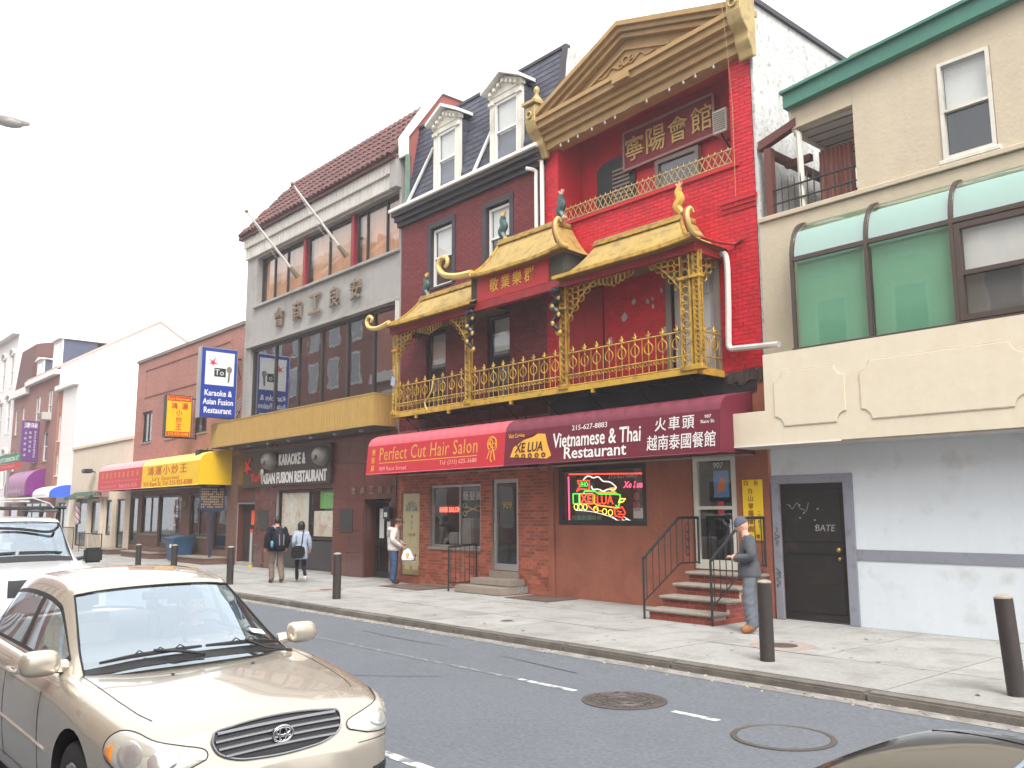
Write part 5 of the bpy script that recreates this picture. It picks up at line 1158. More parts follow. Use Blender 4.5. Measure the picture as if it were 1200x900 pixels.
# tan upper walls: ledge wall, set-back upper storey with window, corner porch
obj('ledge_wall', MB().box(X0, X1, F-.003, F+.25, 4.41, 6.86), 'tan_stucco', b_)
obj('ledge_cap', MB().box(X0, X1, F-.05, F+.3, 6.865, 6.95), 'tan_stucco', b_, bevel=.01)
WN = (-5.05, -4.3, 7.02, 8.56, .1)
w_ = MB(); wall(w_, -6.4, X1, 6.95, 9.3, F+.02, [WN]); w_.quad((-6.4, F+.02, 6.95), (-6.4, 15.6, 6.95), (-6.4, 15.6, 9.3), (-6.4, F+.02, 9.3)); obj('upper_wall', w_, 'tan_stucco', b_)
window(b_, WN[0]+.01, WN[1]-.01, WN[2]+.01, WN[3]-.01, F-.01, 'white_trim', 'glass', .05, .1, zs=(7.78,), sill=.03, blind=.5, bm='net_blind', room=.5)
obj('porch_lintel', MB().prism([(-7.5, 8.38), (-6.405, 8.43), (-6.405, 8.95), (-7.5, 8.75)], 'y', F+.02, F+.14), 'tan_stucco', b_)
obj('porch_ceiling', MB().box(-7.5, -6.41, F+.14, 16.2, 8.36, 8.42), 'soffit_board', b_)
pcl = MB()
for i in range(10): pcl.box(-7.49, -6.42, F+.2+i*.29, F+.215+i*.29, 8.345, 8.359)
obj('ceiling_batten', pcl, 'soffit', b_)
obj('ceiling_trim', MB().box(-7.53, -7.47, F+.14, 16.2, 8.3, 8.358), 'white_trim', b_)
obj('porch_back', MB().box(-8.19, -6.41, 16.0, 16.1, 6.9, 8.2), 'interior_warm', b_)
eg = MB().prism([(-7.55, 8.72), (X1, 9.5), (X1, 9.78), (-7.55, 8.97)], 'y', F-.14, F+.6); obj('green_eave', eg, 'green_trim', b_)
obj('eave_edge', MB().prism([(-7.58, 8.972), (X1, 9.782), (X1, 9.84), (-7.58, 9.02)], 'y', F-.2, F+.6), 'green_trim', b_)
obj('roof', MB().add([(-7.5, F+.6, 8.98), (X1, F+.6, 9.79), (X1, 22, 9.9), (-7.5, 22, 9.1)], [(0, 1, 2, 3)]), 'cornice_dark', b_)
# brown timber porch frame at the corner
po_ = thing('timber_porch', 'brown timber post and beams at the open corner porch', 'porch', (-7.95, F+.1, 6.95))
obj('post', MB().box(-8.06, -7.93, F+.02, F+.15, 6.95, 8.2), 'brown_post', po_); obj('beam', MB().prism([(-8.16, 8.2), (-7.42, 8.42), (-7.42, 8.56), (-8.16, 8.36)], 'y', F+.0, F+.14), 'brown_post', po_); obj('beam', MB().box(-8.05, -7.95, F+.16, 15.8, 8.06, 8.2), 'brown_post', po_); obj('beam', MB().box(-7.95, -7.45, F+.5, F+.6, 7.95, 8.07), 'brown_post', po_)
tag(obj('porch_downpipe', MB().tube([(-7.52, F+.06, 8.75), (-7.5, F+.1, 8.4), (-7.42, F+.1, 8.3), (-7.4, F+.1, 6.95)], .055, 8), 'white_trim', smooth='a'), 'white downpipe on the corner of the open porch', 'pipe')
t = thing('porch_railing', 'black spiked iron railing of the open corner porch', 'railing', (-7.2, F+.05, 6.95))
for z in (7.15, 7.4): obj('rail', MB().tube([(-7.92, F+.05, z), (-6.4, F+.05, z)], .018, 5), 'black_metal', t)
for i in range(13): obj('baluster', MB().tube([(-7.88+i*.12, F+.05, 6.95), (-7.88+i*.12, F+.05, 7.5), (-7.88+i*.12, F+.05, 7.6)], [.011, .011, .002], 5), 'black_metal', t)
mat('curtain_pink', srgb(172, 118, 104), .9, var=.12, streak=.2)
row = [Vector((-7.42+.6*i/30, F+.75+.06*sin(i*1.5), 0)) for i in range(31)]
tag(obj('porch_curtain', MB().grid([[v+Vector((0, 0, 6.98)) for v in row], [v+Vector((0, 0, 8.15)) for v in row]]), 'curtain_pink', smooth=True), 'faded pink cloth hanging inside the open corner porch', 'curtain')
# ================================================================== BUILDINGS FARTHER LEFT
def brickmat(name, c1, c2, mort, rough=.85):
    m_ = bpy.data.materials.new(name); m_.use_nodes = True; MATS[name] = m_; n = m_.node_tree.nodes; l = m_.node_tree.links; b = n['Principled BSDF']; b.inputs['Roughness'].default_value = rough
    g_ = n.new('ShaderNodeNewGeometry'); sp = n.new('ShaderNodeSeparateXYZ'); cb = n.new('ShaderNodeCombineXYZ'); ad = n.new('ShaderNodeMath'); ad.operation = 'ADD'
    l.new(g_.outputs['Position'], sp.inputs[0]); l.new(sp.outputs['X'], ad.inputs[0]); l.new(sp.outputs['Y'], ad.inputs[1]); l.new(ad.outputs[0], cb.inputs['X']); l.new(sp.outputs['Z'], cb.inputs['Y'])
    t = n.new('ShaderNodeTexBrick'); t.inputs['Scale'].default_value = 1; t.inputs['Brick Width'].default_value = .215; t.inputs['Row Height'].default_value = .075; t.inputs['Mortar Size'].default_value = .006
    t.inputs['Color1'].default_value = (*c1, 1); t.inputs['Color2'].default_value = (*c2, 1); t.inputs['Mortar'].default_value = (*mort, 1); l.new(cb.outputs[0], t.inputs['Vector'])
    ns = n.new('ShaderNodeTexNoise'); ns.inputs['Scale'].default_value = .8; ns.inputs['Detail'].default_value = 6; l.new(g_.outputs['Position'], ns.inputs['Vector'])
    mr = n.new('ShaderNodeMapRange'); mr.inputs['To Min'].default_value = .75; mr.inputs['To Max'].default_value = 1.25; l.new(ns.outputs['Fac'], mr.inputs['Value'])
    vm = n.new('ShaderNodeVectorMath'); vm.operation = 'SCALE'; l.new(t.outputs['Color'], vm.inputs[0]); l.new(mr.outputs[0], vm.inputs['Scale']); l.new(vm.outputs[0], b.inputs['Base Color'])
    bp = n.new('ShaderNodeBump'); bp.inputs['Strength'].default_value = .4; bp.inputs['Distance'].default_value = .01; bp.invert = True; l.new(t.outputs['Fac'], bp.inputs['Height']); l.new(bp.outputs[0], b.inputs['Normal'])
brickmat('low_brick', srgb(160, 108, 94), srgb(146, 96, 84), srgb(164, 134, 124)); brickmat('brown_brick', srgb(112, 80, 66), srgb(100, 70, 58), srgb(120, 100, 90)); brickmat('far_brick', srgb(150, 104, 96), srgb(138, 92, 84), srgb(160, 130, 122)); brickmat('orange_brick', srgb(176, 112, 88), srgb(166, 100, 78), srgb(176, 140, 122)); brickmat('opposite_brick', srgb(150, 86, 70), srgb(136, 76, 62), srgb(160, 130, 118))
mat('far_white', srgb(226, 224, 220), .8, var=.06, streak=.08, bump=.1); mat('pale_yellow_block', srgb(230, 226, 204), .9, var=.08, scale=1, bump=.3, bscale=12, dirt=srgb(212, 206, 180), dscale=1.2, dlev=.5); mat('cream_front', srgb(210, 196, 176), .85, var=.08, streak=.1)
mat('brown_roof', srgb(104, 70, 66), .85, var=.2, scale=5, rnd=.1); mat('roof_pink', srgb(190, 160, 150), .8, var=.1)
X0, X1 = -40.25, -29.18
t0 = thing('low_brick_building', 'low two-storey brown brick building with yellow and rose awnings', 'building', (-34.7, F, SW))
H = [(-39.38, -38.1, 4.92, 6.28), (-36.5, -35.3, 4.92, 6.28), (-33.5, -32.2, 4.92, 6.28), (-40.15, -39.25, .6, 2.62), (-38.75, -36.82, 1.05, 2.64), (-36.72, -34.3, .58, 2.64), (-33.4, -31.75, 1.02, 2.62), (-31.2, -30.05, .6, 2.62)]
w_ = MB(); wall(w_, X0, X1, 3.9, 8.55, F, H[:3], .12); w_.mi = 1; wall(w_, X0, X1, SW, 3.9, F, H[3:], .12); w_.mi = 0; shell(w_, X0, X1, SW, 8.5, F, 24); obj('wall', w_, ['low_brick', 'brown_brick'], t0)
obj('coping', MB().box(X0-.02, X1, F-.06, F+.3, 8.552, 8.68), 'frame_grey', t0)
k = MB()
for a, b, c, d_ in ((-39.2, -30.2, 8.1, 8.17), (-39.2, -30.2, 6.9, 6.97), (-39.2, -39.13, 6.97, 8.1), (-30.27, -30.2, 6.97, 8.1)): k.box(a, b, F-.035, F-.002, c, d_)
obj('inset_band', k, 'low_brick', t0)
for h in H[:3]: window(t0, h[0]+.02, h[1]-.02, h[2]+.02, h[3]-.02, F+.08, 'dark_frame', 'glass', .07, .06, xs=((h[0]+h[1])/2,), sill=.12, sm='stone', room=.5)
for h, xs in ((H[4], (-37.75,)), (H[6], (-32.6,))): window(t0, h[0]+.02, h[1]-.02, h[2]+.02, h[3]-.02, F+.05, 'dark_frame', 'glass', .07, .06, xs=xs, room=1.2, lm='interior_warm', sill=.08, sm='stone')
d = shopdoor(t0, H[5][0]+.02, H[5][1]-.02, H[5][2]+.02, H[5][3]-.02, F+.05, 'dark_frame', 'glass', .08); scribble(d, 'sticker_red', (-35.0, F+.04, 1.8), .5, 1.4, 1, rows=4, ext=.006)
shopdoor(t0, H[3][0]+.02, H[3][1]-.02, H[3][2]+.02, H[3][3]-.02, F+.05, 'dark_frame', 'glass', .07); shopdoor(t0, H[7][0]+.02, H[7][1]-.02, H[7][2]+.02, H[7][3]-.02, F+.05, 'dark_frame', 'glass', .08)
k = MB(); k.sph((-33.95, F-.02, 2.3), (.2, .05, .2), 12, 6); obj('wall_clock', k, 'old_bronze', t0, smooth=True)
for x0_, x1_, lb in ((-38.6, -35.2, 'brown brick steps at the door of the low brick building'), (-32.6, -29.9, 'low brown step at the right end of the low brick building'), (-42.2, -40.35, 'short brown brick step beside the cream shop front')):
    t = thing('entry_steps', lb, 'steps', ((x0_+x1_)/2, 12.6, SW), 'brown entry steps'); obj('step', MB().box(x0_, x1_, 12.2, F-.01, SW, SW+.2), 'brown_brick', t); obj('tread', MB().box(x0_-.03, x1_+.03, 12.17, F-.012, SW+.201, SW+.25), 'stone', t)
    if 'door' in lb: obj('step', MB().box(x0_+.6, x1_+.0, 12.55, F-.013, SW+.251, SW+.4), 'brown_brick', t)
# cream shop, one storey
X0, X1 = -49.6, -40.27
c_ = thing('cream_shop', 'one-storey cream shop front with narrow windows between pilasters', 'building', (-45, F, SW))
H = [(-48.6, -46.4, .3, 2.5), (-46.0, -44.6, .9, 2.52), (-43.7, -42.8, .9, 2.54), (-42.1, -41.0, .3, 2.56)]
w_ = wall(MB(), X0, X1, SW, 5.2, F, H, .15); shell(w_, X0, X1, SW, 5.2, F, 20); obj('wall', w_, 'cream_front', c_); obj('coping', MB().box(X0, X1, F-.08, F+.3, 5.203, 5.33), 'cream_front', c_)
for i, h in enumerate(H): window(c_, h[0]+.02, h[1]-.02, h[2]+.02, h[3]-.02, F+.06, 'dark_frame', 'glass', .07, .06, room=.9, lm='interior_warm')
for x in (-46.2, -44.2, -42.45): obj('pilaster', MB().box(x-.15, x+.15, F-.07, F-.002, SW, 2.6), 'cream_front', c_)
t = thing('green_shop_awning', 'small dark green awning with yellow letters on the cream shop', 'awning', (-46.6, F, 2.65), 'shop awnings')
obj('cloth', MB().prism([(12.5, 2.62), (F-.01, 2.62), (F-.01, 2.98), (12.55, 2.75)], 'x', -48.7, -44.75), mat('awning_green', srgb(40, 74, 56), .6), t); text('JADE', t, 'print_gold', (-46.0, 12.49, 2.69), w=1.4, h=.1, bold=.01); scribble(t, 'print_gold', (-47.6, 12.495, 2.69), 1.0, .1, 5)
t = thing('atm_sign', 'small pale box sign reading ATM beside the green awning', 'sign', (-44, 12.8, 2.7)); obj('box', MB().box(-44.7, -43.3, 12.7, F-.01, 2.68, 2.98), 'frame_mauve', t); text('ATM', t, 'sign_black', (-44.0, 12.695, 2.83), w=1.1, h=.2, bold=.02)
t = thing('barber_pole', 'red and white striped barber pole on the cream shop', 'barber pole', (-47.3, 12.8, 1.4))
k = MB(); n = 24; rows_ = [[Vector((-47.3+.13*cos(2*pi*j/n), 12.8+.13*sin(2*pi*j/n), 1.5+.9*i/12)) for j in range(n+1)] for i in range(13)]
for i in range(12):
    for j in range(n): k.mi = 1 if ((j+i*2) % 8) < 3 else (2 if ((j+i*2) % 8) == 5 else 0); k.add([rows_[i][j], rows_[i][j+1], rows_[i+1][j+1], rows_[i+1][j]], [(0, 1, 2, 3)])
k.mi = 0; obj('cylinder', k, ['print_white', 'sticker_red', 'sign_blue'], t); k = MB(); k.lathe([(.17, 0), (.17, .08), (.1, .14), (.03, .2)], (-47.3, 12.8, 2.4), 10); k.lathe([(.05, -.12), (.17, -.06), (.17, 0)], (-47.3, 12.8, 1.5), 10); obj('cap', k, 'alu', t)
t = thing('wall_lamp', 'small dark wall lamp high on the cream shop front', 'lamp', (-45.6, F, 3.9)); obj('arm', MB().tube([(-45.6, F, 3.9), (-45.6, 12.7, 4.0)], .03, 5), 'black_metal', t); obj('head', MB().box(-45.95, -45.3, 12.45, 12.8, 3.85, 4.05), 'black_metal', t, bevel=.03)
railing('low black iron fence in front of the cream shop', [(-45.0, 12.3, 1.0), (-41.6, 12.3, 1.0)], [(-45.0, 12.3, .3), (-41.6, 12.3, .3)], [18], name='iron_fence'); railing('tall black iron railing left of the barber shop window', [(-47.6, 12.2, 1.25), (-45.6, 12.2, 1.25)], [(-47.6, 12.2, .25), (-45.6, 12.2, .25)], [11], name='iron_fence')
# narrow white and brick house
X0, X1 = -53.28, -49.63
n_ = thing('narrow_house', 'narrow house with orange brick and white front, pale yellow block side wall', 'building', (-51.5, F, SW))
H = [(-53.0, -52.5, 5.9, 7.4), (-53.0, -52.5, 3.4+.6, 5.2), (-52.6, -51.2, .3, 2.5)]
w_ = MB(); wall(w_, X0, -52.4, SW, 8.7, F, H[:2], .12); w_.mi = 1; wall(w_, -52.4, X1, SW, 8.7, F, [(-51.9, -50.4, .3, 2.5)], .12); w_.quad((X0, F, 8.7), (X1, F, 8.7), (X1, 20, 8.95), (X0, 20, 8.95)); w_.mi = 2; w_.quad((X1, F, SW), (X1, 20, SW), (X1, 20, 8.95), (X1, F, 8.7)); obj('wall', w_, ['orange_brick', 'far_white', 'pale_yellow_block'], n_)
for h in H[:2]: window(n_, *h[:4], F+.06, 'white_paint', 'glass', .07, .06, zs=((h[2]+h[3])/2,), sill=.1, room=.4)
window(n_, -51.9, -50.4, .3, 2.5, F+.06, 'dark_frame', 'glass', .08, .06, xs=(-51.1,), room=.8)
obj('cornice', MB().box(X0, X1+.1, F-.25, F+.1, 8.7, 8.95), 'far_white', n_)
# brick rowhouse with white gable side
X0, X1 = -60.2, -53.3
a_b = thing('gabled_rowhouse', 'brown brick rowhouse with a big white gable side wall and a dormer', 'building', (-56.7, F, SW))
H = [(-58.4, -57.3, 7.0, 8.9), (-55.6, -54.6, 7.2, 9.0), (-58.3, -57.3, 4.9, 6.6), (-56.0, -55.0, 4.9, 6.6), (-59.5, -54.2, .4, 2.6)]
w_ = MB(); wall(w_, X0, X1, SW, 10.1, F, H, .12); w_.mi = 1; w_.add([(X1, 13, SW), (X1, 23.7, SW), (X1, 23.7, 10.1), (X1, 18.35, 13.4), (X1, 13, 10.1)], [(0, 1, 2, 3, 4)]); obj('wall', w_, ['far_brick', 'far_white'], a_b)
obj('roof', MB().prism([(12.8, 9.98), (18.35, 13.42), (23.9, 9.98), (23.9, 10.13), (18.35, 13.57), (12.8, 10.13)], 'x', X0, X1+.06), 'roof_pink', a_b); obj('cornice', MB().box(X0, X1+.02, F-.3, F-.002, 9.7, 9.97), 'far_white', a_b)
for h in H[:4]: window(a_b, *h[:4], F+.06, 'white_paint', 'glass', .07, .06, zs=((h[2]+h[3])/2,), sill=.1, sm='stone', room=.4)
window(a_b, *H[4], F+.06, 'dark_frame', 'glass', .1, .06, xs=(-57.8, -56), room=.9)
for x0_, x1_ in ((-56.0, -54.3), (-59.6, -58.2)):
    s_ = 1 if x0_ > -57 else .55; z1_ = 10.4+1.5*s_
    do = obj('dormer', MB().box(x0_, x1_, 13.25, 13.25+1.9*s_, 10.2, z1_), mat('dormer_slate', srgb(74, 82, 104), .6, var=.1), a_b); obj('front', MB().box(x0_-.03, x1_+.03, 13.2, 13.3, 10.2, z1_+.02), 'white_paint', do); obj('dormer_roof', MB().prism([(x0_-.15, z1_+.021), (x1_+.15, z1_+.021), ((x0_+x1_)/2, z1_+.4*s_)], 'y', 13.05, 13.3+2.4*s_), 'white_paint', do)
    obj('dormer_pane', MB().box(x0_+.3, x1_-.3, 13.19, 13.199, 10.5, z1_-.2), 'glass_dark', do)
t = thing('air_conditioner', 'window air conditioner on the far brown brick rowhouse', 'air conditioner', (-55.1, 12.7, 7.2)); obj('case', MB().box(-55.5, -54.7, 12.55, F+.05, 7.22, 7.65), 'ac_body', t, bevel=.02); obj('grille', MB().box(-55.4, -54.8, 12.53, 12.549, 7.28, 7.6), 'frame_grey', t)
# brick house with steep roof
X0, X1 = -64.1, -60.22
t = thing('steep_roof_house', 'narrow brick house with a steep brown roof behind the purple sign', 'building', (-62.2, F, SW))
H = [(-63.6, -62.75, 6.9, 8.6), (-61.7, -60.85, 6.9, 8.6), (-63.6, -62.75, 4.6, 6.0), (-63.4, -61, .3, 2.5)]
w_ = wall(MB(), X0, X1, SW, 9.5, F, H, .12); shell(w_, X0, X1, SW, 9.5, F, 20); obj('wall', w_, 'far_brick', t); obj('cornice', MB().box(X0, X1, F-.25, F-.002, 9.3, 9.75), 'far_white', t)
obj('roof', MB().prism([(F-.02, 9.76), (13.25, 12.5), (15, 12.9), (20, 12.0), (20, 9.6)], 'x', X0, X1), 'brown_roof', t)
for h in H[:3]: window(t, *h[:4], F+.06, 'white_paint', 'glass', .07, .06, zs=((h[2]+h[3])/2,), sill=.1, sm='stone', room=.4)
window(t, *H[3], F+.06, 'dark_frame', 'glass', .1, .06, room=.9)
# white building at the left edge
X0, X1 = -86, -64.12
t = thing('white_corner_building', 'tall white building with arched windows at the left edge', 'building', (-72, F, SW))
HS = [(x, x+1.1, z, z+2.2) for x in (-66.2, -68.6, -71, -73.4) for z in (3.6, 7.2, 10.3)]
w_ = wall(MB(), X0, X1, SW, 14.5, F, HS, .15); shell(w_, X0, X1, SW, 14.5, F, 26); obj('wall', w_, 'far_white', t); obj('cornice', MB().box(X0-.1, X1+.05, F-.4, F-.002, 13.7, 14.4), 'far_white', t)
for h in HS:
    wd = window(t, *h, F+.08, 'white_paint', 'glass', .08, .06, zs=((h[2]+h[3])/2,), sill=.1, room=.4); xm = (h[0]+h[1])/2
    obj('arch_hood', MB().tube([(xm+.68*cos(a), F-.04, h[3]+.02+.35*sin(a)) for a in [pi*i/8 for i in range(9)]], .09, 5), 'far_white', wd)
# purple sign and awnings down the street
mat('purple', srgb(98, 52, 118), .5, var=.06); mat('purple_awning', srgb(120, 36, 120), .6, var=.06); mat('mauve_awning', srgb(150, 108, 140), .6, var=.06)
t = thing('purple_blade_sign', 'tall purple blade sign with white characters far down the street', 'sign', (-57, 12.5, 4.9)); obj('box', MB().box(-57.3, -57, 12.08, 12.98, 4.92, 7.32), 'purple', t)
text('津味', t, 'print_white', (-56.995, 12.53, 7.05), w=.75, h=.34, U=(0, 1, 0), bold=.01)
for y, n in ((12.28, 5), (12.53, 6), (12.78, 9)): scribble(t, 'print_white', (-56.995, y, 5.95), .2, 1.6, 1, U=(0, 1, 0), rows=n)
obj('arm', MB().tube([(-57.15, 12.98, 7.2), (-57.15, 13.1, 7.2)], .03, 4).tube([(-57.15, 12.98, 5.1), (-57.15, 13.1, 5.1)], .03, 4), 'black_metal', t)
def barrel(name, label, x0, x1, z0, z1, ms, yf=12.0, split=None):
    t = thing(name, label, 'awning', ((x0+x1)/2, F, z0), 'shop awnings'); pr = [(yf, z0)]+[(yf+(F-yf)*(1-cos(a)), z0+(z1-z0)*(.35+.65*sin(a))) for a in [pi/2*i/7 for i in range(8)]]
    pr = [(min(y, F-.01), z) for y, z in pr]
    obj('cloth', MB().grid([[Vector((x0, y, z)) for y, z in pr], [Vector((split or x1, y, z)) for y, z in pr]], flip=True), ms[0], t, smooth='a')
    if split: obj('end_cloth', MB().grid([[Vector((split, y, z)) for y, z in pr], [Vector((x1, y, z)) for y, z in pr]], flip=True), ms[1], t, smooth='a')
    obj('end_panel', MB().prism(pr+[(F-.01, z0)], 'x', x1-.01, x1+.01), ms[1], t); return t
t = barrel('purple_barrel_awning', 'purple barrel awning with pale letters far down the street', -60.0, -55.0, 2.95, 4.45, ('mauve_awning', 'purple_awning')); scribble(t, 'print_white', (-57.6, 11.985, 3.2), 3.6, .3, 9)
t = barrel('blue_awning', 'white and bright blue awning left of the cream shop', -53.1, -49.7, 2.75, 3.4, ('sign_white', mat('awning_blue', srgb(60, 100, 210), .6))); scribble(t, 'sign_blue', (-51.5, 11.985, 2.88), 2.5, .14, 8)
t = thing('yellow_poster_sign', 'small yellow and green sign on the white narrow house', 'sign', (-50.3, F, 2.3)); obj('board', MB().box(-50.7, -50.0, F-.06, F-.003, 2.5, 3.2), 'print_white', t); obj('picture', MB().box(-50.6, -50.1, F-.066, F-.061, 2.6, 2.9), 'green_poster', t)
# ------------------------------------------------------------------ opposite side of the street (seen mirrored in the windows)
for i, (x0, x1, h_, mt, lb) in enumerate(((-84, -50, 21, 'opposite_brick', 'tall red brick building across the street, mirrored in the dark ribbon windows'), (-49.9, -27, 11, 'low_brick', 'brown brick building across the street, mirrored in the salon window'), (-26.9, -9, 13.5, 'cream_front', 'cream building across the street, mirrored in the neon window'), (-8.9, 12, 13, 'opposite_brick', 'red brick building across the street behind the camera'))):
    t = thing('opposite_building', lb, 'building', ((x0+x1)/2, -5.2, SW)); yb = -5.2
    obj('wall', MB().box(x0, x1, -14, yb, SW, h_), mt, t); obj('cornice', MB().box(x0, x1, yb+.002, yb+.35, h_-.5, h_+.1), 'far_white', t)
    x = x0+1.2
    while x < x1-1.6:
        for z in (1.2, 4.6, 7.8, 10.9, 14.0, 17.0):
            if z+2 > h_-.6: continue
            f_ = obj('window', MB().box(x-.12, x+1.22, yb+.002, yb+.06, z-.15, z+2.1), 'white_paint', t); obj('pane', MB().box(x, x+1.1, yb+.061, yb+.07, z, z+1.95), 'net_blind' if (int(x*7+z) % 3 == 0) else 'glass_dark', f_)
        x += 3.0

# ================================================================== STREET FURNITURE
mat('bollard_iron', srgb(62, 56, 54), .55, .3, var=.2, scale=6, dirt=srgb(90, 70, 58), dscale=7, dlev=.62, damt=.5); mat('bollard_cap', srgb(150, 140, 124), .9, var=.3, scale=12, bump=.5)
def bollard(x, y, label, tilt=0, h=.93):
    t = thing('bollard', label, 'bollard', (x, y, SW), 'dark iron bollards along the kerb', rz=0)
    k = MB(); k.lathe([(.085, 0), (.085, h-.03)], (0, 0, 0), 20); obj('post', k, 'bollard_iron', t, smooth='a'); k = MB(); k.lathe([(.085, h-.029), (.083, h-.015), (.06, h), (.02, h+.008)], (0, 0, 0), 20); obj('concrete_cap', k, 'bollard_cap', t, smooth='a')
    t.rotation_euler = (0, tilt, 0)
    return t
bollard(-3.33, 9.31, 'dark iron bollard at the right edge, leaning left, by the white wall', radians(-3.5)); bollard(-6.03, 9.3, 'dark iron bollard just right of the man in grey'); bollard(-16.19, 9.42, 'slim dark bollard between the walking couple and the man in the pale hoodie')
bollard(-21.37, 9.4, 'dark bollard behind the gold car, left of the walking couple'); bollard(-28.08, 9.4, 'farthest dark bollard, left of the blue wheeled bin', h=.82); bollard(-25.14, 9.4, 'dark bollard in front of the blue wheeled bin', h=.88)
mat('lamp_pale', srgb(150, 148, 144), .6, var=.1)
t = thing('guard_post', 'slim pale grey post with red top and yellow base by the dark doorway', 'post', (-27.45, 12.75, SW)); obj('post', MB().cyl((-27.45, 12.75, SW), (-27.45, 12.75, 1.28), .045, n=12), 'lamp_pale', t, smooth='a'); obj('red_top', MB().cyl((-27.45, 12.75, 1.281), (-27.45, 12.75, 1.38), .055, n=12), 'star_red', t, smooth='a'); obj('yellow_base', MB().cyl((-27.45, 12.75, SW+.001), (-27.45, 12.75, SW+.07), .075, n=12), 'awning_yellow', t)
# historical marker
mat('marker_blue', srgb(38, 46, 74), .5, var=.06); mat('marker_gold', srgb(228, 190, 96), .6)
t = thing('historical_marker', 'blue historical marker with gold text on a blue post by the yellow awning', 'sign', (-29.98, 12.3, SW)); mx_ = -29.98; yc = 12.42
obj('post', MB().cyl((mx_, yc, SW), (mx_, yc, 1.92), .045, n=10), 'marker_blue', t, smooth='a')
pl_ = [(yc-.43, 2.02), (yc-.1, 1.95), (yc, 1.9), (yc+.1, 1.95), (yc+.43, 2.02), (yc+.47, 2.15), (yc+.43, 2.28), (yc+.43, 2.9), (yc+.2, 2.97), (yc+.16, 3.1), (yc, 3.17), (yc-.16, 3.1), (yc-.2, 2.97), (yc-.43, 2.9), (yc-.43, 2.28), (yc-.47, 2.15)]
obj('plate', MB().prism(pl_, 'x', mx_-.025, mx_+.025), 'marker_blue', t)
k = MB(); k.tube([(mx_+.02, y, z) for y, z in pl_], .018, 5, closed=True); obj('rim', k, 'marker_blue', t); k = MB(); k.ring((mx_+.028, yc, 3.05), .07, .07, .014, 'x'); obj('crest', k, 'marker_gold', t)
scribble(t, 'marker_gold', (mx_+.026, yc, 2.84), .5, .09, 8, U=(0, 1, 0)); scribble(t, 'marker_gold', (mx_+.026, yc, 2.42), .8, .7, 11, U=(0, 1, 0), rows=8)
# wheeled bin
mat('bin_blue', srgb(44, 78, 108), .45, var=.06)
t = thing('wheeled_bin', 'blue wheeled recycling bin in front of the low brick building', 'bin', (-32.7, 12.45, SW)); bx, by_ = -32.7, 12.4
k = MB(); lo, hi = (.34, .3), (.44, .38); k.add([(bx+sx*lo[0], by_+sy*lo[1], SW+.05) for sx, sy in ((-1, -1), (1, -1), (1, 1), (-1, 1))]+[(bx+sx*hi[0], by_+sy*hi[1], .98) for sx, sy in ((-1, -1), (1, -1), (1, 1), (-1, 1))], [(3, 2, 1, 0), (0, 1, 5, 4), (1, 2, 6, 5), (2, 3, 7, 6), (3, 0, 4, 7)]); obj('body', k, 'bin_blue', t, bevel=.025)
obj('lid', MB().prism([(by_-.43, .985), (by_+.43, .985), (by_+.4, 1.05), (by_, 1.1), (by_-.42, 1.02)], 'x', bx-.48, bx+.48), 'bin_blue', t, bevel=.015); obj('rim', MB().box(bx-.46, bx+.46, by_-.4, by_+.4, .93, .975), 'bin_blue', t)
for sx in (-1, 1): obj('wheel', MB().cyl((bx+sx*.3, by_+.28, SW+.1), (bx+sx*.36, by_+.28, SW+.1), .1, n=14), 'black_metal', t)
k = MB(); k.ring((bx+.1, by_-.375, .72), .06, .06, .015); obj('recycling_mark', k, 'print_white', t)
# street-name sign
t = thing('street_name_sign', 'green and red street name sign on a pole at the far left', 'sign', (-44.0, 8.9, SW)); obj('pole', MB().cyl((-44.0, 8.9, SW), (-44.0, 8.9, 4.6), .05, n=8), 'alu', t)
obj('green_plate', MB().prism([(-46.0, 4.12), (-41.6, 4.12), (-41.6, 4.38), (-42.4, 4.5), (-46.0, 4.52)], 'y', 8.83, 8.86), mat('sign_green', srgb(30, 120, 84), .5), t); obj('red_plate', MB().box(-46.0, -41.6, 8.825, 8.86, 3.82, 4.1), 'star_red', t); text('HUTCHINSON ST', t, 'print_white', (-43.8, 8.828, 4.28), w=3.9, h=.2, bold=.01); scribble(t, 'print_white', (-43.8, 8.823, 3.96), 2.8, .16, 8)
# street lamp, head just in frame
mat('lamp_grey', srgb(226, 220, 220), .5, var=.05)
t = thing('street_lamp', 'street lamp head reaching in at the upper left edge', 'street lamp', (-17.9, -1.6, SW))
obj('pole', MB().tube([(-17.9, -1.6, SW), (-17.9, -1.6, 8.4)], [.11, .07], 10), 'lamp_grey', t, smooth='a'); obj('arm', MB().tube(crom([Vector(q) for q in ((-17.9, -1.6, 8.3), (-17.85, -.8, 8.85), (-17.7, .6, 9.02), (-17.5, 2.4, 9.05))], 6), .045, 8), 'lamp_grey', t, smooth='a')
k = MB(); k.sph((-17.35, 2.95, 9.02), (.17, .48, .12), 12, 8); obj('luminaire', k, 'lamp_grey', t, smooth=True); k = MB(); k.sph((-17.33, 3.05, 8.97), (.13, .28, .12), 10, 6); obj('refractor', k, 'bulb_white', t, smooth=True); k = MB(); k.cyl((-17.38, 2.85, 9.12), (-17.38, 2.85, 9.24), .05, .04, 8); obj('photocell', k, 'frame_grey', t)
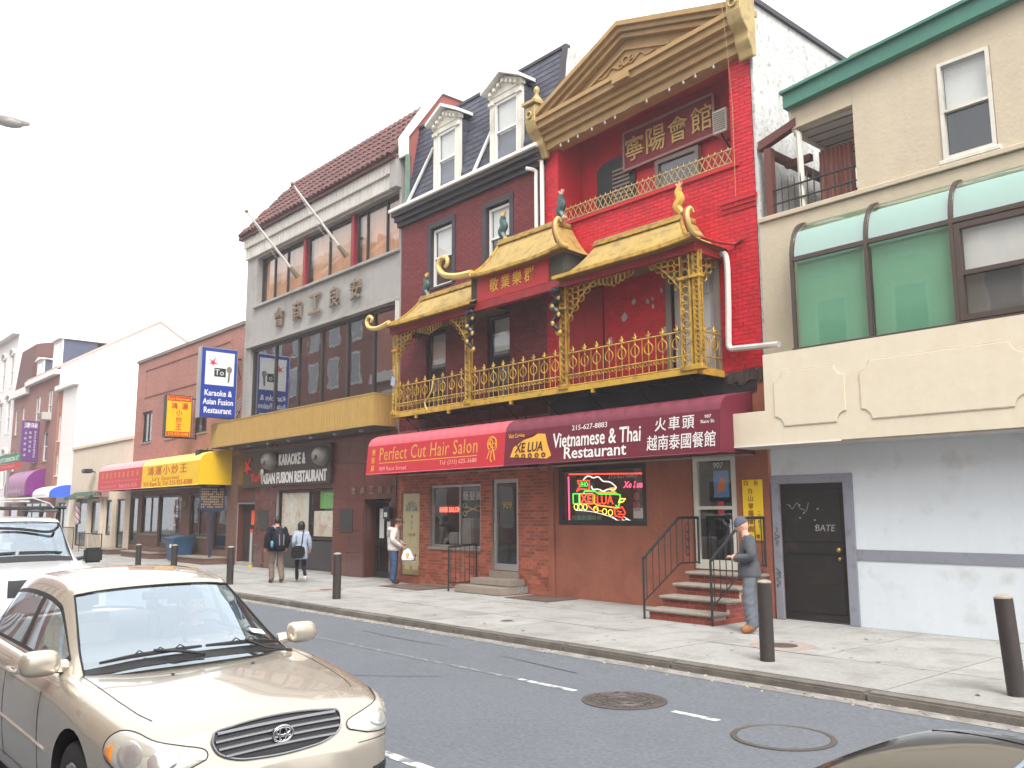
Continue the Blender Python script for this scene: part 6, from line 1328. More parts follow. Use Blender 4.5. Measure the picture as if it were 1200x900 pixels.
# ================================================================== PEOPLE
mat('skin', srgb(190, 140, 116), .55, var=.06); mat('skin_pale', srgb(206, 160, 136), .55, var=.06); mat('hair_black', (.012, .011, .01), .5, var=.2); mat('hair_grey', srgb(96, 84, 78), .7, var=.2)
def cloth(n, c, r=.95): return mat(n, c, r, var=.14, scale=9, bump=.35, bscale=22, spec=.2)
cloth('grey_fleece', srgb(84, 86, 90)); cloth('grey_sweatpants', srgb(100, 105, 112)); cloth('knit_blue', srgb(82, 88, 102)); cloth('tan_boot', srgb(146, 100, 64), .7); cloth('hoodie_pale', srgb(202, 194, 188)); cloth('denim', srgb(62, 84, 116)); cloth('camo', srgb(104, 90, 66)); cloth('dark_shoe', srgb(52, 46, 46), .7); cloth('navy_jacket', srgb(26, 27, 36)); cloth('khaki', srgb(112, 98, 88)); cloth('brown_shoe', srgb(104, 74, 54), .7); cloth('coat_grey', srgb(156, 166, 182)); cloth('black_leggings', srgb(24, 24, 32)); cloth('white_shoe', srgb(216, 212, 206), .6); cloth('backpack_black', srgb(30, 32, 38), .7); cloth('bag_black', srgb(26, 25, 28), .6)
mat('eye_dark', (.02, .015, .012), .2); mat('lip', srgb(150, 90, 82), .6)
def person(label, loc, rz, H, J, R_, mats, head_rot=(0, 0, 0), hair=None, hat=None, bulk=1., hands=True, fingers_curl=.5, hem=None, face=True, skinm='skin'):
    """J: joints in units of H (x forward, y left, z up); one skinned surface, material by nearest bone"""
    t = thing('person', label, 'person', loc, 'people on the pavement', rz=rz)
    names = list(J); idx = {n: i for i, n in enumerate(names)}
    E = [('pelvis', 'waist'), ('waist', 'chest'), ('chest', 'neckbase'), ('neckbase', 'neck'), ('neck', 'skull')]
    for s in 'LR': E += [('chest', 'sh'+s), ('sh'+s, 'el'+s), ('el'+s, 'wr'+s), ('wr'+s, 'pa'+s), ('pelvis', 'hip'+s), ('hip'+s, 'kn'+s), ('kn'+s, 'an'+s), ('an'+s, 'toe'+s)]
    me = bpy.data.meshes.new('sk'); me.from_pydata([Vector(J[n])*H for n in names], [(idx[a], idx[b]) for a, b in E], [])
    o = bpy.data.objects.new('sk', me); COL.objects.link(o); o.modifiers.new('s', 'SKIN'); sub = o.modifiers.new('u', 'SUBSURF'); sub.levels = 3; sub.render_levels = 3
    for n in names: r = R_.get(n, R_.get(n.rstrip('LR') if n[-1] in 'LR' else n, .04))*H; me.skin_vertices[0].data[idx[n]].radius = (r, r)
    for i in range(len(names)): me.skin_vertices[0].data[i].use_root = names[i] == 'pelvis'
    dg = bpy.context.evaluated_depsgraph_get(); ev = bpy.data.meshes.new_from_object(o.evaluated_get(dg)); bpy.data.objects.remove(o)
    mb = MB(); V = [v.co.copy() for v in ev.vertices]
    REG = {'pelvis': 1, 'waist': 0, 'chest': 0, 'neckbase': 0, 'neck': 2, 'skull': 2}
    bones = []
    for a, b in E:
        n = b
        if n.startswith(('sh', 'el', 'wr')): rg = 0
        elif n.startswith('pa'): rg = 2
        elif n.startswith(('hip', 'kn', 'an')): rg = 1
        elif n.startswith('toe'): rg = 3
        else: rg = REG[n]
        bones.append((Vector(J[a])*H, Vector(J[b])*H, rg))
    def near(p):
        best = (9, 0)
        for a, b, rg in bones:
            d = b-a; q = max(0, min(1, (p-a).dot(d)/max(d.length_squared, 1e-9))); e = (p-(a+d*q)).length
            if e < best[0]: best = (e, rg)
        return best[1]
    hz = J['pelvis'][2]*H+(hem if hem is not None else -.02)*H
    for p in ev.polygons:
        c = sum((V[i] for i in p.vertices), Vector())/len(p.vertices); rg = near(c)
        if rg in (0, 1) and abs(c.y) < .2*H and abs(c.x-J['pelvis'][0]*H) < .14*H and .3*H < c.z < .75*H and rg != 0 or (rg == 0 and c.z < hz and abs(c.y) < .1*H and False): rg = 0 if c.z > hz else 1
        mb.mi = rg; mb.F.append(list(p.vertices)); mb.I.append(rg)
    mb.V = V; bpy.data.meshes.remove(ev)
    # head
    hc = Vector(J['skull'])*H+Vector((.012, 0, .012))*H; s = H*.066; Rm = Matrix.Rotation(head_rot[2], 4, 'Z') @ Matrix.Rotation(head_rot[1], 4, 'Y') @ Matrix.Rotation(head_rot[0], 4, 'X'); T = Matrix.Translation(hc) @ Rm
    st_ = len(mb.V); mb.mi = 2; hb = MB(); hb.sph((0, 0, 0), 1, 20, 16)
    for v in hb.V:
        x, y, z = v
        k = 1-.28*max(0, -z)**1.3; nx_ = 1.0*x+.12*max(0, -z)*(x > 0); v.x = nx_*.86*(1 if x > 0 else 1.02); v.y = y*.72*k; v.z = z*1.08
        if x > .5:
            if abs(y) < .22 and -.38 < z < .12: v.x += .2*(1-abs(y)/.22)*max(0, 1-abs(z+.22)/.34)
            if .0 < z < .28 and .15 < abs(y) < .55: v.x -= .07
            if z < -.78: v.x += .06
    for f in hb.F: mb.F.append([st_+i for i in f]); mb.I.append(2)
    mb.V += [T @ (v*s) for v in hb.V]
    def addp(q, mi):
        o_ = len(mb.V); mb.V += [T @ (v*s) for v in q.V]
        for f in q.F: mb.F.append([o_+i for i in f]); mb.I.append(mi)
    for sy in (-1, 1): q = MB(); q.sph((-.02, sy*.72, -.05), (.16, .07, .26), 8, 6); addp(q, 2)
    if face:
        for sy in (-1, 1): q = MB(); q.sph((.76, sy*.32, .1), (.06, .11, .06), 6, 5); addp(q, 4)
        q = MB(); q.sph((.82, 0, -.55), (.06, .2, .045), 8, 5); addp(q, 5)
    # hands: palm, four fingers of different lengths, thumb leaving the side of the palm
    if hands:
        for sd in 'LR':
            w_ = Vector(J['wr'+sd])*H; p_ = Vector(J['pa'+sd])*H; d = (p_-w_).normalized(); side = Vector((0, 1 if sd == 'L' else -1, 0)); nrm = d.cross(side).normalized() if d.cross(side).length > .1 else Vector((1, 0, 0)); side = nrm.cross(d).normalized()
            def add_t(path, rr):
                q = MB(); q.tube(path, rr, 6); o_ = len(mb.V); mb.V += q.V
                for f in q.F: mb.F.append([o_+i for i in f]); mb.I.append(2)
            curl = (Vector((0, 0, -1))-d*d.z*-1)
            cu = (nrm*(1 if nrm.dot(Vector((1, 0, 0))) > 0 else -1))
            for i, ln in enumerate((.038, .044, .041, .031)):
                b0 = p_+side*(i-1.5)*.0115*H+d*.004*H; b1 = b0+(d+cu*fingers_curl*.5).normalized()*ln*.55*H; b2 = b1+(d*.5+cu*fingers_curl*1.2).normalized()*ln*.5*H
                add_t([b0-d*.012*H, b0, b1, b2], [.0062*H, .006*H, .0055*H, .004*H])
            ts = side*(-1); b0 = w_.lerp(p_, .45)+ts*.012*H; add_t([b0, b0+(d*.6+ts*.7).normalized()*.02*H, b0+(d*.9+ts*.4).normalized()*.036*H], [.0075*H, .0065*H, .0045*H])
    body = obj('body', mb, list(mats)+['eye_dark', 'lip'], t, smooth=True)
    me_ = body.data; wr = {}
    for p in me_.polygons:
        if p.material_index in (0, 1):
            for i in p.vertices: wr[i] = p.material_index
    nr_ = [v.normal.copy() for v in me_.vertices]
    for i, mi in wr.items():      # folds in the cloth
        c = me_.vertices[i].co; q = Vector((c.x*9, c.y*9, c.z*(20 if mi else 15)+c.x*12)); me_.vertices[i].co = c+nr_[i]*(.011*mnoise.noise(q)+.005*mnoise.noise(q*2.3))
    def hp(name, q, m_, sm=True): q.xf(T @ Matrix.Scale(s, 4)); return obj(name, q, m_, t, smooth=sm)
    if hair == 'short':
        q = MB(); q.sph((-.08, 0, .12), (.93, .79, 1.06), 18, 12)
        q.F = [f for f in q.F if (lambda c: c.z > -.35+max(0, c.x)*1.15)(sum((q.V[i] for i in f), Vector())/len(f))]; q.I = [0]*len(q.F); hp('hair', q, hairm)
    if hair == 'bob':
        q = MB(); q.sph((-.12, 0, .08), (1.02, .95, 1.12), 18, 14)
        for v in q.V:
            if v.z < -.2: v.z -= .45; v.y *= 1.05
        q.F = [f for f in q.F if (lambda c: c.x < .42 or c.z > .55)(sum((q.V[i] for i in f), Vector())/len(f))]; q.I = [0]*len(q.F); hp('hair', q, hairm)
    if hat == 'beanie':
        q = MB(); q.sph((-.06, 0, .2), (.98, .84, 1.0), 18, 12); q.F = [f for f in q.F if sum(q.V[i].z for i in f)/len(f) > .2]; q.I = [0]*len(q.F); hp('beanie', q, 'knit_blue'); q = MB(); q.tube([(-.06+.97*cos(a), .83*sin(a), .24) for a in [2*pi*i/18 for i in range(18)]], .11, 6, closed=True); hp('beanie_cuff', q, 'knit_blue')
    if hat == 'cap':
        q = MB(); q.sph((-.04, 0, .25), (.95, .82, .88), 18, 12); q.F = [f for f in q.F if sum(q.V[i].z for i in f)/len(f) > .24]; q.I = [0]*len(q.F); hp('cap', q, 'camo'); q = MB(); q.prism([(.7, -.6), (1.3, -.45), (1.5, 0), (1.3, .45), (.7, .6)], 'z', .26, .32); hp('cap_brim', q, 'camo', False)
    if hem is not None:
        q = MB(); n = 20; c0 = Vector(J['pelvis'])*H; zt_ = .1*H; rows_ = []
        for z, k in ((zt_, .92), (zt_*.55, 1.06), (hem*H+.02*H, 1.14), (hem*H, 1.12), (hem*H-.012*H, 1.03)): rows_.append([c0+Vector((cos(a)*R_['hemx']*H*k, sin(a)*R_['hemy']*H*k, z)) for a in [2*pi*i/n for i in range(n+1)]])
        q.grid(rows_); obj('jacket_hem', q, mats[0], t, smooth=True)
    return t
hairm = 'hair_black'
RB = dict(pelvis=.078, waist=.078, chest=.088, neckbase=.045, neck=.034, skull=.03, sh=.05, el=.041, wr=.028, pa=.019, hip=.062, kn=.047, an=.04, toe=.026, hemx=.085, hemy=.108)
def base(lean=0.):
    return dict(pelvis=(0, 0, .52), waist=(.005, 0, .62), chest=(.0+lean*.5, 0, .745), neckbase=(lean, 0, .835), neck=(.006+lean*1.1, 0, .86), skull=(.014+lean*1.4, 0, .917))
def legs(J, l=((0, .055, .5), (.015, .06, .275), (-.01, .06, .05), (.085, .07, .022)), r=((0, -.055, .5), (.015, -.06, .275), (-.01, -.06, .05), (.085, -.07, .022))):
    for s, q in (('L', l), ('R', r)):
        for n, p in zip(('hip', 'kn', 'an', 'toe'), q): J[n+s] = p
def arms(J, l, r):
    for s, q in (('L', l), ('R', r)):
        for n, p in zip(('sh', 'el', 'wr', 'pa'), q): J[n+s] = p
# man in grey, looking down at the phone in his hands
J = base(.02); legs(J, ((0, .06, .5), (.02, .075, .275), (-.005, .085, .05), (.095, .1, .024)), ((0, -.06, .5), (.0, -.072, .275), (-.03, -.08, .05), (.065, -.095, .024))); arms(J, ((0, .118, .80), (-.03, .15, .655), (.12, .085, .64), (.155, .06, .65)), ((0, -.118, .80), (-.03, -.15, .655), (.12, -.085, .64), (.155, -.06, .65)))
RG = dict(RB); RG.update(waist=.09, chest=.098, el=.052, sh=.056, kn=.058, an=.054, toe=.034, wr=.036, hemx=.088, hemy=.104, pelvis=.082)
person('man in grey sweatsuit and knit beanie looking down at his hands by the stoop', (-7.55, 11.28, SW), radians(214), 1.66, J, RG, ('grey_fleece', 'grey_sweatpants', 'skin_pale', 'tan_boot'), head_rot=(0, radians(28), 0), hair=None, hat='beanie', hem=-.035)
mat('phone_black', (.015, .015, .017), .2)
M_ = Matrix.Translation((-7.55, 11.28, SW)) @ Matrix.Rotation(radians(214), 4, 'Z')
k = MB().box(.255, .335, -.035, .035, 1.10, 1.112); k.xf(M_); tag(obj('phone', k, 'phone_black', bevel=.004), 'dark phone held by the man in grey', 'phone')
# man in the pale hoodie at the tan door
J = base(.03); legs(J); arms(J, ((.01, .118, .80), (-.0, .14, .66), (.13, .11, .60), (.17, .09, .585)), ((.01, -.118, .80), (-.01, -.15, .65), (.12, -.13, .57), (.16, -.125, .55)))
RH = dict(RB); RH.update(waist=.086, chest=.092, el=.05, sh=.054, hemx=.09, hemy=.11)
hm = person('man in pale hoodie, jeans and camouflage cap facing the tan door', (-18.6, 12.42, SW), radians(50), 1.63, J, RH, ('hoodie_pale', 'denim', 'skin', 'dark_shoe'), head_rot=(0, radians(18), radians(-8)), hat='cap', hair='short', hem=-.01)
M_ = Matrix.Translation((-18.6, 12.42, SW)) @ Matrix.Rotation(radians(50), 4, 'Z')
q = MB(); q.sph((-.085, 0, 1.33), (.1, .13, .07), 10, 7); obj('hood', q, 'hoodie_pale', hm, smooth=True)
mat('bag_white', (.72, .72, .72), .4, var=.1); t = thing('shopping_bag', 'white plastic shopping bag with yellow print in the hoodie man\'s hand', 'bag', (-18.35, 12.5, .7))
k = MB(); k.add([(.26, -.16, .88), (.3, -.04, .88), (.42, -.02, .86), (.4, -.2, .86), (.2, -.28, .62), (.24, .06, .6), (.56, .04, .6), (.52, -.3, .62), (.24, -.24, .56), (.27, .02, .55), (.5, 0, .55), (.48, -.26, .56)], [(0, 1, 2, 3), (0, 4, 5, 1), (1, 5, 6, 2), (2, 6, 7, 3), (3, 7, 4, 0), (4, 8, 9, 5), (5, 9, 10, 6), (6, 10, 11, 7), (7, 11, 8, 4), (8, 11, 10, 9)]); k.xf(M_); obj('sack', k, 'bag_white', t, bevel=.02)
k = MB(); k.ring((.36, -.285, .72), .035, .045, .014); k.xf(M_); obj('yellow_print', k, 'awning_yellow', t); k = MB(); k.sph((.54, -.1, .7), (.025, .03, .04), 8, 6); k.xf(M_); obj('red_print', k, 'star_red', t)
# couple walking away
J = base(.0); legs(J, ((0, .055, .5), (.05, .058, .28), (-.0, .06, .055), (.09, .065, .022)), ((0, -.055, .5), (-.02, -.058, .28), (-.11, -.06, .075), (-.035, -.065, .025))); arms(J, ((0, .118, .80), (-.015, .16, .655), (.04, .16, .53), (.06, .155, .49)), ((0, -.118, .80), (-.02, -.16, .655), (.03, -.165, .53), (.05, -.16, .49)))
RM = dict(RB); RM.update(chest=.096, waist=.09, sh=.056, el=.048, hemx=.095, hemy=.118, kn=.05, an=.042)
person('man in dark jacket and khaki trousers walking away with a backpack', (-20.9, 10.4, SW), radians(172), 1.66, J, RM, ('navy_jacket', 'khaki', 'skin', 'brown_shoe'), hair='short', hem=-.03)
M_ = Matrix.Translation((-20.9, 10.4, SW)) @ Matrix.Rotation(radians(172), 4, 'Z'); t = thing('backpack', 'black backpack with pale straps on the man walking away', 'backpack', (-20.7, 10.4, 1.0))
def bp(name, q, m_, par, **kw): q.xf(M_); return obj(name, q, m_, par, **kw)
q = MB(); q.sph((-.2, 0, 1.13), (.13, .17, .27), 14, 10); bp('sack', q, 'backpack_black', t, smooth=True); q = MB(); q.sph((-.3, 0, 1.02), (.07, .12, .14), 12, 8); bp('front_pocket', q, 'backpack_black', t, smooth=True)
mat('strap_grey', srgb(130, 134, 146), .8)
for sy in (-1, 1): q = MB(); q.tube(crom([Vector(p) for p in ((-.17, sy*.1, 1.36), (-.03, sy*.12, 1.43), (.1, sy*.13, 1.32))], 5), .022, 5); bp('strap', q, 'strap_grey', t); q = MB(); q.tube([(-.345, sy*.06, 1.22), (-.365, sy*.05, .95)], .012, 4); bp('trim', q, 'strap_grey', t)
q = MB(); q.sph((-.2, .19, .98), (.05, .04, .09), 8, 6); bp('bottle_pocket', q, mat('bottle_teal', srgb(90, 150, 170), .4), t)
J = base(.0); legs(J, ((0, .05, .5), (.03, .052, .28), (.0, .055, .05), (.08, .06, .02)), ((0, -.05, .5), (.0, -.052, .28), (-.1, -.055, .11), (-.075, -.06, .035))); arms(J, ((0, .105, .80), (-.015, .135, .66), (.05, .11, .56), (.08, .1, .53)), ((0, -.105, .80), (-.02, -.14, .66), (.02, -.16, .54), (.035, -.16, .5)))
RW = dict(RB); RW.update(chest=.082, waist=.08, sh=.046, el=.042, hip=.055, kn=.036, an=.028, hemx=.088, hemy=.105)
person('woman in pale grey coat with dark bob walking beside the backpack man', (-20.75, 11.0, SW), radians(168), 1.53, J, RW, ('coat_grey', 'black_leggings', 'skin', 'white_shoe'), hair='bob', hem=-.13)
M_ = Matrix.Translation((-20.75, 11.0, SW)) @ Matrix.Rotation(radians(168), 4, 'Z'); t = thing('shoulder_bag', 'large black shoulder bag hanging at the woman\'s side', 'bag', (-20.6, 11.1, .7))
q = MB().prism([(-.03, .62), (.28, .6), (.31, .78), (.24, .92), (.0, .93), (-.06, .8)], 'x', -.24, -.1); bp('sack', q, 'bag_black', t, bevel=.035); q = MB(); q.tube(crom([Vector(p) for p in ((-.12, .02, .88), (-.12, .0, 1.15), (-.03, -.05, 1.29), (.06, -.02, 1.15), (.02, .1, .95))], 5), .014, 5); bp('strap', q, 'bag_black', t)
# ================================================================== VEHICLES
mat('champagne', srgb(195, 185, 169), .27, .6, var=.02, spec=.5, coat=1.); mat('white_car', srgb(214, 214, 212), .35, var=.02, coat=.8); mat('black_car', srgb(20, 20, 24), .3, .2, var=.02, coat=1.)
mat('rubber', (.018, .018, .019), .75, var=.1); mat('trim_black', (.02, .02, .022), .45, var=.08); mat('chrome', (.62, .62, .63), .16, 1., var=.02); mat('seat_cloth', srgb(176, 166, 150), .9, var=.08); mat('dash_grey', srgb(140, 132, 122), .8, var=.06)
mat('lamp_lens', srgb(196, 194, 182), .12, .25, var=.12, scale=9, spec=.6, coat=.8); mat('lamp_bowl', srgb(214, 214, 210), .12, .7, var=.05); mat('amber', srgb(226, 140, 60), .2, var=.1, scale=20, coat=.5); mat('tail_red', srgb(150, 14, 16), .2, var=.1, coat=.6); mat('tyre', (.02, .02, .021), .85, var=.15); mat('grille_grey', (.3, .3, .31), .3, .7, var=.03); mat('rim_alu', (.45, .45, .46), .3, .8, var=.05)
glass('car_glass', (.84, .9, .92), .34, .01, 0, (.78, .9, 1))
def car(label, cat, loc, rot, LOW, GH, paint, belt, tb, uw, ur, pillars, sides, scale=1., dark=(1.3, 3.9), wheels=(.92, 3.52), wr_=.315, ww=.84, name='parked_car'):
    t = thing(name, label, cat, loc, rz=0); t.rotation_euler = rot
    X = lambda s: (2.2-s)
    def P(s, y, z): return Vector((X(s)*scale, y*scale, z*scale))
    n1, m1 = 6, 5
    ctrl = []
    for (s, zc, zs, w_, zm, zb) in LOW:
        h = [(0, zc), (.45*w_, zc-.008), (.74*w_, zc-(zc-zs)*.4-.004), (.90*w_, zs), (.975*w_, zs-(zs-zm)*.32), (w_, zm), (.985*w_, zb+(zm-zb)*.4), (.945*w_, zb)]
        ctrl.append([P(s, -y, z) for y, z in h[::-1]]+[P(s, y, z) for y, z in h[1:]])
    rows_ = [crom(r, m1) for r in ctrl]; cols = [crom([r[j] for r in rows_], n1) for j in range(len(rows_[0]))]; G = [[cols[j][i] for j in range(len(cols))] for i in range(len(cols[0]))]
    body = MB(); nr, nc = len(G), len(G[0])
    fl = [p for r in G for p in r]; body.V = list(fl)
    for i in range(nr-1):
        for j in range(nc-1):
            c = (G[i][j]+G[i+1][j+1])/2; s = 2.2-c.x/scale; y = abs(c.y)/scale
            body.F.append([i*nc+j, i*nc+j+1, (i+1)*nc+j+1, (i+1)*nc+j]); body.I.append(1 if dark[0]+.15*(y/.7)**2 < s < dark[1] and y < tb-.07 and c.z > .8*scale else 0)
        body.F.append([i*nc+nc-1, i*nc, (i+1)*nc, (i+1)*nc+nc-1]); body.I.append(2)
    body.F.append(list(range(nc))[::-1]); body.F.append([(nr-1)*nc+j for j in range(nc)]); body.I += [0, 0]
    bvh = BVHTree.FromPolygons(body.V, body.F)
    me = mesh('body', body, [paint, 'dash_grey', 'trim_black'], smooth='w'); bo = bpy.data.objects.new('body', me)
    # wheel arches
    COL.objects.link(bo); cut = MB()
    for s in wheels:
        cut.cyl(P(s, -1.2, wr_+.02), P(s, -.5, wr_+.02), (wr_+.055)*scale, n=28); cut.cyl(P(s, .5, wr_+.02), P(s, 1.2, wr_+.02), (wr_+.055)*scale, n=28)
    cm = mesh('cut', cut, 'trim_black', smooth='w'); co = bpy.data.objects.new('cut', cm); COL.objects.link(co)
    md = bo.modifiers.new('b', 'BOOLEAN'); md.object = co; md.operation = 'DIFFERENCE'; md.solver = 'EXACT'
    try: md.material_mode = 'TRANSFER'
    except Exception: pass
    dg = bpy.context.evaluated_depsgraph_get(); nm_ = bpy.data.meshes.new_from_object(bo.evaluated_get(dg)); bpy.data.objects.remove(co); bpy.data.objects.remove(bo)
    nm_.shade_smooth(); nm_.set_sharp_from_angle(angle=radians(35)); obj('body', nm_, None, t)
    # greenhouse
    ctrl = []
    for (s, zt, wr, dk) in GH:
        zb = min(belt(s), zt-.035); h = [(0, zt), (.5*wr, zt-.007), (.85*wr, zt-.026), (wr, max(zt-.06, zb+.01)), (wr+(tb-wr)*.56, zb+(max(zt-.06, zb+.01)-zb)*.5), (tb, zb)]
        q = lambda y: s+dk*(y/.7)**2
        ctrl.append([P(q(y), -y, z) for y, z in h[::-1]]+[P(q(y), y, z) for y, z in h[1:]])
    n2, m2 = 8, 8; rows_ = [crom(r, m2) for r in ctrl]; cols = [crom([r[j] for r in rows_], n2) for j in range(len(rows_[0]))]; G2 = [[cols[j][i] for j in range(len(cols))] for i in range(len(cols[0]))]
    shells = {}
    for i in range(len(G2)-1):
        for j in range(len(G2[0])-1):
            u, v = (i+.5)/n2, (j+.5)/m2; vv = abs(v-5); c = (G2[i][j]+G2[i+1][j+1])/2; s = 2.2-c.x/scale; k = 'roof'
            if uw[0] < u < uw[1] and vv < 2.75: k = 'windscreen'
            elif ur[0] < u < ur[1] and vv < 2.6: k = 'rear_window'
            elif 3.5 < vv < 4.8 and sides[0] < s < sides[1] and not any(a < s < b for a, b in pillars): k = 'side_window' + ('L' if v > 5 else 'R')+str(sum(s > b for a, b in pillars))
            elif 3.38 < vv < 4.9 and sides[0]-.05 < s < sides[1]+.05: k = 'window_surround'
            mb = shells.setdefault(k, MB()); mb.quad(G2[i][j], G2[i][j+1], G2[i+1][j+1], G2[i+1][j])
    for k, mb in shells.items():
        nm = k.rstrip('0123456789').rstrip('LR') if k.startswith('side') else k
        obj(nm, mb, paint if k == 'roof' else ('trim_black' if k == 'window_surround' else 'car_glass'), t, smooth='w')
    g2 = MB()
    for i in range(len(G2)-1):
        for j in range(len(G2[0])-1): g2.quad(G2[i][j], G2[i][j+1], G2[i+1][j+1], G2[i+1][j])
    bv2 = BVHTree.FromPolygons(g2.V, g2.F)
    def edge(u, v0, v1, off=.006): i = int(u*n2); return [G2[i][j]+Vector((0, 0, off)) for j in range(int(v0*m2), int(v1*m2)+1)]
    def eu(v, u0, u1, off=.006): j = int(v*m2); return [G2[i][j]+Vector((0, 0, off)) for i in range(int(u0*n2), int(u1*n2)+1)]
    for pth in (edge(uw[1], 2.25, 7.75), eu(2.25, uw[0], uw[1]), eu(7.75, uw[0], uw[1]), edge(uw[0]+.01, 2.25, 7.75), edge(ur[0], 2.4, 7.6), edge(ur[1], 2.4, 7.6)): obj('window_seal', MB().tube(pth, .0065*scale, 5), 'rubber', t)
    # wheels
    for s in wheels:
        for sy in (-1, 1):
            w0 = P(s, sy*(ww-.215), wr_); w1 = P(s, sy*(ww-.015), wr_); k = MB(); L_ = [(wr_*.62, 0), (wr_*.95, .005), (wr_, .03), (wr_, .17), (wr_*.95, .195), (wr_*.66, .2)]
            vs_ = []; n = 28
            for r_, a in L_: vs_ += [P(s, sy*(ww-.215+a), wr_)+Vector((r_*cos(2*pi*q/n), 0, r_*sin(2*pi*q/n)))*scale for q in range(n)]
            k.add(vs_, [(a*n+q, a*n+(q+1) % n, (a+1)*n+(q+1) % n, (a+1)*n+q) for a in range(len(L_)-1) for q in range(n)]); wo = obj('wheel', k, 'tyre', t, smooth='w')
            k = MB(); k.cyl(P(s, sy*(ww-.05), wr_), P(s, sy*(ww-.03), wr_), wr_*.2*scale, n=14)
            for q in range(7): a = 2*pi*q/7; k.tube([P(s, sy*(ww-.035), wr_)+Vector((cos(a), 0, sin(a)))*wr_*.1*scale, P(s, sy*(ww-.025), wr_)+Vector((cos(a), 0, sin(a)))*wr_*.62*scale], [.04*scale, .03*scale], 5)
            k.ring(P(s, sy*(ww-.03), wr_), wr_*.62*scale, wr_*.62*scale, .018*scale, 'y', 24, 5); obj('rim', k, 'rim_alu', wo); k = MB(); k.cyl(P(s, sy*(ww-.12), wr_), P(s, sy*(ww-.1), wr_), wr_*.6*scale, n=20); obj('brake_disc', k, 'trim_black', wo)
    A = P(.9, 0, 0)
    def cyl_(th, z, off=.0, rear=False):
        a = radians(th); ax = P(3.6, 0, 0) if rear else A; d = Vector((-cos(a) if rear else cos(a), sin(a), 0)); o_ = Vector((ax.x, 0, z*scale))+d*3
        h = bvh.ray_cast(o_, -d); return h[0]+h[1]*off if h[0] and h[1].dot(d) > 0 else (h[0]-h[1]*off if h[0] else Vector((ax.x, 0, z*scale))+d*.8)
    def top(s, y, off=0., both=False):
        o_ = P(s, y, 3); h = bvh.ray_cast(o_, Vector((0, 0, -1))); h2 = bv2.ray_cast(o_, Vector((0, 0, -1))) if both else None
        p = h[0]
        if h2 and h2[0] and (p is None or h2[0].z > p.z): p = h2[0]
        return (p or P(s, y, .9))+Vector((0, 0, off))
    def side(s, z, sy, off=0.):
        o_ = P(s, sy*2, z); h = bvh.ray_cast(o_, Vector((0, -sy, 0))); return (h[0] if h[0] else P(s, sy*.84, z))+Vector((0, sy*off, 0))
    def patch(poly, off, rings=6, dens=5, rear=False, f=None):
        pts = []
        for (a, b), (c, d) in zip(poly, poly[1:]+poly[:1]): pts += [(a+(c-a)*q/dens, b+(d-b)*q/dens) for q in range(dens)]
        ca, cb = sum(p[0] for p in pts)/len(pts), sum(p[1] for p in pts)/len(pts); mb = MB(); R2 = []
        for r in range(rings+1): q = 1-r/rings*.999; R2.append([cyl_(ca+(a-ca)*q, cb+(b-cb)*q, off*(1 if r else .3)) for a, b in pts+pts[:1]])
        mb.grid(R2); return mb
    return t, P, cyl_, top, side, patch
LOW = [(0.0, .55, .53, .40, .46, .33), (.025, .6, .57, .58, .47, .27), (.07, .69, .655, .675, .50, .22), (.125, .77, .735, .725, .53, .19), (.24, .808, .77, .778, .55, .17), (.45, .845, .805, .815, .57, .17), (.8, .89, .852, .842, .6, .17), (1.2, .925, .895, .85, .6, .17), (1.6, .94, .91, .85, .6, .17), (2.5, .955, .93, .85, .6, .17), (3.4, .985, .955, .848, .62, .18), (3.85, 1.01, .975, .84, .64, .2), (4.2, 1.03, .985, .815, .66, .24), (4.42, 1.0, .95, .75, .62, .28), (4.5, .86, .82, .66, .58, .32), (4.53, .68, .65, .5, .5, .36)]
GHS = [(1.10, .925, .69, .22), (1.40, 1.075, .655, .2), (1.72, 1.235, .605, .17), (2.0, 1.365, .565, .12), (2.12, 1.41, .565, .08), (2.5, 1.455, .56, .0), (2.95, 1.465, .56, 0), (3.3, 1.44, .55, 0), (3.5, 1.395, .545, -.05), (3.8, 1.2, .56, -.12), (4.02, 1.03, .6, -.15)]
PIL = ((2.5, 2.63), (3.42, 3.5))
def sedan(label, loc, rot, paint, scale=1., gh=None):
    return car(label, 'car', loc, rot, LOW, gh or GHS, paint, lambda s: .915+.02*(s-1.2), .75, (.05, 3.0), (8.0, 9.9), PIL, (1.62, 3.75), scale, name='sedan_car')
t, P, cy, top, side, patch = sedan('champagne gold sedan in front, facing right with oval grille badge', (-4.57-2.2, 2.38, 0), (.02, 0, 0), 'champagne')
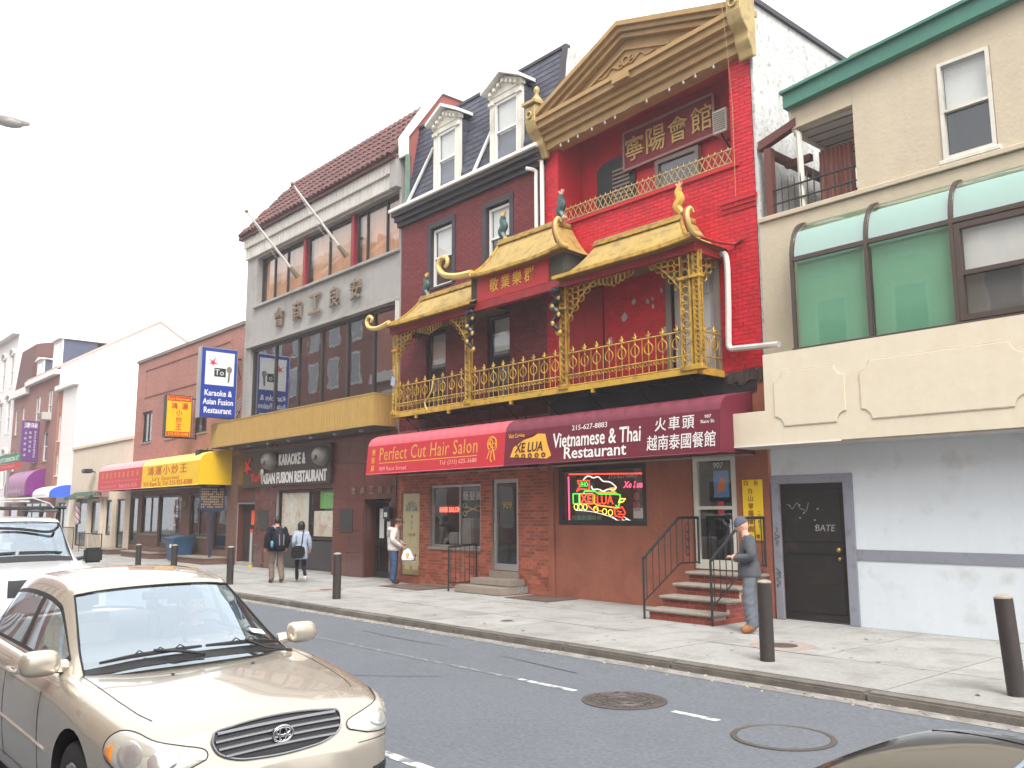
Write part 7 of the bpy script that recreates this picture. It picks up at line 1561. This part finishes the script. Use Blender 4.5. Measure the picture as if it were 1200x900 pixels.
# bonnet seams, wipers, cowl
def seam(pts, nm='panel_gap', r=.0028, m_='trim_black'): obj(nm, MB().tube(pts, r, 4), m_, t)
for sy in (-1, 1):
    seam([top(s, sy*y, .001) for s, y in ((.33, .605), (.45, .635), (.7, .66), (1.0, .675), (1.3, .685))])
    for s0 in (1.62, 2.56, 3.4): seam([side(s0+.06*(z-.6), z, sy, .001) for z in (.25, .35, .5, .6, .7, .8, .9)])
    seam([side(s, .27, sy, .001) for s in (1.62, 2.2, 2.8, 3.3)])
    obj('side_moulding', MB().tube([side(s, .5+.018*(s-1.4), sy, -.002) for s in (1.42, 1.8, 2.2, 2.6, 3.0)], .013, 6), 'champagne', t, smooth='a')
    for s0 in (2.4, 3.3): obj('door_handle', MB().tube([side(s0-.09, .835, sy, .0), side(s0-.08, .84, sy, .03), side(s0+.07, .845, sy, .03), side(s0+.08, .84, sy, .0)], .014, 6), 'champagne', t, smooth='a')
    m0 = P(1.5, sy*.88, .995); k = MB(); k.sph(m0, 1, 16, 12)
    for v in k.V:
        d_ = v-m0; v.xyz = m0+Vector([math.copysign(abs(c_)**.62, c_)*q_ for c_, q_ in zip(d_, (.07, .115, .078))])
    for v in k.V:
        if v.x < m0.x-.02: v.x = m0.x-.02-(m0.x-.02-v.x)*.3
    mo = obj('door_mirror', k, 'champagne', t, smooth=True); obj('mirror_foot', MB().tube([P(1.55, sy*.72, .95), P(1.52, sy*.83, .97)], [.045, .035], 8), 'champagne', mo, smooth='a'); k = MB(); k.sph(m0+Vector((-.043, 0, 0)), (.006, .095, .065), 12, 8); obj('mirror_glass', k, 'chrome', mo)
k = MB(); k.grid([[top(1.17+.17*(y/.7)**2+ds, y, .006, True) for y in [-.66+1.32*i/16 for i in range(17)]] for ds in (-.01, .03, .055)]); obj('cowl_grille', k, 'trim_black', t, smooth=True)
for y0, y1 in ((-.58, .02), (.05, .62)):
    pts = [top(1.235+.16*(y/.7)**2, y, .028, True) for y in [y0+(y1-y0)*i/10 for i in range(11)]]
    wp = obj('wiper', MB().tube(pts, [.009+.006*sin(pi*i/10) for i in range(11)], 5), 'trim_black', t); obj('wiper_arm', MB().tube([top(1.17, (y0+y1)/2+.3, .02, True), top(1.2, (y0+y1)/2+.12, .05, True), pts[5]+Vector((0, 0, .015))], .011, 5), 'trim_black', wp)
    for q in (3, 5, 7): obj('wiper_strut', MB().tube([pts[q], pts[q]+Vector((0, .04, .03)), pts[q]+Vector((0, .08, .005))], .005, 4), 'trim_black', wp)
for y in (-.25, .27): k = MB(); k.sph(top(1.0, y, .004), (.012, .012, .008), 6, 4); obj('washer_jet', k, 'trim_black', t)
# lamps, grille, badge
HLP = [(26.5, .63), (27, .675), (33, .708), (40, .742), (48, .775), (55, .772), (60, .72), (60, .655), (53, .607), (43, .585), (32, .597)]
HLP = [(v.x, v.y) for v in crom([Vector((a, z, 0)) for a, z in HLP[-1:]+HLP+HLP[:2]], 4)[4:-8]]
for sy in (-1, 1):
    hl = obj('headlight', patch([(a*sy, z) for a, z in HLP], .012), 'lamp_lens', t, smooth=True)
    obj('turn_signal', patch([(a*sy, z) for a, z in ((54.5, .73), (58.8, .70), (58.6, .655), (54, .625))], .02, 3, 4), 'amber', hl, smooth=True)
    for a0, z0, ra, rz in ((47.5, .682, 5.4, .072), (37.5, .656, 4.4, .055)): obj('lamp_bowl', patch([(sy*(a0+ra*cos(q)), z0+rz*sin(q)) for q in [2*pi*i/18 for i in range(18)]], .019, 4, 2), 'lamp_bowl', hl, smooth=True)
    seam([cy(a*sy, z, .005) for a, z in HLP+HLP[:1]], 'lamp_gap', .0035)
GR0 = [(-24.5, .738), (-18, .752), (-9, .762), (0, .765), (9, .762), (18, .752), (24.5, .738), (25, .70), (22.5, .64), (16, .6), (8, .588), (0, .584), (-8, .588), (-16, .6), (-22.5, .64), (-25, .70)]
GR = [(v.x, v.y) for v in crom([Vector((a, z, 0)) for a, z in GR0[-1:]+GR0+GR0[:2]], 4)[4:-8]]
gr = obj('grille', patch(GR, .006), 'trim_black', t, smooth=True); obj('grille_frame', MB().tube([cy(a, z, .01) for a, z in GR], .006, 6, closed=True), 'grille_grey', gr, smooth='a')
for i, (z, w_) in enumerate(((.735, 23.5), (.7, 24), (.665, 23), (.63, 20.5))): obj('grille_bar', MB().tube([cy(a*w_/8, z-.006*(a/8)**2, .014) for a in range(-8, 9)], .0095, 6), 'grille_grey', gr, smooth='a')
e0 = cy(0, .672, .03); k = MB(); k.ring(e0, .058, .042, .0075, 'x', 24, 6); k.ring(e0, .021, .04, .006, 'x', 18, 5); k.ring(e0+Vector((0, 0, .013)), .042, .019, .006, 'x', 18, 5); obj('oval_badge', k, 'chrome', gr, smooth=True)
obj('air_intake', patch([(-26, .4), (26, .4), (24, .29), (-24, .29)], .006, 4, 6), 'trim_black', t)
for sy in (-1, 1): obj('fog_recess', patch([(33*sy, .4), (43*sy, .41), (42*sy, .32), (33*sy, .31)], .006, 3, 3), 'trim_black', t)
seam([cy(a, .555 if abs(a) < 45 else .56, .002) for a in range(-62, 63, 4) if abs(a) > 26][:10]); seam([cy(a, .555, .002) for a in range(28, 63, 4)])
# cabin: seats, wheel
for y in (-.37, .37): se = obj('seat', MB().box(P(2.62, 0, 0).x, P(2.45, 0, 0).x, y-.24, y+.24, .9, 1.15), 'seat_cloth', t, bevel=.05); obj('headrest', MB().box(P(2.62, 0, 0).x, P(2.52, 0, 0).x, y-.13, y+.13, 1.17, 1.33), 'seat_cloth', se, bevel=.04)
obj('dashboard', MB().box(P(1.85, 0, 0).x, P(1.45, 0, 0).x, -.66, .66, .9, .965), 'dash_grey', t, bevel=.03)
n = 20; c0 = P(1.98, .37, 1.0); k = MB(); k.tube([c0+Vector((.08*sin(a)*-1*.5, .18*cos(a), .16*sin(a))) for a in [2*pi*i/n for i in range(n)]], .014, 6, closed=True); obj('steering_wheel', k, 'trim_black', t)
obj('rear_view_mirror', MB().box(P(2.02, 0, 0).x, P(1.98, 0, 0).x, -.11, .11, 1.27, 1.33), 'trim_black', t, bevel=.01)
k = MB(); k.add([top(1.42, .46, .016, True), top(1.44, .57, .016, True), top(1.49, .56, .016, True), top(1.47, .45, .016, True)], [(0, 1, 2, 3)]); obj('inspection_sticker', k, 'paper', t)
# the driver
J = base(.0); J = {k_: (v[0], v[1], v[2]-.5) for k_, v in J.items()}
for s_, sy in (('L', 1), ('R', -1)):
    for nm, p in zip(('sh', 'el', 'wr', 'pa'), ((0, .115*sy, .30), (.1, .14*sy, .2), (.22, .09*sy, .26), (.25, .08*sy, .28))): J[nm+s_] = p
    for nm, p in zip(('hip', 'kn', 'an', 'toe'), ((.03, .055*sy, .02), (.12, .06*sy, .01), (.2, .06*sy, .0), (.24, .06*sy, .0))): J[nm+s_] = p
cloth('driver_jacket', srgb(96, 92, 98)); pd_ = person('driver sitting behind the windscreen of the gold sedan', (-4.57-2.38, 2.38+.37, .5), 0, 1.6, J, RB, ('driver_jacket', 'driver_jacket', 'skin_pale', 'dark_shoe'), hair='short')
del pd_['group']
# dark car, only its tail in frame
t, P, cy, top, side, patch = sedan('glossy black sedan cut off by the lower right corner', (.6, 3.1, -.055), (.02, 0, 0), 'black_car', 1.05, GHS[:-3]+[(3.45, 1.395, .545, -.05), (3.7, 1.22, .57, -.08), (3.9, 1.035, .62, -.06)])
for sy in (-1, 1): obj('tail_light', MB().grid([[cy(a*sy, z, .008, True) for a in (32, 40, 48, 55)] for z in (.7, .78, .86)]), 'tail_red', t, smooth=True)
def seam2(pts): obj('panel_gap', MB().tube(pts, .004, 4), 'trim_black', t)
for sy in (-1, 1): seam2([top(s, sy*.6, .001) for s in (3.95, 4.1, 4.25, 4.35)])
for sy in (-1, 1): k = MB(); m0 = P(1.5, sy*.88, .995); k.sph(m0, (.075, .115, .082), 12, 8); obj('door_mirror', k, 'black_car', t, smooth=True); obj('headlight', patch([(a*sy, z) for a, z in HLP], .012), 'lamp_lens', t, smooth=True)
# white utility vehicle with roof rack
LOWV = [(0, .75, .72, .6, .6, .4), (.05, .95, .92, .82, .62, .35), (.15, 1.08, 1.03, .92, .65, .32), (.5, 1.12, 1.07, .97, .7, .32), (1.0, 1.15, 1.1, .99, .72, .32), (1.4, 1.17, 1.12, 1.0, .72, .32), (2.2, 1.18, 1.13, 1.0, .72, .32), (4.6, 1.18, 1.13, 1.0, .72, .34), (5.0, 1.1, 1.05, .96, .7, .38), (5.1, .9, .88, .85, .65, .45)]
GHV = [(1.28, 1.16, .8, .12), (1.5, 1.38, .77, .1), (1.75, 1.62, .73, .08), (1.95, 1.76, .71, .05), (2.1, 1.81, .71, .02), (2.6, 1.84, .72, 0), (3.6, 1.85, .72, 0), (4.5, 1.83, .71, 0), (4.75, 1.76, .7, 0), (4.95, 1.45, .72, 0), (5.05, 1.18, .75, 0)]
t, P, cy, top, side, patch = car('white utility vehicle with roof rack behind the gold sedan', 'van', (-13.75-2.2, 3.32, 0), (.015, 0, 0), LOWV, GHV, 'white_car', lambda s: 1.12, .9, (.05, 3.0), (8.2, 9.8), ((2.75, 2.9), (3.8, 3.95)), (1.8, 4.8), 1., dark=(1.5, 4.7), wheels=(1.0, 4.1), wr_=.38, ww=.98, name='utility_vehicle')
k = MB()
for s in (2.15, 3.2, 4.3): k.tube([P(s, -.82, 1.98), P(s, .82, 1.98)], .03, 6); 
rk = obj('rack_bar', k, 'trim_black', t)
for sy in (-1, 1):
    obj('rack_rail', MB().tube([P(2.1, sy*.7, 1.92), P(4.5, sy*.7, 1.93)], .022, 6), 'trim_black', t)
    for s in (2.15, 3.2, 4.3): obj('rack_foot', MB().tube([P(s, sy*.72, 1.97), P(s+.05, sy*.7, 1.8)], .03, 5), 'trim_black', t)
    m0 = P(1.75, sy*1.16, 1.2); mo = obj('door_mirror', MB().box(m0.x-.05, m0.x+.05, m0.y-.14, m0.y+.14, m0.z-.12, m0.z+.12), 'trim_black', t, bevel=.03); obj('mirror_arm', MB().tube([P(1.8, sy*.9, 1.14), m0], .03, 6), 'trim_black', mo)
obj('rack_basket', MB().tube([P(2.1, -.55, 2.1), P(2.1, .3, 2.14), P(2.1, .55, 2.05), P(2.1, .62, 1.98)], .014, 5).tube([P(3.4, -.55, 2.1), P(3.4, .55, 2.1)], .014, 5).tube([P(2.1, .3, 2.14), P(3.4, .3, 2.1)], .012, 5).tube([P(2.1, -.3, 2.12), P(3.4, -.3, 2.1)], .012, 5), 'alu', t)
for y0, y1 in ((-.7, -.05), (.0, .62)):
    pts = [top(1.4+.1*(y/.7)**2, y, .03, True) for y in [y0+(y1-y0)*i/8 for i in range(9)]]; obj('wiper', MB().tube(pts, .014, 5), 'trim_black', t)
obj('cowl_grille', MB().grid([[top(1.3+.1*(y/.7)**2+ds, y, .008, True) for y in [-.76+1.52*i/12 for i in range(13)]] for ds in (-.02, .07)]), 'trim_black', t)
obj('sun_band', MB().tube(crom([P(1.78, -.6, 1.69), P(1.74, .0, 1.66), P(1.7, .45, 1.6), P(1.74, .6, 1.66), P(1.83, .63, 1.72)], 5), .022, 5), 'rubber', t)
for sy in (-1, 1):
    obj('headlight', patch([(30*sy, .98), (48*sy, .97), (50*sy, .8), (31*sy, .78)], .01, 4, 4), 'lamp_lens', t, smooth=True)
obj('grille', patch([(-26, .98), (26, .98), (25, .75), (-25, .75)], .008, 4, 5), 'trim_black', t, smooth=True)
for y in (-.4, .4): se = obj('seat', MB().box(P(2.75, 0, 0).x, P(2.55, 0, 0).x, y-.25, y+.25, 1.1, 1.45), 'seat_cloth', t, bevel=.05); obj('headrest', MB().box(P(2.75, 0, 0).x, P(2.62, 0, 0).x, y-.14, y+.14, 1.46, 1.64), 'seat_cloth', se, bevel=.04)
# ================================================================== VEILING GLARE
hm_ = bpy.data.materials.new('glare_volume'); hm_.use_nodes = True; hn = hm_.node_tree.nodes; hn.remove(hn['Principled BSDF'])
pv = hn.new('ShaderNodeVolumePrincipled'); pv.inputs['Density'].default_value = .0021; pv.inputs['Color'].default_value = (.97, .97, 1, 1); pv.inputs['Anisotropy'].default_value = .2
hm_.node_tree.links.new(pv.outputs[0], hn['Material Output'].inputs['Volume'])
stuff(obj('glare_veil', MB().box(-130, 50, -24, 36, -1.4, 23), hm_))  # added thin volume, stands in for lens glare washing out the far street
